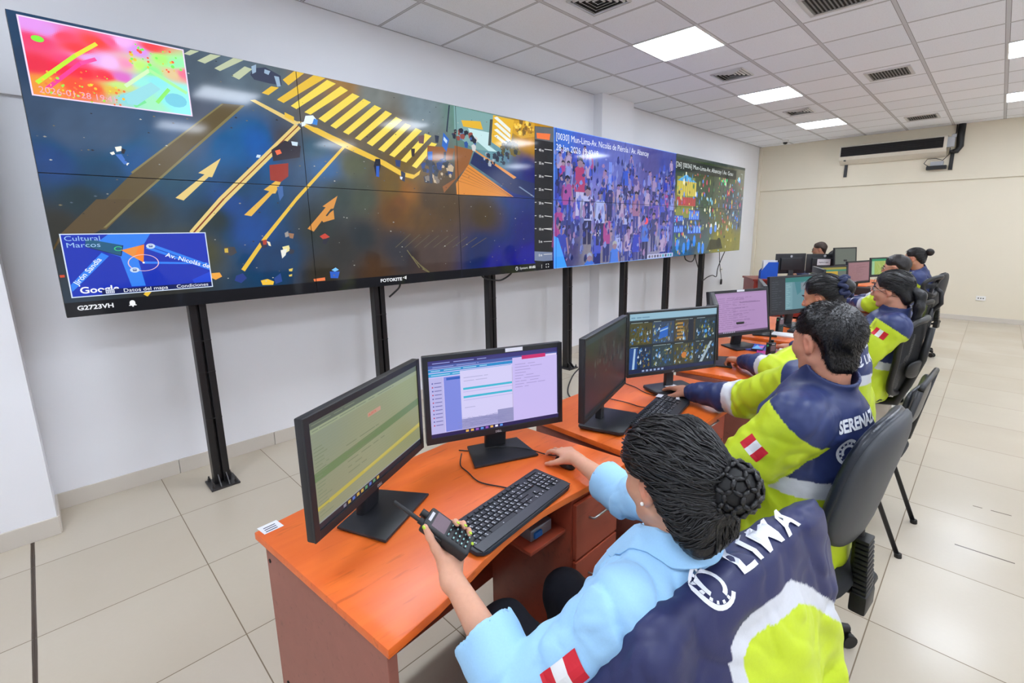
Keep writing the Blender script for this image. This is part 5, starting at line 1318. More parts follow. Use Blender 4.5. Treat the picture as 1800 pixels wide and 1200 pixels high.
def mouse(x, y, rz, label):
    t = thing('mouse', label, 'mouse', (x, y, 0.7505), rz, 'black computer mice')
    mb = MB(); n = 16; prof = []
    for i in range(9):
        ph = i/8*PI/2; prof.append((math.cos(ph)**0.8 if i < 8 else 0.02, math.sin(ph)))
    vs, fs = [], []
    for (rr, zz) in prof:
        for k in range(n):
            a = 2*PI*k/n; vs.append((0.055*rr*math.cos(a)*(1+0.05*math.cos(a)), 0.032*rr*math.sin(a)*(0.92+0.08*math.cos(2*a)), 0.002+0.034*zz*(0.86+0.14*math.cos(a))))
    for i in range(len(prof)-1):
        for k in range(n): fs.append((i*n+k, i*n+(k+1) % n, (i+1)*n+(k+1) % n, (i+1)*n+k))
    fs.append(tuple(reversed(range(n)))); fs.append(tuple((len(prof)-1)*n+k for k in range(n)))
    mb.add(vs, fs); mb.build('mouse_body', mat('mouse_plastic', (26, 26, 28), 0.35), t, smooth='all')
    MB().cyl((-0.03, -0.004, 0.031), (-0.03, 0.004, 0.031), 0.007, n=12).build('scroll_wheel', mat('wheel_rubber', (70, 70, 74), 0.6), t)
    return t
mouse(2.288, 1.172, -0.35, 'black mouse under the hand of the person in the light blue shirt')
mouse(2.268, 2.095, -0.25, 'black mouse under the hand of the person with short spiky hair')
cable([(1.92, 0.97, 0.754), (1.97, 1.01, 0.754), (2.021, 1.068, 0.766), (2.11, 1.136, 0.766), (2.19, 1.175, 0.754), (2.232, 1.192, 0.757)], 0.0022, 'thin black mouse cable before the lilac browser monitor')
cable([(1.95, 0.96, 0.754), (2.02, 0.90, 0.754), (2.083, 0.885, 0.754), (2.162, 0.87, 0.754), (2.24, 0.90, 0.754), (2.288, 0.915, 0.757)], 0.0022, 'thin black keyboard cable behind the charcoal keyboard')
cable([(1.90, 2.12, 0.754), (1.929, 2.105, 0.754), (2.02, 2.085, 0.754), (2.09, 2.05, 0.754), (2.16, 2.04, 0.754), (2.20, 2.07, 0.757)], 0.0022, 'thin black mouse cable on the second desk')
cable([(1.93, 1.85, 0.754), (2.009, 1.844, 0.754), (2.112, 1.855, 0.754), (2.19, 1.85, 0.754), (2.24, 1.86, 0.758)], 0.0022, 'thin black keyboard cable on the second desk')
def radio(M, label, antenna=True, held=False):
    """two-way radio; local z up the body, +x is the face"""
    t = bpy.data.objects.new('two_way_radio', None); COL.objects.link(t); t.matrix_world = M; tag(t, label, 'two-way radio', 'two-way radios')
    MB().box((0, 0, 0.062), (0.032, 0.056, 0.124), bev=0.007, seg=3).build('radio_body', mat('radio_plastic', (36, 37, 40), 0.45), t, smooth=True)
    MB().box((0.0155, 0, 0.088), (0.003, 0.042, 0.036), bev=0.001).build('display', mat('radio_display', (120, 104, 112), 0.15), t)
    MB().box((0.0158, 0, 0.115), (0.003, 0.026, 0.007)).build('brand_plate', mat('radio_plate', (200, 200, 205), 0.4), t)
    kb = MB(); mk = MB()
    for r in range(4):
        for c in range(3): kb.box((0.0165, -0.0135+0.0135*c, 0.048-0.011*r), (0.003, 0.010, 0.007), bev=0.001); mk.box((0.0182, -0.0135+0.0135*c, 0.048-0.011*r), (0.0004, 0.004, 0.003))
    for c in range(3): kb.box((0.0165, -0.0135+0.0135*c, 0.062), (0.003, 0.011, 0.006), bev=0.001); mk.box((0.0182, -0.0135+0.0135*c, 0.062), (0.0004, 0.004, 0.002))
    kb.build('keypad', M_key, t); mk.build('key_marks', mat('key_glow_mark', (150, 205, 200), 0.4), t)
    MB().cyl((0, 0.008, 0.124), (0, 0.008, 0.140), 0.009, n=16).build('volume_knob', M_black, t, smooth=True)
    MB().box((0, -0.0290, 0.082), (0.014, 0.006, 0.030), bev=0.003).build('talk_button', M_black, t, smooth=True)
    MB().cyl((0.002, -0.031, 0.106), (0.002, -0.027, 0.106), 0.006, n=14).build('green_button', mat('green_button', (60, 196, 130), 0.4), t)
    if antenna: MB().cyl((0, -0.014, 0.124), (0, -0.014, 0.135), 0.0075, n=14).cyl((0, -0.014, 0.134), (0, -0.014, 0.205), 0.0052, 0.0042, n=12).build('antenna', mat('antenna_rubber', (30, 30, 32), 0.55), t, smooth=True)
    return t
def rmat(loc, z, x):
    z = Vector(z).normalized(); x = Vector(x); x = (x-z*x.dot(z)).normalized(); y = z.cross(x)
    return Matrix(((x.x, y.x, z.x, loc[0]), (x.y, y.y, z.y, loc[1]), (x.z, y.z, z.z, loc[2]), (0, 0, 0, 1)))
RAD_O, RAD_Z, RAD_X = Vector((2.543, 0.522, 0.874)), Vector((-0.653, -0.476, 0.589)), Vector((0.62, 0.24, 0.75))
radio(rmat(RAD_O, RAD_Z, RAD_X), 'two-way radio with keypad held up by the person in the light blue shirt')
radio(rmat((2.375, 3.105, 0.7505), (0.0, 0.02, 1), (0.9, -0.4, 0)), 'two-way radio with antenna standing on the third desk')
radio(rmat((2.14, 4.06, 0.7505), (0.02, -0.02, 1), (0.9, -0.4, 0)), 'black handset with keypad and no antenna standing on the fourth desk', antenna=False)
def slab(name, label, cat, loc, size, rz, m, z=0.7505):
    return tag(MB().box((0, 0, size[2]/2), size, bev=0.0015).build(name, m, loc=(loc[0], loc[1], z)), label, cat) if not rz else _slab_r(name, label, cat, loc, size, rz, m, z)
def _slab_r(name, label, cat, loc, size, rz, m, z):
    o = MB().box((0, 0, size[2]/2), size, bev=0.0015).build(name, m, loc=(loc[0], loc[1], z)); o.rotation_euler.z = rz
    return tag(o, label, cat)
slab('notebook', 'magenta notebook on the third desk beside the standing radio', 'notebook', (2.33, 3.23), (0.15, 0.21, 0.012), 0.3, mat('magenta_cover', (180, 40, 130), 0.4))
slab('notebook', 'blue notebook on the third desk behind the magenta one', 'notebook', (2.20, 3.40), (0.13, 0.20, 0.010), 0.15, mat('blue_cover', (70, 90, 180), 0.4))
slab('paper_sheet', 'white sheet of paper under the right hand of the person with the dark blue scrunchie', 'paper', (2.31, 3.47), (0.20, 0.15, 0.002), 0.2, MATS['white_paper'])
ph = thing('smartphone', 'smartphone with a bright blue picture lying on the blue notebook', 'smartphone', (2.215, 3.37, 0.7612), 0.2)
MB().box((0, 0, 0.004), (0.075, 0.15, 0.008), bev=0.003).build('phone_body', M_black, ph)
pp = Paint(); pp.poly([(0, 0), (0.06, 0.03), (0.02, 0.13)], (120, 190, 240)); pp.poly([(0.06, 0.03), (0.066, 0.13), (0.03, 0.1)], (210, 120, 190))
picture('screen', (0, 0, 0.067, 0.14), 6, 10, flat(60, 90, 200), pp, lambda u, v, h: (-0.0335+u, -0.07+v, 0.0082+h*0.2), M_lcd, ph)
for lx, ly, lab in ((2.12, 4.30, 'fourth'), (2.22, 7.62, 'sixth')):
    k = keyboard(lx+0.14, ly, 0.05, 'black keyboard on the %s desk' % lab, False)
slab('computer_box', 'small black mini computer beside the pink page monitor on the sixth desk', 'computer', (2.18, 7.05), (0.18, 0.16, 0.09), 0.2, M_black)
slab('paper_pad', 'white paper pad on the fourth desk before the keypad handset', 'paper', (2.22, 3.96), (0.20, 0.14, 0.012), 0.1, MATS['white_paper'])
# ================================================================== SIGNED-DISTANCE SCULPTING (bodies, clothes, hair)
def nv(*p): return np.array(p, dtype=np.float64)
def unit(v): v = np.asarray(v, float); return v/np.linalg.norm(v)
def frame3(z, x):
    z = unit(z); x = np.asarray(x, float); x = unit(x-z*np.dot(x, z)); return np.stack([x, np.cross(z, x), z])   # rows
class SDF:
    """list of primitives blended in order; negative inside"""
    def __init__(s): s.p = []
    def cap(s, a, b, ra, rb=None, k=0.01, sub=False): s.p.append(('cap', nv(*a), nv(*b), ra, ra if rb is None else rb, k, sub)); return s
    def chain(s, pts, rs, k=0.01):
        for i in range(len(pts)-1): s.cap(pts[i], pts[i+1], rs[i], rs[i+1], k)
        return s
    def ell(s, c, r, R=None, k=0.01, sub=False): s.p.append(('ell', nv(*c), nv(*r), np.eye(3) if R is None else np.asarray(R, float), k, sub)); return s
    def loft(s, a, b, front, st, k=0.02, sub=False, rnd=0.02):
        """elliptic stations (t, half width, half depth) along a->b; front = depth direction"""
        s.p.append(('loft', nv(*a), nv(*b), np.asarray(front, float), np.array(st, float), k, sub, rnd)); return s
    def add(s, o, k=None): s.p += o.p; return s
    @staticmethod
    def _one(q, P):
        t = q[0]
        if t == 'cap':
            _, a, b, ra, rb, k, sub = q; d = b-a; L = max(np.dot(d, d), 1e-12); v = P-a
            h = np.clip(v@d/L, 0, 1); return np.linalg.norm(v-h[:, None]*d, axis=1)-(ra+(rb-ra)*h)
        if t == 'ell':
            _, c, r, R, k, sub = q; v = (P-c)@R.T; k0 = np.linalg.norm(v/r, axis=1); k1 = np.linalg.norm(v/(r*r), axis=1); return k0*(k0-1)/np.maximum(k1, 1e-9)
        _, a, b, fr, st, k, sub, rnd = q
        F = frame3(b-a, fr); L = np.linalg.norm(b-a); v = (P-a)@F.T; tt = v[:, 2]/L
        w = np.interp(tt, st[:, 0], st[:, 1]); d = np.interp(tt, st[:, 0], st[:, 2])
        e = np.hypot(v[:, 1]/w, v[:, 0]/d); ds = (e-1)*np.minimum(w, d)
        de = np.maximum(-v[:, 2], v[:, 2]-L)
        A = ds+rnd; B = de+rnd
        return np.minimum(np.maximum(A, B), 0)+np.hypot(np.maximum(A, 0), np.maximum(B, 0))-rnd
    def bound(s):
        lo, hi = [], []
        for q in s.p:
            if q[-1] is True and q[0] != 'loft': continue
            if q[0] == 'cap': r = max(q[3], q[4]); pts = [q[1], q[2]]
            elif q[0] == 'ell': r = max(q[2]); pts = [q[1]]
            else: r = q[4][:, 1:].max(); pts = [q[1], q[2]]
            for p in pts: lo.append(p-r); hi.append(p+r)
        return np.min(lo, 0)-0.03, np.max(hi, 0)+0.03
    def __call__(s, P):
        D = np.full(len(P), 9.0)
        for q in s.p:
            k = q[4] if q[0] == 'ell' else q[5]; sub = q[5] if q[0] == 'ell' else q[6]
            d = s._one(q, P)
            if sub:
                h = np.clip(0.5-0.5*(D+d)/k, 0, 1); D = D*(1-h)-d*h+k*h*(1-h)
            else:
                h = np.clip(0.5+0.5*(D-d)/k, 0, 1); D = D*(1-h)+d*h-k*h*(1-h)
        return D
def ripple(seed, f, n=8, ax=None):
    rs = np.random.RandomState(seed); K = rs.normal(size=(n, 3)); K /= np.linalg.norm(K, axis=1)[:, None]
    if ax is not None: K *= np.asarray(ax)
    K *= f*(0.6+0.9*rs.rand(n))[:, None]; ph = rs.rand(n)*6.28
    def g(P): return np.sin(P@K.T+ph).sum(1)/n
    return g
def folds(seed, f=26, amp=0.005, crease=0.0):
    """crumpled cloth: warped waves; crease > 0 gives soft puffs parted by sharp valleys"""
    f = f*4.4
    a, b, c = ripple(seed, f, 6), ripple(seed+1, f*0.45), ripple(seed+2, f*0.45); d = ripple(seed+3, f*1.9)
    def g(P):
        Q = P+(0.9/f)*np.stack([b(P), c(P), b(P[:, ::-1])], 1)*3
        r = a(Q)
        if crease: return amp*(crease*(np.minimum(np.abs(r)*3.4, 1.0)-0.75)+1.2*r+0.3*d(Q))
        return amp*(1.6*np.abs(r)**0.8*np.sign(r)+0.5*d(Q))
    return g
def surface_nets(fn, lo, hi, h):
    """mesh the zero level of fn; dense only near the surface"""
    C = 4; n = (np.ceil((hi-lo)/(h*C)).astype(int)+1); 
    gx = [lo[i]+h*C*(np.arange(n[i])) for i in range(3)]
    G = np.stack(np.meshgrid(*gx, indexing='ij'), -1).reshape(-1, 3)
    cv = fn(G+h*(C-1)/2).reshape(n)
    V = np.repeat(np.repeat(np.repeat(cv, C, 0), C, 1), C, 2).astype(np.float32)
    near = np.abs(cv) < h*C*1.6
    ci = np.argwhere(near)
    off = np.stack(np.meshgrid(*[np.arange(C)]*3, indexing='ij'), -1).reshape(-1, 3)
    for s in range(0, len(ci), 6000):
        idx = (ci[s:s+6000, None, :]*C+off[None]).reshape(-1, 3)
        V[idx[:, 0], idx[:, 1], idx[:, 2]] = fn(lo+h*idx)
    S = V < 0
    A = np.zeros([d-1 for d in V.shape], np.uint8)
    for dx in (0, 1):
        for dy in (0, 1):
            for dz in (0, 1): A += S[dx:V.shape[0]-1+dx, dy:V.shape[1]-1+dy, dz:V.shape[2]-1+dz]
    act = (A > 0) & (A < 8)
    I = np.argwhere(act); ID = np.full(A.shape, -1, np.int32); ID[act] = np.arange(len(I))
    pos = np.zeros((len(I), 3)); cnt = np.zeros(len(I))
    cor = [(x, y, z) for x in (0, 1) for y in (0, 1) for z in (0, 1)]
    for a in cor:
        for ax in range(3):
            if a[ax]: continue
            b = list(a); b[ax] = 1
            va = V[I[:, 0]+a[0], I[:, 1]+a[1], I[:, 2]+a[2]]; vb = V[I[:, 0]+b[0], I[:, 1]+b[1], I[:, 2]+b[2]]
            m = (va < 0) != (vb < 0); t = np.where(m, va/np.where(m, va-vb, 1), 0)
            p = np.array(a, float)[None].repeat(len(I), 0); p[:, ax] = t
            pos[m] += p[m]; cnt[m] += 1
    P = lo+h*(I+pos/np.maximum(cnt, 1)[:, None])
    quads = []
    for ax in range(3):
        sl0 = [slice(None)]*3; sl1 = [slice(None)]*3; sl0[ax] = slice(0, -1); sl1[ax] = slice(1, None)
        ch = S[tuple(sl0)] != S[tuple(sl1)]; E = np.argwhere(ch)
        u, v = (ax+1) % 3, (ax+2) % 3
        E = E[(E[:, u] > 0) & (E[:, v] > 0) & (E[:, u] < A.shape[u]) & (E[:, v] < A.shape[v])]
        def cell(du, dv):
            e = E.copy(); e[:, u] -= du; e[:, v] -= dv; return ID[e[:, 0], e[:, 1], e[:, 2]]
        q = np.stack([cell(1, 1), cell(0, 1), cell(0, 0), cell(1, 0)], 1)
        flip = ~S[E[:, 0], E[:, 1], E[:, 2]]
        q[flip] = q[flip][:, ::-1]
        quads.append(q[(q >= 0).all(1)])
    return P, np.concatenate(quads)
def sculpt(name, sdf, h, mats, parent, color=None, extra=None, cut=None, relax=1):
    """mesh a signed-distance shape; color(P)->(n,3) sRGB 0..255, extra(P) displaces, cut(P) > 0 removes"""
    lo, hi = sdf.bound()
    def fn(P):
        d = sdf(P)
        if extra is not None: d = d-extra(P)
        if cut is not None: d = np.maximum(d, cut(P))
        return d
    P, Q = surface_nets(fn, lo, hi, h)
    for _ in range(relax):
        acc = np.zeros_like(P); c = np.zeros(len(P))
        for i in range(4):
            a, b = Q[:, i], Q[:, (i+1) % 4]
            np.add.at(acc, a, P[b]); np.add.at(c, a, 1)
        P = 0.5*P+0.5*acc/np.maximum(c, 1)[:, None]
    cc = None
    if color is not None:
        rgb = np.asarray(color(P), float)/255; cc = np.where(rgb <= 0.04045, rgb/12.92, ((rgb+0.055)/1.055)**2.4)
    return mesh_np(name, P, Q, mats, parent, cc)
# ================================================================== CHAIRS  (local: sitter faces +x, origin on the floor under the seat)
M_leather = mat('dark_grey_leather', (34, 39, 48), 0.32, var=0.12, bump=0.12, bscale=260); M_shell = mat('grey_back_shell', (62, 64, 68), 0.5, var=0.05)
M_fabric = mat('black_seat_fabric', (26, 27, 31), 0.85, var=0.15, bump=0.2, bscale=500); M_caster = mat('caster_plastic', (18, 18, 19), 0.45)
def pad(mb, M, w, h, t, curve=0.0, p=3.2, front=True, back=True, taper=0.0, n=40, bulge=1.0):
    """cushion in the local yz-plane (w along y, h along z), t thick along x; superellipse outline"""
    rings = [0.0, 0.35, 0.6, 0.78, 0.9, 0.97, 1.0]; vs = []; fs = []
    def pt(r, a, sgn):
        ca, sa = math.cos(a), math.sin(a)
        y = w/2*r*math.copysign(abs(ca)**(2/p), ca); z = h/2*r*math.copysign(abs(sa)**(2/p), sa)
        y *= 1+taper*z/(h/2)
        th = t/2*max(0.0, 1-r**5)**0.5
        return M @ Vector((sgn*th*(bulge if sgn > 0 else 1)+curve*(2*y/w)**2, y, z))
    sides = [(1, rings), (-1, rings[::-1])] if (front and back) else ([(1, rings)] if front else [(-1, rings[::-1])])
    allr = []
    for sgn, rr in sides:
        for r in rr:
            if r == 1.0 and allr and allr[-1][1] == 1.0: continue
            allr.append((sgn, r))
    for sgn, r in allr:
        for k in range(n): vs.append(pt(max(r, 1e-3), 2*PI*k/n, sgn))
    for i in range(len(allr)-1):
        for k in range(n): fs.append((i*n+k, (i+1)*n+k, (i+1)*n+(k+1) % n, i*n+(k+1) % n))
    fs.append(tuple(range(n))); fs.append(tuple((len(allr)-1)*n+k for k in reversed(range(n))))
    mb.add(vs, fs); return mb
def star_base(t, gas=0.40, r=0.29, caster=True):
    MB().cyl((0, 0, 0.06), (0, 0, 0.13), 0.035, 0.028, n=20).build('base_hub', M_caster, t, smooth=True)
    for k in range(5):
        a = 2*PI*k/5+0.3; c, s = math.cos(a), math.sin(a)
        l = MB().tube([(0.03*c, 0.03*s, 0.115), (0.6*r*c, 0.6*r*s, 0.098), (r*c, r*s, 0.072)], [0.024, 0.020, 0.016], 10).build('base_leg', M_caster, t, smooth=True)
        w_ = MB(); p = Vector((r*c, r*s, 0.028)); d = Vector((-s, c, 0))
        for q in (-1, 1): w_.cyl(p+d*q*0.006, p+d*q*0.024, 0.027, n=16)
        w_.cyl(p+Vector((0, 0, 0.02)), p+Vector((0, 0, 0.05)), 0.009, n=8).build('caster', M_caster, l, smooth=True)
    MB().cyl((0, 0, 0.12), (0, 0, 0.27), 0.026, n=18).cyl((0, 0, 0.26), (0, 0, gas), 0.015, n=14).build('gas_column', M_blackmetal, t, smooth=True)
    MB().box((0, 0, gas+0.01), (0.20, 0.14, 0.04), bev=0.008).tube([(0.02, -0.05, gas+0.005), (0.02, -0.20, gas+0.0), (0.02, -0.23, gas-0.004)], 0.006, 8).build('tilt_mechanism', M_caster, t, smooth=True)
def RM(ry, at): return Matrix.Translation(at) @ Matrix.Rotation(ry, 4, 'Y')
def task_chair(x, y, face, label, back_h=0.48, back_w=0.45, back_z=0.82, lean=0.19, bx=-0.24, seat_z=0.45, leather=True, arms=False, cat_name='task_chair'):
    t = thing(cat_name, label, 'office chair', (x, y, 0), face, 'swivel office chairs')
    star_base(t, seat_z-0.07)
    pad(MB(), Matrix.Translation((0, 0, seat_z)) @ Matrix.Rotation(PI/2, 4, 'Y'), 0.47, 0.46, 0.08, curve=0.0, p=3.4).build('seat', M_fabric, t, smooth='all')
    M = RM(-lean, (bx, 0, back_z))
    pad(MB(), M @ Matrix.Translation((0.012, 0, 0)), back_w, back_h, 0.07, curve=0.035, p=2.9, taper=-0.06).build('backrest', M_leather if leather else M_fabric, t, smooth='all')
    pad(MB(), M @ Matrix.Translation((-0.006, 0, 0)), back_w-0.006, back_h-0.006, 0.064, curve=0.035, p=2.9, taper=-0.06).build('back_shell', M_shell if leather else M_mon2, t, smooth='all')
    zb = back_z-back_h*0.30
    rb = MB(); path = [(bx*0.55, 0, seat_z-0.06), (bx, 0, seat_z-0.05), (bx+0.015, 0, seat_z+0.05), (bx+0.02, 0, zb)]
    MB().tube(path, 0.016, 10).build('back_post', M_blackmetal, t, smooth=True)
    for k in range(11): z = seat_z-0.02+0.017*k; rb.box((bx-0.012+0.0012*k, 0, z), (0.040, 0.085-0.0022*k, 0.0125), bev=0.004)
    rb.box((bx-0.012, 0, seat_z-0.06), (0.05, 0.10, 0.07), bev=0.01).build('ribbed_cover', M_caster, t, smooth=True)
    MB().cyl((bx-0.01, -0.05, seat_z-0.03), (bx-0.01, -0.095, seat_z-0.03), 0.022, n=16).build('adjust_knob', M_caster, t, smooth=True)
    if arms:
        for s in (-1, 1): MB().tube([(0.02, s*0.25, seat_z), (0.02, s*0.29, seat_z+0.05), (0.0, s*0.29, seat_z+0.2)], 0.014, 8).box((0.02, s*0.29, seat_z+0.215), (0.24, 0.07, 0.03), bev=0.012).build('armrest', M_caster, t, smooth=True)
    return t
FW = math.pi
task_chair(2.905, 1.69, FW-0.09, 'grey leather office chair of the short-haired person resting a hand on a mouse', back_h=0.47, back_w=0.43, back_z=0.815, lean=0.20, bx=-0.235)
task_chair(2.80, 0.905, FW-0.16, 'office chair under the draped jacket, holding the person in the light blue shirt', back_h=0.40, back_w=0.38, back_z=0.68, lean=0.08, bx=-0.235, seat_z=0.42)
def visitor_chair(x, y, face, label):
    t = thing('visitor_chair', label, 'chair', (x, y, 0), face, 'black tubular visitor chairs')
    W = 0.21
    for s in (-1, 1):
        MB().tube([(-0.235, s*W*0.95, 0.0), (-0.055, s*W*1.0, 0.44), (-0.03, s*W, 0.45)], 0.0115, 10, flat=(1, 0, 0)).build('rear_leg', M_blackmetal, t, smooth='all')
        MB().tube([(0.23, s*W, 0.0), (0.20, s*W, 0.44), (0.17, s*W, 0.455), (-0.12, s*W, 0.445), (-0.155, s*W, 0.47), (-0.225, s*W*0.98, 0.85)], 0.0125, 10).build('front_leg', M_blackmetal, t, smooth='all')
        MB().cyl((-0.235, s*W*0.95, 0), (-0.233, s*W*0.95, 0.02), 0.016, n=10).cyl((0.23, s*W, 0), (0.23, s*W, 0.02), 0.016, n=10).build('rubber_foot', M_caster, t)
    MB().tube([(-0.225, -W*0.98, 0.85), (-0.23, -W*0.9, 0.87), (-0.232, 0, 0.875), (-0.23, W*0.9, 0.87), (-0.225, W*0.98, 0.85)], 0.0125, 10).build('back_frame', M_blackmetal, t, smooth='all')
    pad(MB(), Matrix.Translation((0.03, 0, 0.47)) @ Matrix.Rotation(PI/2, 4, 'Y'), 0.43, 0.42, 0.055, p=4).build('seat', M_fabric, t, smooth='all')
    pad(MB(), RM(-0.17, (-0.20, 0, 0.745)), 0.44, 0.22, 0.045, curve=0.03, p=4).build('backrest', mat('black_vinyl', (30, 33, 38), 0.3, bump=0.08), t, smooth='all')
    MB().cyl((-0.15, -W-0.012, 0.51), (-0.15, -W-0.045, 0.51), 0.02, n=14).build('bolt_cap', M_caster, t, smooth=True)
    return t
visitor_chair(2.945, 2.87, FW-0.05, 'black tubular chair of the person with the dark blue scrunchie, with thin rear legs')
visitor_chair(2.62, 6.42, FW, 'black tubular chair with thin legs between the fifth and sixth desks')
def _weave(nt, b):
    tc = N(nt, 'ShaderNodeTexCoord'); sp = N(nt, 'ShaderNodeSeparateXYZ'); nt.links.new(tc.outputs['Object'], sp.inputs[0])
    a = mth(nt, 'PINGPONG', mth(nt, 'ADD', sp.outputs[1], 10), 0.003); c = mth(nt, 'PINGPONG', mth(nt, 'ADD', sp.outputs[2], 10), 0.003)
    hole = mth(nt, 'MULTIPLY', mth(nt, 'GREATER_THAN', a, 0.0012), mth(nt, 'GREATER_THAN', c, 0.0012))
    b.inputs['Base Color'].default_value = lin4((24, 25, 28)); b.inputs['Roughness'].default_value = 0.7
    nt.links.new(mth(nt, 'SUBTRACT', 1.0, hole), b.inputs['Alpha'])
M_mesh = surf_mat('black_mesh_weave', _weave)
def mesh_chair(x, y, face, label, headrest, seat_z=0.46, back_h=0.56, lean=0.20, lumbar=True):
    t = thing('mesh_chair', label, 'office chair', (x, y, 0), face, 'swivel office chairs')
    star_base(t, seat_z-0.07, 0.31)
    pad(MB(), Matrix.Translation((0.02, 0, seat_z)) @ Matrix.Rotation(PI/2, 4, 'Y'), 0.50, 0.48, 0.08, p=3.2).build('seat', M_fabric, t, smooth='all')
    M = RM(-lean, (-0.22, 0, seat_z+0.05)); loop = []; n = 44
    for k in range(n):
        a = 2*PI*k/n; y_ = 0.235*math.copysign(abs(math.cos(a))**(2/3.4), math.cos(a)); z_ = back_h/2+back_h/2*math.copysign(abs(math.sin(a))**(2/3.4), math.sin(a))
        y_ *= 0.80+0.25*min(1, z_/back_h*1.4); loop.append(M @ Vector((-0.045+0.06*(abs(y_)/0.235)**2-0.03*math.sin(z_/back_h*PI), y_, z_)))
    MB().tube(loop, 0.02, 10, closed=True).build('back_frame', M_caster, t, smooth='all')
    vs, fs = [], []; nr = 6
    for i in range(nr+1):
        f = i/nr
        for k in range(n):
            p = loop[k]; c = M @ Vector((-0.085, 0, back_h/2)); q = c.lerp(p, f); vs.append(q)
    for i in range(nr):
        for k in range(n): fs.append((i*n+k, (i+1)*n+k, (i+1)*n+(k+1) % n, i*n+(k+1) % n))
    MB().add(vs, fs).add([v+Vector((-0.004, 0, 0)) for v in vs], [tuple(reversed(f)) for f in fs]).build('back_mesh', M_mesh, t, smooth='all')
    MB().tube([(-0.08, 0, seat_z-0.06), (-0.26, 0, seat_z-0.03), (-0.31, 0, seat_z+0.10), tuple(M @ Vector((-0.105, 0, back_h*0.5))), tuple(M @ Vector((-0.09, 0, back_h*0.92)))], [0.03, 0.03, 0.028, 0.024, 0.02], 10).build('spine', M_caster, t, smooth='all')
    if lumbar: pad(MB(), M @ Matrix.Translation((-0.10, 0, 0.20)), 0.30, 0.13, 0.03, curve=0.03, p=3).build('lumbar_support', M_caster, t, smooth='all')
    for s in (-1, 1): MB().tube([(0.0, s*0.24, seat_z-0.02), (0.0, s*0.29, seat_z+0.02), (-0.02, s*0.29, seat_z+0.19)], 0.016, 8).box((0.01, s*0.29, seat_z+0.205), (0.25, 0.08, 0.03), bev=0.013).build('armrest', M_caster, t, smooth=True)
    if headrest:
        H = M @ Matrix.Translation((-0.03, 0, back_h+0.15)); lp = []
        for k in range(24):
            a = 2*PI*k/24; lp.append(H @ Vector((-0.02+0.05*math.cos(a)**2, 0.135*math.cos(a), 0.085*math.sin(a))))
        MB().tube(lp, 0.018, 10, closed=True).build('headrest', M_caster, t, smooth='all')
        MB().tube([lp[0].lerp(lp[12], f)+Vector((-0.03*math.sin(f*PI), 0, -0.01)) for f in (0, .2, .4, .6, .8, 1)], 0.022, 8, flat=(0, 0, 1)).build('headrest_strap', M_mesh, t, smooth='all')
        MB().tube([tuple(M @ Vector((-0.09, 0, back_h*0.85))), tuple(M @ Vector((-0.13, 0, back_h+0.02))), tuple(M @ Vector((-0.10, 0, back_h+0.11))), tuple(M @ Vector((-0.05, 0, back_h+0.13)))], 0.018, 8).build('headrest_arm', M_caster, t, smooth='all')
    return t
mesh_chair(2.70, 3.93, FW-0.12, 'black mesh office chair behind the person with the long black ponytail', False, seat_z=0.44, back_h=0.52, lean=0.18)
mesh_chair(2.60, 5.42, FW-0.25, 'black mesh office chair with a looped headrest, at the fifth desk', True, seat_z=0.42, back_h=0.48, lean=0.22)
task_chair(2.66, 7.55, FW-0.15, 'dark office chair of the person with the small round bun', back_h=0.46, back_w=0.44, back_z=0.80, lean=0.12, bx=-0.24, leather=False)
task_chair(1.28, 9.42, FW-0.6, 'high navy blue office chair of the person with thinning hair', back_h=0.60, back_w=0.50, back_z=0.92, lean=0.12, bx=-0.20, leather=False)
M_pw = mat('white_plastic', (224, 222, 216), 0.4)
t = thing('plastic_chair', 'white plastic chair standing behind the mesh office chairs', 'chair', (2.66, 5.05, 0), FW-0.1)
for sx, sy in ((0.2, 0.2), (0.2, -0.2), (-0.2, 0.2), (-0.2, -0.2)): MB().prism([(-0.02, -0.008), (0.0, -0.024), (0.022, 0.0), (0.0, 0.024), (-0.02, 0.008)], 0, 0.44, M=Matrix.Translation((sx*0.98, sy, 0)) @ Matrix(((1, 0, sx*-0.15, sx*0.15), (0, 1, sy*-0.15, sy*0.15), (0, 0, 1, 0), (0, 0, 0, 1)))).build('leg', M_pw, t)
pad(MB(), Matrix.Translation((0, 0, 0.44)) @ Matrix.Rotation(PI/2, 4, 'Y'), 0.44, 0.44, 0.03, p=5).build('seat', M_pw, t, smooth='all')
bk = MB()
for k in range(5): bk.box((-0.22-0.02, -0.14+0.07*k, 0.60), (0.012, 0.045, 0.32), Matrix.Rotation(-0.12, 3, 'Y'), bev=0.004)
bk.tube([(-0.21, -0.2, 0.44), (-0.25, -0.2, 0.7), (-0.268, -0.15, 0.77), (-0.272, 0, 0.785), (-0.268, 0.15, 0.77), (-0.25, 0.2, 0.7), (-0.21, 0.2, 0.44)], 0.018, 8).build('backrest', M_pw, t, smooth='all')
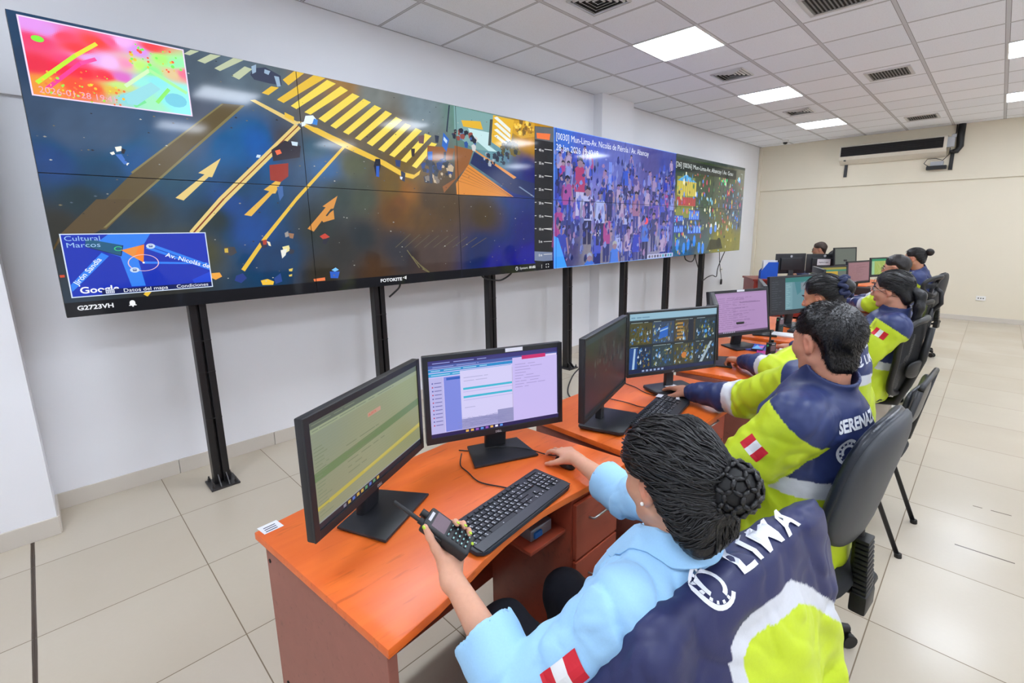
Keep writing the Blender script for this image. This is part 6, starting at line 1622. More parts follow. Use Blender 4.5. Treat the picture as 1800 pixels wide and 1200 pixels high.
# ================================================================== PEOPLE
SKIN = (198, 142, 114)
M_skin = col_mat('skin', 0.45, bump=0.05, bscale=420, spec=0.35, noise=0.05, sss=0.15)
M_cloth = col_mat('jacket_cloth', 0.42, bump=0.06, bscale=500, spec=0.35, noise=0.04)
M_shirt = col_mat('shirt_cloth', 0.75, bump=0.10, bscale=900, spec=0.2, noise=0.05, sheen=0.1)
M_trous = mat('navy_trousers', (22, 25, 36), 0.8, var=0.12, bump=0.1, bscale=700)
M_hair = mat('black_hair', (16, 15, 17), 0.38, var=0.4, scale=90, bump=0.25, bscale=160, spec=0.5)
M_hairb = mat('dark_brown_hair', (30, 24, 22), 0.42, var=0.35, scale=90, bump=0.25, bscale=160, spec=0.5)
M_eye = mat('eye_white', (226, 222, 216), 0.2); M_iris = mat('dark_iris', (24, 16, 12), 0.15)
M_text = mat('white_lettering', (232, 234, 240), 0.5); M_shoe = mat('black_shoe', (18, 18, 19), 0.4)
NAVY, LIME, SILV = (46, 57, 102), (198, 218, 46), (212, 214, 220)
def V3(p): return np.array(p, float)
def person_root(label, loc): return thing('person', label, 'person', loc)
def adopt(o, root):
    o.parent = root; o.matrix_parent_inverse = Matrix.Translation(root.location).inverted(); return o
class Head:
    """head frame: rows of F are forward, left, up"""
    def __init__(s, c, yaw, pitch=0.0, roll=0.0, size=1.0):
        f = V3((math.cos(yaw), math.sin(yaw), 0)); l = V3((-math.sin(yaw), math.cos(yaw), 0)); u = V3((0, 0, 1))
        f, u = f*math.cos(pitch)-u*math.sin(pitch), u*math.cos(pitch)+f*math.sin(pitch)
        l, u = l*math.cos(roll)+u*math.sin(roll), u*math.cos(roll)-l*math.sin(roll)
        s.c = V3(c); s.F = np.stack([f, l, u]); s.k = size
    def w(s, *p): return s.c+s.k*(V3(p)@s.F)
    def loc(s, P): return ((P-s.c)@s.F.T)/s.k
    def M(s): return Matrix([(s.F[0][i], s.F[1][i], s.F[2][i], s.c[i]) for i in range(3)]+[(0, 0, 0, 1)])
def head_sdf(S, H, wide=1.0):
    k = H.k; E = lambda c, r, b=0.012, sub=False, R=None: S.ell(H.w(*c), V3(r)*k, H.F if R is None else R@H.F, b, sub)
    C = lambda a, b_, ra, rb, b=0.012, sub=False: S.cap(H.w(*a), H.w(*b_), ra*k, rb*k, b, sub)
    E((-0.012, 0, 0.032), (0.097, 0.076*wide, 0.086)); E((0.026, 0, -0.028), (0.064, 0.060*wide, 0.076), 0.03)
    for s in (1, -1):
        C((0.0, s*0.052*wide, -0.052), (0.062, s*0.016, -0.092), 0.020, 0.017, 0.022)
        E((0.052, s*0.036*wide, -0.026), (0.032, 0.026*wide, 0.026), 0.02)
        C((0.078, s*0.012, 0.020), (0.064, s*0.050, 0.018), 0.012, 0.010, 0.014)
    E((0.066, 0, -0.094), (0.020, 0.020, 0.016), 0.014)
    C((0.086, 0, 0.010), (0.107, 0, -0.026), 0.008, 0.0115, 0.010)
    for s in (1, -1): E((0.095, s*0.012, -0.030), (0.012, 0.008, 0.008), 0.006)
    E((0.084, 0, -0.056), (0.016, 0.024, 0.013), 0.010)
    C((0.093, -0.015, -0.0545), (0.093, 0.015, -0.0545), 0.0055, 0.0055, 0.004); C((0.091, -0.013, -0.066), (0.091, 0.013, -0.066), 0.0065, 0.0065, 0.004)
    C((0.102, -0.022, -0.0600), (0.102, 0.022, -0.0600), 0.0022, 0.0022, 0.003, True)
    for s in (1, -1): E((0.090, s*0.031, 0.004), (0.014, 0.016, 0.010), 0.008, True); E((0.072, s*0.031, 0.004), (0.0125, 0.0145, 0.0125), 0.003)
    a = 0.28; Re = np.array([[math.cos(a), 0, -math.sin(a)], [0, 1, 0], [math.sin(a), 0, math.cos(a)]])
    for s in (1, -1):
        E((-0.006, s*(0.074*wide+0.004), -0.004), (0.018, 0.010, 0.031), 0.006, R=Re); E((-0.002, s*(0.074*wide+0.014), 0.000), (0.010, 0.008, 0.019), 0.005, True, R=Re)
        E((0.000, s*(0.074*wide+0.001), -0.030), (0.009, 0.008, 0.010), 0.006)
    return S
def hand_sdf(S, W, d, n, left, curl=(0.35, 0.5, 0.35), spread=0.08, thumb=(0.62, 0.62, 0.25), tcurl=0.25, size=1.0, curls=None, r=1.0, tips=None):
    """W wrist, d towards the fingers, n out of the palm; thumb side follows from left/right"""
    W = V3(W); d = unit(d); n = V3(n); n = unit(n-d*np.dot(n, d)); sd = np.cross(n, d)*(1 if left else -1); z = size; k = 0.0045
    offs = (0.027, 0.009, -0.010, -0.027); ml = (0.088, 0.090, 0.085, 0.077)
    ph = ((0.043, 0.025, 0.019), (0.047, 0.029, 0.020), (0.043, 0.027, 0.019), (0.033, 0.020, 0.017))
    S.cap(W-d*0.02*z, W+d*0.02*z, 0.0215*z*r, 0.021*z*r, 0.015)
    for i in range(4):
        b = W+(d*0.018+sd*offs[i]*0.55)*z; m = W+(d*ml[i]+sd*offs[i]-n*0.004)*z
        S.cap(b, m, 0.0150*z*r, 0.0115*z*r, 0.014)
    S.cap(W+(d*0.03+sd*0.012+n*0.006)*z, W+(d*0.055-sd*0.012+n*0.005)*z, 0.014*z*r, 0.013*z*r, 0.014)
    out = []
    for i in range(4):
        p = W+(d*ml[i]+sd*offs[i]-n*0.004)*z; c = curls[i] if curls is not None else curl
        dd = unit(d+sd*spread*(1.2-0.85*i)); a = 0.0; rr = (0.0092, 0.0086, 0.0078, 0.0068)
        for j in range(3):
            a += c[j]; v = dd*math.cos(a)+n*math.sin(a); q = p+v*ph[i][j]*z
            sc = z*r*(0.86 if i == 3 else 1.0); S.cap(p, q, rr[j]*sc, rr[j+1]*sc, k); p = q
        out.append((p, v, dd*-math.sin(a)+n*math.cos(a)))
    p = W+(d*0.022+sd*0.022+n*0.004)*z; v = unit(d*thumb[0]+sd*thumb[1]+n*thumb[2])
    q = p+v*0.042*z; S.cap(p, q, 0.0165*z*r, 0.0125*z*r, 0.014)
    for L_, ra, rb in ((0.032, 0.0112, 0.0098), (0.026, 0.0098, 0.0078)):
        v = unit(v+d*tcurl*1.1-sd*tcurl*0.9); p, q = q, q+v*L_*z; S.cap(p, q, ra*z*r, rb*z*r, 0.005)
    out.append((q, v, n))
    if tips is not None: tips += out
    return S
def body_sdf(j, H, g=1.0, wide=1.0):
    """j: joints in world space; g: girth"""
    S = SDF(); f = j['front']; P, Nk = V3(j['pelvis']), V3(j['neck'])
    S.loft(P+V3((0, 0, -0.07)), Nk, f, [(0, .155*g, .115*g), (.12, .165*g, .120*g), (.35, .140*g, .108*g), (.6, .150*g, .112*g), (.8, .165*g, .105*g), (.93, .115*g, .080*g), (1, .06, .058)], 0.02, rnd=0.03)
    for s in 'LR':
        sh, e, w_ = V3(j['sh'+s]), V3(j['el'+s]), V3(j['wr'+s])
        S.cap(Nk+V3((0, 0, -0.05)), sh, 0.05*g, 0.050*g, 0.035); S.cap(sh, e, 0.050*g, 0.038*g, 0.025); m = e+(w_-e)*0.3
        S.cap(e, m, 0.037*g, 0.038*g, 0.02); S.cap(m, w_, 0.038*g, 0.0245*g, 0.02)
        hp, kn, an = V3(j['hip'+s]), V3(j['kn'+s]), V3(j['an'+s])
        S.cap(hp, kn, 0.082*g, 0.056*g, 0.04); S.cap(kn, an, 0.055*g, 0.038, 0.02); S.cap(an, an+V3(f)*0.16+V3((0, 0, -0.045)), 0.038, 0.028, 0.02)
    hb = H.w(-0.027, 0, -0.045); nk = 0.057*(0.55+0.45*g)
    S.cap(Nk+V3((0, 0, -0.03)), hb, nk*1.12, nk, 0.035)
    head_sdf(S, H, wide)
    return S
def skin_color(H, base, hands=()):
    def f(P):
        C = np.tile(V3(base), (len(P), 1)); L = H.loc(P)
        def tint(c, r, rgb, a):
            d = np.linalg.norm((L-V3(c))/V3(r), axis=1); w_ = a*np.clip(1.3-d, 0, 1)[:, None]; C[:] = C*(1-w_)+V3(rgb)*w_
        tint((0.093, 0, -0.060), (0.014, 0.024, 0.012), (166, 84, 78), 0.8)
        for s in (1, -1): tint((-0.004, s*0.082, -0.004), (0.03, 0.02, 0.035), (206, 124, 100), 0.5); tint((0.07, s*0.04, -0.02), (0.03, 0.025, 0.025), (206, 128, 106), 0.4)
        return C
    return f
def joints(front, pelvis, neck, shL, shR, elL, elR, wrL, wrR, knee=0.44, feet=True, kz=0.50):
    f = unit(V3(front)); l = np.cross(V3((0, 0, 1)), f); p = V3(pelvis); j = dict(front=f, pelvis=p, neck=V3(neck), shL=V3(shL), shR=V3(shR), elL=V3(elL), elR=V3(elR), wrL=V3(wrL), wrR=V3(wrR))
    for s, q in (('L', 1), ('R', -1)):
        j['hip'+s] = p+l*q*0.085+V3((0, 0, -0.02)); j['kn'+s] = p+l*q*0.12+f*knee+V3((0, 0, kz-p[2]-0.03)); a = p+l*q*0.12+f*(knee-0.04); a[2] = 0.085; j['an'+s] = a
    return j
def seg_t(P, a, b):
    d = b-a; h = np.clip((P-a)@d/np.dot(d, d), 0, 1); return h, np.linalg.norm(P-a-h[:, None]*d, axis=1)
class Jacket:
    """hi-vis jacket: navy yoke, lime below a silver stripe, lime upper sleeves, silver band, navy forearms"""
    def __init__(s, j, H, g=1.0, stripe=(0.46, 0.56), seed=1, puff=1.0, hem=0.02, h=0.006, open_neck=0.0):
        s.j = j; f = j['front']; P, Nk = V3(j['pelvis']), V3(j['neck']); s.P, s.N = P, Nk; s.stripe = stripe
        A = P+V3((0, 0, hem-0.06)); s.A = A
        T = SDF(); t = 0.03*puff
        T.loft(A, Nk+V3((0, 0, 0.015)), f, [(0, .165*g+t, .135*g+t), (.10, .185*g+t, .145*g+t), (.35, .172*g+t, .128*g+t), (.6, .178*g+t, .128*g+t), (.8, .185*g+t*0.8, .118*g+t*0.8), (.93, .125*g+t*0.6, .09*g+t*0.5), (1, .085, .082)], 0.02, rnd=0.035)
        s.T = T; s.S = {}
        for q in 'LR':
            sh, e, w_ = j['sh'+q], j['el'+q], j['wr'+q]; A_ = SDF()
            A_.cap(Nk+V3((0, 0, -0.07)), sh, 0.07*g, 0.070*g+t*0.5, 0.05); m = e+(w_-e)*0.4
            A_.cap(sh, e, 0.066*g+t*0.7, 0.056*g+t*0.7, 0.03); A_.cap(e, m, 0.054*g+t*0.7, 0.050*g+t*0.45, 0.03); A_.cap(m, e+(w_-e)*0.90, 0.048*g+t*0.4, 0.038*g+t*0.2, 0.02)
            A_.cap(e+(w_-e)*0.90, e+(w_-e)*0.99, 0.036*g, 0.036*g, 0.008)
            s.S[q] = A_
        hb = H.w(-0.03, 0, -0.09); ax = unit(hb-Nk); c0 = Nk-ax*0.01; s.c0, s.ax = c0, ax
        Z = SDF(); Z.p += T.p
        for q in 'LR': Z.p += s.S[q].p
        cr = 0.080*(0.6+0.4*g); s.cr = cr
        Z.loft(c0-ax*0.03, c0+ax*0.078, f, [(0, cr*1.25, cr*1.25), (.3, cr*1.05, cr*1.05), (1, cr*0.98, cr*1.0)], 0.025, rnd=0.006)
        Z.loft(c0+ax*0.012, c0+ax*0.14, f, [(0, cr*0.86, cr*0.86), (1, cr*0.84, cr*0.86)], 0.004, sub=True, rnd=0.004)
        s.Z = Z; s.fold = folds(seed, 7.5, 0.0085, 0.8); s.fold2 = folds(seed+9, 19, 0.0022, 0.5)
    def extra(s, P):
        e = s.fold(P)*0.8+s.fold2(P)
        for q in 'LR':
            sh, el, w_ = s.j['sh'+q], s.j['el'+q], s.j['wr'+q]
            t, d = seg_t(P, sh, el); t2, d2 = seg_t(P, el, w_)
            near = np.exp(-((P-el)**2).sum(1)/0.012)
            e += 0.007*near*np.sin(70*(t*np.linalg.norm(el-sh)+t2*np.linalg.norm(w_-el))+3*np.sin(25*(P@V3((0.3, 0.7, 0.6)))))
            m = (t2 > 0.88) & (d2 < 0.06); e = np.where(m, 0.0016*np.sin(260*t2*np.linalg.norm(w_-el)), e)
        c = np.linalg.norm(P-s.c0-((P-s.c0)@s.ax)[:, None]*s.ax, axis=1); e *= np.clip((c-s.cr*0.9)/0.05, 0.15, 1)
        return e
    def color(s, P):
        dT = s.T(P); t = (P-s.A)@(s.N-s.A)/np.dot(s.N-s.A, s.N-s.A)
        C = np.where((t > s.stripe[1])[:, None], V3(NAVY), np.where((t > s.stripe[0])[:, None], V3(SILV), V3(LIME)))
        for q in 'LR':
            sh, e, w_ = s.j['sh'+q], s.j['el'+q], s.j['wr'+q]
            t1, d1 = seg_t(P, sh, e); t2, d2 = seg_t(P, e, w_); dA = s.S[q](P)
            on = (dA < dT+0.016) & ((t1 > 0.0) | (t2 > 0.02))
            u = np.where(d2 < d1, 1+t2, t1)
            Ca = np.where((u < 1.10)[:, None], V3(LIME), np.where((u < 1.30)[:, None], V3(SILV), V3(NAVY)))
            C = np.where(on[:, None], Ca, C)
        c = np.linalg.norm(P-s.c0-((P-s.c0)@s.ax)[:, None]*s.ax, axis=1); hh = (P-s.c0)@s.ax
        C = np.where(((hh > -0.01) & (c < s.cr*1.3))[:, None], V3(NAVY)*0.95, C)
        return C
    def build(s, root, h):
        o = sculpt('jacket', s.Z, h, M_cloth, root, s.color, s.extra); adopt(o, root); s.o = o
        me = o.data; s.bvh = BVHTree.FromPolygons([v.co for v in me.vertices], [tuple(p.vertices) for p in me.polygons]); return o
def wrap_text(bvh, txt, org, right, up, size, nrm, name, parent, root, m, bold=0.03, width=None, lift=0.0015, curve=0.0, space=1.0):
    """project lettering onto a surface along -nrm"""
    T, W = text_tris(txt, bold, space); org, right, up, nrm = map(Vector, (org, right, up, nrm)); sx = width/W if width else size
    bm = bmesh.new(); cache = {}
    for t in T:
        v = []
        for p in t:
            key = (round(p[0], 4), round(p[1], 4))
            if key not in cache: cache[key] = bm.verts.new((p[0]*sx, p[1]*size, 0))
            v.append(cache[key])
        try: bm.faces.new(v)
        except ValueError: pass
    bmesh.ops.subdivide_edges(bm, edges=[e for e in bm.edges if e.calc_length() > 0.012], cuts=2)
    bmesh.ops.triangulate(bm, faces=bm.faces[:])
    return _drop(bm, bvh, org, right, up, nrm, name, parent, root, m, lift, curve)
def _drop(bm, bvh, org, right, up, nrm, name, parent, root, m, lift, curve=0.0):
    for v in bm.verts:
        x, y = v.co.x, v.co.y
        p = org+right*x+up*(y+curve*x*x); h = bvh.ray_cast(p+nrm*0.25, -nrm, 0.6)
        v.co = (h[0]+h[1]*lift*(1 if h[1].dot(nrm) > 0 else -1)) if h[0] is not None else p
    me = bpy.data.meshes.new(name); bm.to_mesh(me); bm.free()
    for q in (m if isinstance(m, list) else [m]): me.materials.append(q)
    o = bpy.data.objects.new(name, me); COL.objects.link(o); o.parent = parent
    o.matrix_parent_inverse = Matrix.Translation(root.location).inverted() if parent is root else Matrix.Identity(4)
    return o
M_red_ = mat('flag_red', (206, 24, 44), 0.6); M_wht_ = mat('flag_white', (232, 232, 232), 0.6)
def flag_patch(bvh, org, right, up, nrm, w_, h_, parent, root):
    bm = bmesh.new(); n = 12
    g = [[bm.verts.new((w_*(i/n-0.5), h_*(k/4-0.5), 0)) for k in range(5)] for i in range(n+1)]
    for i in range(n):
        for k in range(4): f = bm.faces.new((g[i][k], g[i+1][k], g[i+1][k+1], g[i][k+1])); f.material_index = 1 if n/3 <= i < 2*n/3 else 0
    return _drop(bm, bvh, Vector(org), Vector(right).normalized(), Vector(up).normalized(), Vector(nrm).normalized(), 'flag_patch', parent, root, [M_red_, M_wht_], 0.002)
def bvh_of(o): return BVHTree.FromPolygons([v.co for v in o.data.vertices], [tuple(p.vertices) for p in o.data.polygons])
def trousers(j, root, g=1.0, h=0.008):
    S = SDF(); f = j['front']; P = V3(j['pelvis'])
    S.ell(P, (0.15*g, 0.19*g, 0.14), frame3(V3((0, 0, 1)), f), 0.03)
    for s in 'LR':
        S.cap(j['hip'+s], j['kn'+s], 0.100*g, 0.072*g, 0.05); S.cap(j['kn'+s], j['an'+s]+V3((0, 0, 0.03)), 0.070*g, 0.055*g, 0.03)
    return adopt(sculpt('trousers', S, h, M_trous, root, None, folds(77, 10, 0.006, 0.6)), root)
def shoes(j, root):
    for s in 'LR':
        S = SDF(); a = j['an'+s].copy(); a[2] = 0.045; S.cap(a-j['front']*0.04, a+j['front']*0.17+V3((0, 0, -0.012)), 0.042, 0.033, 0.02)
        adopt(sculpt('shoe', S, 0.008, M_shoe, root, None, None, lambda P: 0.004-P[:, 2]), root)
def face_parts(H, root, glasses=None, brows=True, brow_m=None):
    for s in (1, -1):
        e = adopt(MB().sphere(H.w(0.0765, s*0.031, 0.004), 0.0115*H.k, 12).build('eye', M_eye, root, smooth='all'), root)
        sub(MB().sphere(H.w(0.0845, s*0.031, 0.003), 0.0058*H.k, 10).build('iris', M_iris, e, smooth='all'), root)
        if brows: adopt(MB().tube([H.w(0.094, s*0.012, 0.024), H.w(0.091, s*0.028, 0.030), H.w(0.074, s*0.048, 0.024)], [0.0035, 0.0042, 0.002], 6).build('eyebrow', brow_m or M_hair, root, smooth='all'), root)
    if glasses:
        g = MB(); rr, hh = 0.0255, 0.019
        for s in (1, -1):
            lp = [H.w(0.104-0.0035*abs(math.cos(a)), s*0.032+rr*math.cos(a), 0.001+hh*math.sin(a)) for a in [2*PI*k/20 for k in range(20)]]
            g.tube(lp, 0.0016, 6, closed=True); g.tube([H.w(0.101, s*0.057, 0.006), H.w(0.09, s*0.077, 0.008), H.w(-0.01, s*0.083, 0.010), H.w(-0.03, s*0.082, -0.008)], 0.0014, 6)
        g.tube([H.w(0.106, -0.008, 0.005), H.w(0.108, 0, 0.008), H.w(0.106, 0.008, 0.005)], 0.0014, 6)
        adopt(g.build('glasses', glasses, root, smooth='all'), root)
def hair_shell(H, root, m, h, r=(0.112, 0.090, 0.100), c=(-0.014, 0, 0.032), hairline=0.062, nape=-0.085, extra_ell=(), amp=0.003, seed=3, wide=1.0, sideburn=0.0, slope=2.0, taper=0.011, tl=0.03):
    S = SDF(); k = H.k
    S.ell(H.w(*c), V3((r[0], r[1]*wide, r[2]))*k, H.F, 0.02)
    for (cc, rr) in extra_ell: S.ell(H.w(*cc), V3(rr)*k, H.F, 0.03)
    fo = folds(seed, 16, amp)
    def cut(P):
        L = H.loc(P)
        # forehead line rises from the temple to the crown; ears stay free
        a = (L[:, 0]-(hairline+0.035*np.clip((L[:, 2]-0.05)/0.07, -1.2, 1)))*0.8
        b = -(L[:, 2]-(0.026-slope*np.clip(-(L[:, 0]+0.014), 0, 0.10)))*0.6
        b = np.maximum(b, -(L[:, 2]-nape))
        e = 0.031*k-np.linalg.norm((L-V3((-0.002, 0, -0.012)))*V3((1, 0, 1)), axis=1)*k
        e = np.where(np.abs(L[:, 1]) > 0.05, e, -1)
        b2 = np.where(L[:, 0] > -0.02, -(L[:, 2]-0.018+sideburn), -1)
        return np.maximum(np.maximum(a*k, b*k), np.maximum(e, np.where(np.abs(L[:, 1]) > 0.045, b2*k*0.8, -1)))
    def ext(P): return fo(P)*np.clip(-cut(P)/0.02, 0, 1)-taper*np.clip(1+cut(P)/tl, 0, 1)**1.5
    return adopt(sculpt('hair', S, h, m, root, None, ext, cut), root)
def strands(H, root, parent_hair, m, bun, n=420, rad=0.0016, r=(0.114, 0.0925, 0.102), c=(-0.014, 0, 0.032), seed=2, lift=0.003, wav=0.004, starts=None, wide=1.0, hug=False):
    """locks combed back over the skull to the bun"""
    rs = random.Random(seed); mb = MB()
    st = starts or [(-0.075, 0.055, -0.072), (-0.045, 0.082, -0.035), (-0.02, 0.090, 0.005), (0.030, 0.084, 0.030), (0.062, 0.070, 0.055), (0.082, 0.045, 0.085), (0.090, 0.0, 0.098), (0.082, -0.045, 0.085), (0.062, -0.070, 0.055), (0.030, -0.084, 0.030), (-0.02, -0.090, 0.005), (-0.045, -0.082, -0.035), (-0.075, -0.055, -0.072), (-0.085, 0, -0.085)]
    R = V3((r[0], r[1]*wide, r[2])); c = V3(c); B = V3(bun); bvh = bvh_of(parent_hair) if hug else None
    for i in range(n):
        f = rs.random()*(len(st)-1); a = int(f); f -= a
        p = V3(st[a])*(1-f)+V3(st[a+1])*f; u0 = unit((p-c)/R)
        u0 = unit(u0+0.05*V3((rs.gauss(0, 1), rs.gauss(0, 1), rs.gauss(0, 1))))
        u1 = unit((B-c)/R+0.16*V3((0, rs.gauss(0, 1), rs.gauss(0, 1))))
        t0 = rs.random()**1.6*0.45; t1 = rs.uniform(0.75, 1.0); pts = []; ph = rs.random()*6.28; fr = rs.uniform(3, 7); lf = lift*rs.uniform(-0.3, 1.3); L = 12
        for q in range(L+1):
            t = t0+(t1-t0)*q/L; om = math.acos(max(-1, min(1, float(np.dot(u0, u1))))); 
            u = unit(u0*math.sin((1-t)*om)+u1*math.sin(t*om)) if om > 1e-3 else u0
            side = unit(np.cross(u, u1-u0+1e-6)); u = unit(u+side*wav/0.1*math.sin(fr*t+ph)*math.sin(PI*t))
            w_ = H.w(*(c+u*R*(1+lf/0.1*math.sin(PI*min(1, q/L*1.05)))))
            if bvh:
                hn = bvh.find_nearest(Vector(w_)); rd = Vector(w_)-Vector(H.w(*c)); rc = bvh.ray_cast(Vector(H.w(*c))+rd*2.5, -rd.normalized(), 0.5)
                if rc[0] is not None and t < 0.9: w_ = V3(rc[0])+V3(rc[1])*(0.0005+max(0, lf)*0.5)
            pts.append(w_)
        mb.tube(pts, [rad*(0.35+0.65*math.sin(PI*(0.08+0.84*q/L)))*rs.uniform(0.85, 1.2) for q in range(L+1)], 4, cap=False)
    o = mb.build('hair_strands', m, parent_hair, smooth='all'); return sub(o, root)
def sub(o, root):
    """child of a part: its vertices are already in world space"""
    o.matrix_parent_inverse = Matrix.Identity(4); return o
def short_strands(H, root, hair, m, n=2600, L=0.016, seed=5, rad=0.0011, swirl=0.6, zmin=-0.06, r=(0.106, 0.085, 0.095), c=(-0.013, 0, 0.032), wide=1.0):
    rs = random.Random(seed); mb = MB(); R = V3((r[0], r[1]*wide, r[2])); bvh = bvh_of(hair)
    pl = hair.data.polygons; vv = hair.data.vertices; inner = Vector(H.w(-0.013, 0, 0.02))
    for i in range(n):
        q = pl[rs.randrange(len(pl))]; h = (q.center.copy(), q.normal.copy())
        if h[1].dot(h[0]-inner) < 0.02: continue
        nn = h[1]; fwd = Vector(H.F[0]); crown = Vector(H.w(-0.075, 0, 0.09)); away = (h[0]-crown); away = away-nn*away.dot(nn)
        if away.length > 1e-5: away.normalize()
        tw = nn.cross(away); d = (away+tw*swirl*0.5+nn*0.5+Vector((rs.gauss(0, .25), rs.gauss(0, .25), rs.gauss(0, .25)))).normalized()
        l = L*rs.uniform(0.6, 1.2); b = h[0]-nn*0.002; x = d.cross(nn); x = x.normalized()*rad if x.length > 1e-4 else Vector((rad, 0, 0)); y = d.cross(x).normalized()*rad
        tip = b+d*l-nn*l*0.12
        mb.add([b+x, b-x*0.5+y*0.87, b-x*0.5-y*0.87, tip], [(0, 1, 3), (1, 2, 3), (2, 0, 3)])
    return sub(mb.build('hair_strands', m, hair, smooth='all'), root)
# ------------------------------------------------------------------ the person in the light blue shirt
def bun_net(H, root, hair, c, r, m, rope=0.0042, dark=None, seed=0, sub_=2, squash=(1, 1, 1)):
    """bun wound of ropes: the edges of a hexagon net on a ball"""
    S = MB().sphere(H.w(*c), tuple(r*0.93*q for q in squash), 18)
    b = S.build('bun', dark or m, hair, smooth='all'); sub(b, root)
    bm = bmesh.new(); bmesh.ops.create_icosphere(bm, subdivisions=sub_, radius=r); bm.verts.ensure_lookup_table(); mb = MB(); rs = random.Random(seed)
    cen = {f.index: f.calc_center_median().normalized()*r for f in bm.faces}
    jit = {k: Vector((rs.uniform(-1, 1), rs.uniform(-1, 1), rs.uniform(-1, 1)))*r*0.07 for k in cen}
    def q(v): return H.w(*(V3(c)+V3(v)*V3(squash)))
    for e in bm.edges:
        f = e.link_faces; p0, p1 = cen[f[0].index]+jit[f[0].index], cen[f[1].index]+jit[f[1].index]; md = (p0+p1).normalized()*r*1.05
        mb.tube([q(p0), q(md), q(p1)], [rope*0.85, rope, rope*0.85], 6)
    bm.free(); o = mb.build('bun_ropes', m, hair, smooth='all'); return sub(o, root)
def shirt_collar(j, H, root, parent, m, rgb):
    """open collar: a band round the neck that folds over and lies on the shirt"""
    bv_ = bvh_of(parent); f = j['front']; l = np.cross(V3((0, 0, 1)), f); N0 = j['neck']; hb = H.w(-0.022, 0, -0.075); ax = unit(hb-N0); mb = MB(); n = 56
    prof = [(0.0585, 0.012), (0.0610, 0.034), (0.0640, 0.044), (0.0700, 0.043), (0.0745, 0.034), (0.0810, 0.021), (0.0880, 0.007), (0.0950, -0.008)]
    g = []
    for i in range(n+1):
        th = math.radians(34+(292.0)*i/n); d = f*math.cos(th)+l*math.sin(th); open_ = math.exp(-((math.cos(th)+1)*-1+2)**2*0) ; fr = max(0.0, math.cos(th)); row = []
        tip = math.exp(-((min(i, n-i))/5.0)**2)
        for q, (r, z) in enumerate(prof):
            rr = r*(1+0.42*fr*(q/7)**1.2)+0.018*tip*(q/7); zz = z-0.055*fr*(q/7)-0.022*fr
            pnt = N0+ax*0.004+d*rr+V3((0, 0, zz+0.002*math.sin(5*th+q)))
            if q >= 4:
                h_ = bv_.ray_cast(Vector(pnt)+Vector((0, 0, 0.10)), Vector((0, 0, -1)), 0.3)
                if h_[0] is not None: pnt[2] = max(pnt[2], h_[0].z+0.005)
            row.append(pnt)
        g.append(row)
    vs = [p for r in g for p in r]; k = len(prof); fs = [(i*k+q, i*k+q+1, (i+1)*k+q+1, (i+1)*k+q) for i in range(n) for q in range(k-1)]
    o = len(vs); vs2 = [p-V3((0, 0, 0.0028))-unit(p-N0)*0.001 for p in vs]
    fs2 = [tuple(o+v for v in reversed(q)) for q in fs]; rim = [(i*k+k-1, o+i*k+k-1, o+(i+1)*k+k-1, (i+1)*k+k-1) for i in range(n)]+[(q, o+q, o+q+1, q+1) for q in range(k-1)]+[(n*k+q+1, o+n*k+q+1, o+n*k+q, n*k+q) for q in range(k-1)]
    mb.add(vs+vs2, fs+fs2+rim, col=lin(rgb)); return mb.build('collar', m, parent, smooth=True, color=True)
root = person_root('person in a light blue shirt with a black netted bun, holding up a two-way radio', (2.84, 0.79, 0))
H1 = Head((2.893, 0.780, 1.082), PI-0.20, 0.14, 0.0, 0.95)
y_r = RAD_Z.cross(RAD_X-RAD_Z*RAD_X.dot(RAD_Z)); x_r = V3((RAD_X-RAD_Z*RAD_X.dot(RAD_Z)).normalized()); z_r = V3(RAD_Z.normalized()); y_r = np.cross(z_r, x_r); O_r = V3(RAD_O)
dL = unit(0.95*y_r+0.31*z_r); W_L = O_r+x_r*-0.034+z_r*0.026-dL*0.056
dR = unit((-0.93, 0.34, -0.10)); W_R = V3((2.288, 1.172, 0.804))-unit((-0.93, 0.34, 0))*0.074
j1 = joints((-0.985, 0.17, 0), (2.83, 0.79, 0.45), (2.915, 0.785, 0.955), (2.905, 0.605, 0.895), (2.865, 0.985, 0.895), (2.765, 0.452, 0.722), (2.62, 1.065, 0.80), W_L, W_R, knee=0.40, kz=0.46)
tips1 = []
B = body_sdf(j1, H1, 0.93, 0.98)
hand_sdf(B, W_L, dL, x_r, True, curls=[(1.05, .95, .5), (1.1, 1.0, .5), (1.15, 1.0, .55), (1.2, 1.05, .6)], spread=0.04, thumb=(0.34, 0.90, 0.50), tcurl=0.05, size=0.93, r=0.92, tips=tips1)
hand_sdf(B, W_R, dR, (0.0, 0.05, -1), False, curls=[(.18, .30, .25), (.20, .34, .28), (.26, .36, .3), (.34, .4, .3)], spread=0.10, thumb=(0.70, 0.60, 0.32), tcurl=0.12, size=0.95, r=0.95, tips=tips1)
tips1[4] = (tips1[4][0], tips1[4][1], y_r)
body = adopt(sculpt('body', B, 0.0036, M_skin, root, skin_color(H1, (214, 160, 132))), root)
for i, (p, v, n) in enumerate(tips1):
    Fm = Matrix((tuple(v), tuple(np.cross(n, v)), tuple(n))).transposed()
    adopt(MB().sphere(p-n*0.0045+v*0.001, (0.0062, 0.0045, 0.0022), 10, M=Fm).build('fingernail', mat('green_nail_polish', (186, 214, 60), 0.25) if i < 5 else mat('bare_nail', (226, 176, 160), 0.3), root, smooth='all'), root)
face_parts(H1, root)
SHIRT = (160, 206, 242)
f1 = j1['front']; P1_, N1 = j1['pelvis'], j1['neck']; Z = SDF()
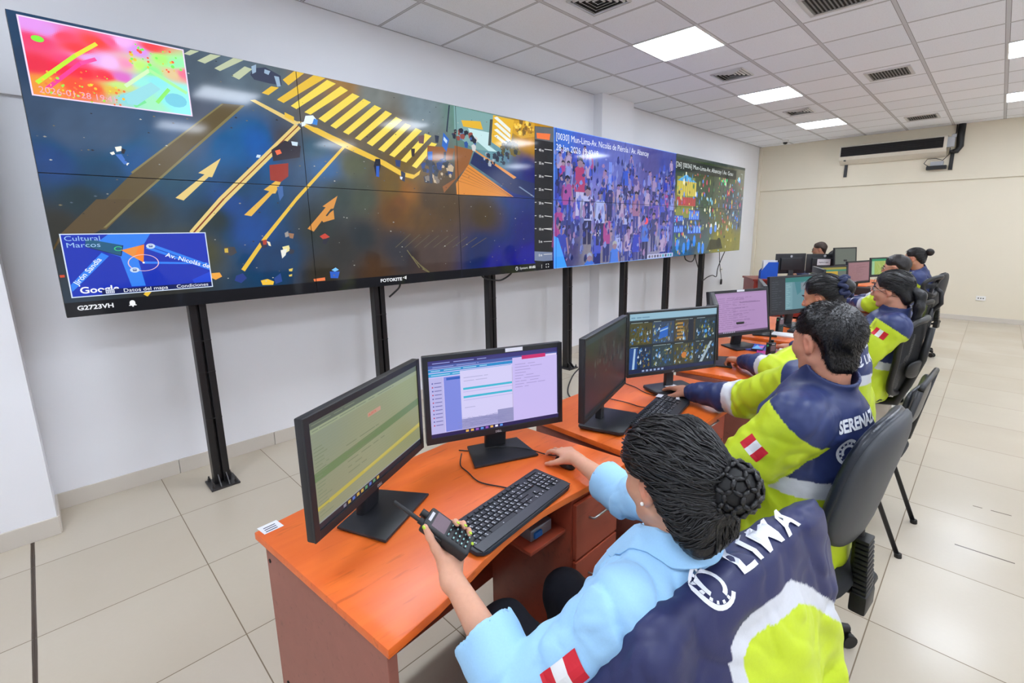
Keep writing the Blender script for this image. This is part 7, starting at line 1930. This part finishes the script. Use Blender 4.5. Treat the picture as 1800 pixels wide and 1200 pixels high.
Z.loft(P1_+V3((0, 0, -0.03)), N1+V3((0, 0, 0.005)), f1, [(0, .19, .150), (.2, .178, .142), (.45, .165, .135), (.62, .168, .140), (.8, .176, .118), (.93, .125, .09), (1, .078, .076)], 0.02, rnd=0.03)
Z.ell(N1+f1*0.080+V3((0, 0, -0.165)), (0.085, 0.155, 0.085), frame3(V3((0, 0, 1)), f1), 0.05); Z.ell(P1_+f1*0.075+V3((0, 0, 0.13)), (0.115, 0.165, 0.14), frame3(V3((0, 0, 1)), f1), 0.06)
for q, t_, rr in (('L', 0.26, 0.060), ('R', 0.20, 0.056)):
    sh, e, w_ = j1['sh'+q], j1['el'+q], j1['wr'+q]; c = e+(w_-e)*t_
    Z.cap(N1+V3((0, 0, -0.07)), sh, 0.06, 0.066, 0.04); Z.cap(sh, e, 0.069, 0.056, 0.03); Z.cap(e, c, 0.054, 0.053, 0.03)
    ax = unit(w_-e); fr = np.cross(ax, V3((0, 0, 1)))
    Z.loft(c-ax*0.045, c+ax*0.055, fr, [(0, rr*1.04, rr*1.02), (.12, rr*1.15, rr*1.12), (1, rr*1.22, rr*1.16)], 0.002, rnd=0.003)
    Z.loft(c+ax*0.004, c+ax*0.12, fr, [(0, rr*0.80, rr*0.8), (.4, rr*1.10, rr*1.05), (1, rr*1.14, rr*1.10)], 0.003, sub=True, rnd=0.003)
hb = H1.w(-0.022, 0, -0.075); axn = unit(hb-N1)
Z.loft(N1-axn*0.015, N1+axn*0.1, f1, [(0, .064, .066), (1, .064, .066)], 0.006, sub=True, rnd=0.004)
vx = N1+f1*0.105
Z.cap(N1+f1*0.05+V3((0, 0, 0.02)), N1+f1*0.125+V3((0, 0, -0.10)), 0.045, 0.010, 0.008, sub=True)
fa, fb_ = folds(31, 10, 0.0090, 1.2), folds(41, 24, 0.0026, 0.6)
def shirt_folds(P):
    e = (fa(P)+fb_(P))*np.clip((np.linalg.norm(P-N1, axis=1)-0.07)/0.06, 0.1, 1)
    for q, t_ in (('L', 0.26), ('R', 0.20)):
        t2, d2 = seg_t(P, j1['el'+q], j1['wr'+q]); L_ = np.linalg.norm(j1['wr'+q]-j1['el'+q])
        e = np.where((d2 < 0.11) & (t2 > 0.0), e*np.clip((t_*L_-0.045-t2*L_)/0.05, 0.22, 1), e)
    return e
sh1 = adopt(sculpt('shirt', Z, 0.0045, M_shirt, root, lambda P: np.tile(V3(SHIRT), (len(P), 1)), shirt_folds), root)
sub(shirt_collar(j1, H1, root, sh1, M_shirt, SHIRT), root)
bv = bvh_of(sh1)
flag_patch(bv, (2.852, 0.53, 0.795), (-0.50, -0.35, -0.62), (-0.5, -0.1, 0.7), (0.25, -0.95, 0.25), 0.085, 0.052, sh1, root)
sp = MB()
for s, yb in ((1, 0), (-1, 0)):
    a, b = j1['sh'+('L' if s > 0 else 'R')], N1
trousers(j1, root, 0.98); shoes(j1, root)
hair1 = hair_shell(H1, root, M_hair, 0.004, r=(0.120, 0.099, 0.108), c=(-0.018, 0, 0.030), extra_ell=[((-0.075, 0, -0.055), (0.066, 0.080, 0.085)), ((-0.080, 0, -0.100), (0.042, 0.052, 0.045)), ((-0.10, 0, 0.02), (0.05, 0.06, 0.06))], amp=0.007, seed=8, nape=-0.150, hairline=0.072, slope=2.4, taper=0.006)
BUN1 = (-0.150, -0.012, 0.020)
strands(H1, root, hair1, M_hair, BUN1, n=680, rad=0.0022, hug=True, r=(0.123, 0.101, 0.110), c=(-0.018, 0, 0.030), lift=0.007, wav=0.010, starts=[(0.088, 0.02, 0.092), (0.09, -0.02, 0.092), (0.084, 0.03, 0.088), (-0.12, 0.06, -0.11), (-0.08, 0.085, -0.08), (-0.035, 0.092, -0.035), (-0.02, 0.095, 0.005), (0.034, 0.088, 0.024), (0.062, 0.072, 0.055), (0.086, 0.045, 0.085), (0.094, 0.0, 0.098), (0.086, -0.045, 0.085), (0.062, -0.072, 0.055), (0.034, -0.088, 0.024), (-0.02, -0.095, 0.005), (-0.035, -0.092, -0.035), (-0.08, -0.085, -0.08), (-0.12, -0.06, -0.11), (-0.13, 0, -0.11), (-0.12, 0.06, -0.11)])
bun_net(H1, root, hair1, BUN1, 0.052, M_hair, 0.0050, mat('hair_shadow', (9, 8, 9), 0.6), squash=(0.95, 1.05, 1.0))
adopt(MB().sphere(H1.w(0.001, 0.084, -0.031), 0.0042, 10).build('pearl_earring', mat('pearl', (240, 236, 230), 0.15, coat=0.5), root, smooth='all'), root)

# the jacket hung over that chair
jr = thing('draped_jacket', 'navy and lime hi-vis jacket with white lettering, draped over a chair back', 'jacket', (3.04, 0.89, 0))
wd = unit((0.158, 0.985, 0)); J = SDF(); od = unit((0.985, -0.158, 0))
J.loft((3.055, 0.89, 0.26), (3.022, 0.885, 0.938), od, [(0, .41, .165), (.4, .395, .140), (.7, .370, .105), (.88, .34, .068), (1, .30, .040)], 0.02, rnd=0.035)
J.chain([(2.975, 0.60, 0.875), (2.925, 0.535, 0.74), (2.905, 0.52, 0.50), (2.93, 0.54, 0.30)], [0.050, 0.066, 0.070, 0.06], 0.05)
jf, jg = folds(61, 5.5, 0.012, 0.7), folds(71, 13, 0.005, 0.7)
def jx(P):
    s = (P-V3((3.03, 0.885, 0)))@wd; dn = np.clip((0.94-P[:, 2])/0.5, 0, 1)
    return (jf(P)*(0.35+0.9*dn)+jg(P)+0.016*dn*np.sin(19*s+0.8)+0.010*dn*np.sin(33*s+2.0*P[:, 2]*4))
def jcol(P):
    y, z = P[:, 1], P[:, 2]; zs = np.interp(y, [0.70, 0.764, 0.80, 0.942, 1.03, 1.113, 1.25, 1.4], [0.80, 0.831, 0.839, 0.838, 0.78, 0.709, 0.60, 0.55]); back = (P-V3((3.03, 0.885, 0)))@od > -0.02
    C = np.tile(V3((44, 48, 88)), (len(P), 1))
    lime = back & (y > 0.742) & (z < zs-0.020); st = back & (((y > 0.715) & (np.abs(z-zs) < 0.022)) | ((np.abs(y-0.725) < 0.018) & (z < zs)))
    C[lime] = V3(LIME); C[st] = V3(SILV); C[(y < 0.70) & (z < 0.42)] = V3(LIME); C[(y < 0.70) & (np.abs(z-0.445) < 0.025)] = V3(SILV)
    return C
jm = adopt(sculpt('jacket_shell', J, 0.0045, M_cloth, jr, jcol, jx), jr); jb = bvh_of(jm)
wrap_text(jb, 'LIMA', V3((3.02, 0.800, 0.912)), wd, unit((-0.45, 0.07, 0.89)), 0.066, unit((0.86, -0.14, 0.48)), 'lettering', jm, jr, M_text, 0.02, width=0.27, space=1.22, lift=0.004)
def ring_emblem(bvh, org, right, up, nrm, r, parent, root, m):
    bm = bmesh.new(); n = 20
    def ring(r0, r1, a0=0, a1=2*PI):
        v0 = [bm.verts.new((r0*math.cos(a0+(a1-a0)*k/n), r0*math.sin(a0+(a1-a0)*k/n), 0)) for k in range(n+1)]; v1 = [bm.verts.new((r1*math.cos(a0+(a1-a0)*k/n), r1*math.sin(a0+(a1-a0)*k/n), 0)) for k in range(n+1)]
        for k in range(n): bm.faces.new((v0[k], v0[k+1], v1[k+1], v1[k]))
    ring(r*0.78, r, 0.9, 5.6); ring(r*0.40, r*0.60, -1.2, 3.6)
    for k in range(9): a = 1.2+k*0.48; ring(r*0.62, r*0.76, a, a+0.2)
    return _drop(bm, bvh, Vector(org), Vector(right).normalized(), Vector(up).normalized(), Vector(nrm).normalized(), 'emblem', parent, root, m, 0.0016)
ring_emblem(jb, V3((3.0, 0.735, 0.918)), wd, (-0.45, 0.07, 0.89), (0.86, -0.14, 0.48), 0.042, jm, jr, M_text)

# ------------------------------------------------------------------ hi-vis colleagues
def hivis(label, base, head, yaw, pitch, front, pelvis, neck, shL, shR, elL, elR, wrL, wrR, hL, hR, g=1.0, hb=0.006, hj=0.006, hair='bun', skin=SKIN, seed=1, glasses=None, stripe=(0.46, 0.55), wide=1.0, roll=0.0, size=1.0, hairm=None, knee=0.42, nape=-0.085, slope=2.0):
    root = person_root(label, base); H = Head(head, yaw, pitch, roll, size)
    j = joints(front, pelvis, neck, shL, shR, elL, elR, wrL, wrR, knee=knee)
    B = body_sdf(j, H, g, wide)
    for q, hh in (('L', hL), ('R', hR)):
        kw = dict(curls=[(.4, .5, .3)]*4, spread=0.06, thumb=(0.65, 0.6, 0.35), tcurl=0.2); kw.update(hh); d = kw.pop('d'); n = kw.pop('n', (0, 0, -1))
        hand_sdf(B, j['wr'+q], d, n, q == 'L', **kw)
    adopt(sculpt('body', B, hb, M_skin, root, skin_color(H, skin)), root); face_parts(H, root, glasses)
    J = Jacket(j, H, g, stripe, seed, h=hj); o = J.build(root, hj); trousers(j, root, g, 0.010); shoes(j, root)
    hm = hairm or M_hair
    if hair == 'bun':
        hs = hair_shell(H, root, hm, max(0.0045, hb*0.8), r=(0.110, 0.088, 0.099), amp=0.003, seed=seed+3, wide=wide, extra_ell=[((-0.07, 0, -0.03), (0.045, 0.055, 0.05))])
    elif hair == 'tail':
        hs = hair_shell(H, root, hm, max(0.0045, hb*0.8), r=(0.114, 0.092, 0.102), amp=0.004, seed=seed+3, wide=wide, nape=-0.10, extra_ell=[((-0.075, 0, -0.05), (0.05, 0.06, 0.07))])
    else:
        hs = hair_shell(H, root, hm, max(0.0045, hb*0.8), r=(0.109, 0.0875, 0.099), amp=0.0035, seed=seed+3, wide=wide, extra_ell=[((-0.046, 0, -0.060), (0.050, 0.062, 0.060))], hairline=0.074, nape=nape, slope=slope, sideburn=0.006)
    return root, H, j, J, o, hs
# nearest hi-vis person
dR2 = unit((-0.93, 0.36, -0.10)); W2 = V3((2.268, 2.095, 0.806))-unit((-0.93, 0.36, 0))*0.078
root, H, j, J, o, hs = hivis('person in a hi-vis jacket with short spiky black hair and one hand on a mouse', (2.90, 1.69, 0), (2.962, 1.685, 1.228), PI-0.44, 0.10, (-0.96, 0.28, 0), (2.90, 1.68, 0.50), (2.975, 1.685, 1.085), (2.955, 1.470, 1.010), (2.865, 1.885, 1.010), (2.79, 1.425, 0.795), (2.615, 2.03, 0.845), (2.60, 1.62, 0.70), W2,
    dict(d=(-0.9, 0.42, -0.1)), dict(d=dR2, curls=[(.16, .30, .25), (.18, .34, .28), (.24, .36, .3), (.34, .4, .3)], spread=0.10, thumb=(0.70, 0.58, 0.32), tcurl=0.12, r=1.06), g=1.10, hb=0.0045, hj=0.005, hair='short', seed=11, wide=1.06, stripe=(0.49, 0.585), skin=(204, 146, 120), nape=-0.112, slope=3.2)
short_strands(H, root, hs, M_hair, n=6500, L=0.016, rad=0.0013, wide=1.06, r=(0.109, 0.0875, 0.099))
bk = -j['front']; sd = np.cross(j['front'], V3((0, 0, 1)))
wrap_text(J.bvh, 'SERENAZGO', V3((3.10, 1.525, 0.985)), sd, V3((0, 0, 1)), 0.054, unit(bk+V3((0, 0, 0.15))), 'lettering', o, root, M_text, 0.04, width=0.28)
wrap_text(J.bvh, 'LIMA', V3((3.10, 1.625, 0.890)), sd, V3((0, 0, 1)), 0.066, unit(bk+V3((0, 0, 0.1))), 'lettering', o, root, M_text, 0.03, width=0.20)
ring_emblem(J.bvh, V3((3.10, 1.570, 0.915)), sd, (0, 0, 1), unit(bk), 0.042, o, root, M_text)
flag_patch(J.bvh, (2.875, 1.40, 0.925), (0.80, 0, -0.6), (0.6, 0, 0.8), (-0.15, -0.95, 0.3), 0.075, 0.05, o, root)
# person with the dark blue scrunchie
root, H, j, J, o, hs = hivis('person in a hi-vis jacket with a dark blue scrunchie, leaning over the third desk', (2.78, 3.03, 0), (2.632, 3.09, 1.190), PI-0.08, 0.28, (-0.985, 0.15, 0), (2.80, 3.02, 0.50), (2.715, 3.06, 1.035), (2.715, 2.865, 0.945), (2.70, 3.255, 0.945), (2.535, 2.65, 0.83), (2.57, 3.36, 0.83), (2.315, 2.795, 0.806), (2.43, 3.41, 0.80),
    dict(d=(-0.95, 0.28, -0.10), curls=[(.9, 1.1, .6)]*4, thumb=(0.7, 0.45, 0.5)), dict(d=(-0.95, 0.1, -0.15)), g=1.0, hb=0.0055, hj=0.006, hair='bun', seed=21, stripe=(0.45, 0.54), knee=0.36)
strands(H, root, hs, M_hair, (-0.115, 0, 0.03), n=260, rad=0.0017, lift=0.002, wav=0.003)
M_scr_ = mat('navy_scrunchie', (26, 36, 74), 0.6, var=0.25, scale=120)
S = SDF(); S.ell(H.w(-0.138, 0, 0.035), (0.036, 0.044, 0.044), H.F, 0.01); sub(sculpt('bun', S, 0.005, M_hair, hs, None, folds(91, 18, 0.006)), root)
rp = []; 
for k in range(60):
    a = 2*PI*k/60; rp.append(H.w(-0.128-0.018*math.cos(7*a), (0.050+0.008*math.sin(9*a))*math.cos(a), 0.035+(0.050+0.008*math.sin(9*a))*math.sin(a)))
adopt(MB().tube(rp, 0.0125, 8, closed=True).build('scrunchie', M_scr_, root, smooth='all'), root)
bk = -j['front']; sd = np.cross(j['front'], V3((0, 0, 1)))
wrap_text(J.bvh, 'SERENAZGO', V3((2.95, 2.90, 0.935)), sd, V3((0, 0, 1)), 0.038, unit(bk), 'lettering', o, root, M_text, 0.04, width=0.20)
wrap_text(J.bvh, 'LIMA', V3((2.95, 2.985, 0.855)), sd, V3((0, 0, 1)), 0.064, unit(bk), 'lettering', o, root, M_text, 0.02, width=0.19)
ring_emblem(J.bvh, V3((2.95, 2.935, 0.885)), sd, (0, 0, 1), unit(bk), 0.042, o, root, M_text)
# person with the long ponytail
M_gl = mat('thin_metal_rim', (190, 186, 180), 0.25, metal=0.8); M_gd = mat('dark_spectacle_rim', (36, 30, 30), 0.3)
root, H, j, J, o, hs = hivis('person in a hi-vis jacket with thin glasses and a long black ponytail', (2.84, 3.88, 0), (2.858, 3.865, 1.172), PI-0.10, 0.10, (-0.985, 0.12, 0), (2.72, 3.88, 0.47), (2.888, 3.875, 1.015), (2.915, 3.665, 0.95), (2.885, 4.075, 0.95), (2.765, 3.605, 0.715), (2.70, 4.10, 0.75), (2.56, 3.73, 0.68), (2.46, 4.06, 0.795),
    dict(d=(-0.9, 0.4, -0.1)), dict(d=(-0.95, 0.0, -0.15)), g=1.10, hb=0.0055, hj=0.006, hair='tail', seed=31, stripe=(0.44, 0.53), glasses=M_gl, wide=1.02, skin=(206, 150, 126))
strands(H, root, hs, M_hair, (-0.115, 0, 0.0), n=300, rad=0.0018, r=(0.116, 0.094, 0.104), lift=0.003, wav=0.004)
S = SDF(); S.chain([H.w(-0.115, 0, 0.0), H.w(-0.150, 0, -0.04), H.w(-0.150, 0.005, -0.11), H.w(-0.135, 0.01, -0.20), H.w(-0.13, 0.01, -0.28)], [0.024, 0.028, 0.027, 0.022, 0.009], 0.03)
sub(sculpt('ponytail', S, 0.006, M_hair, hs, None, folds(97, 14, 0.005)), root)
flag_patch(J.bvh, (2.86, 3.56, 0.93), (0.85, 0, -0.45), (0.45, 0, 0.85), (-0.2, -0.95, 0.3), 0.085, 0.05, o, root)
wrap_text(J.bvh, 'MML', V3((2.72, 3.85, 0.86)), V3((0.1, -1, 0)), V3((0, 0, 1)), 0.05, unit((-1, -0.2, 0.1)), 'lettering', o, root, M_text, 0.03)
# short-haired person behind
root, H, j, J, o, hs = hivis('person in a hi-vis jacket with cropped hair and dark glasses, at the fifth desk', (2.69, 5.70, 0), (2.655, 5.66, 1.19), PI-0.06, 0.10, (-0.985, 0.1, 0), (2.68, 5.72, 0.48), (2.70, 5.69, 1.03), (2.70, 5.48, 0.96), (2.69, 5.90, 0.96), (2.50, 5.62, 0.83), (2.48, 6.02, 0.83), (2.26, 5.86, 0.80), (2.25, 6.10, 0.80),
    dict(d=(-0.95, 0.2, -0.12)), dict(d=(-0.95, 0.05, -0.12)), g=1.04, hb=0.008, hj=0.008, hair='short', seed=41, glasses=M_gd, hairm=M_hairb)
short_strands(H, root, hs, M_hairb, n=1500, L=0.012)
# far person with a small bun
root, H, j, J, o, hs = hivis('person in a hi-vis jacket with a small round bun, seated before the back wall', (2.67, 7.43, 0), (2.615, 7.40, 1.19), PI-0.05, 0.10, (-0.985, 0.1, 0), (2.68, 7.45, 0.50), (2.68, 7.43, 1.035), (2.685, 7.22, 0.965), (2.67, 7.64, 0.965), (2.49, 7.26, 0.83), (2.48, 7.62, 0.83), (2.27, 7.42, 0.80), (2.24, 7.68, 0.80),
    dict(d=(-0.95, 0.2, -0.12)), dict(d=(-0.95, 0.1, -0.12)), g=1.04, hb=0.009, hj=0.009, hair='bun', seed=51)
strands(H, root, hs, M_hairb, (-0.11, 0, 0.06), n=120, rad=0.002, lift=0.001, wav=0.002)
S = SDF(); S.ell(H.w(-0.150, 0, 0.068), (0.040, 0.042, 0.042), H.F, 0.01); S.cap(H.w(-0.10, 0, 0.06), H.w(-0.14, 0, 0.066), 0.02, 0.02, 0.01); sub(sculpt('bun', S, 0.006, M_hairb, hs, None, folds(93, 18, 0.005)), root)
bk = -j['front']; sd = np.cross(j['front'], V3((0, 0, 1)))
wrap_text(J.bvh, 'SERENAZGO', V3((2.9, 7.30, 0.93)), sd, V3((0, 0, 1)), 0.05, unit(bk), 'lettering', o, root, M_text, 0.04, width=0.27)
# bespectacled person at the dark red desk
root, H, j, J, o, hs = hivis('person with glasses and thinning hair, seated behind two monitor backs', (1.25, 9.34, 0), (1.150, 9.30, 1.195), PI+0.30, 0.12, (-0.95, -0.3, 0), (1.27, 9.36, 0.50), (1.205, 9.32, 1.02), (1.14, 9.52, 0.95), (1.27, 9.12, 0.95), (1.02, 9.56, 0.72), (1.13, 9.03, 0.74), (0.82, 9.36, 0.78), (0.95, 8.92, 0.79),
    dict(d=(-0.9, -0.3, -0.1)), dict(d=(-0.9, -0.3, -0.1)), g=1.05, hb=0.008, hj=0.009, hair='short', seed=61, glasses=M_gd, hairm=mat('brown_thin_hair', (58, 42, 34), 0.6, var=0.3, scale=90), wide=1.05, skin=(196, 140, 112))
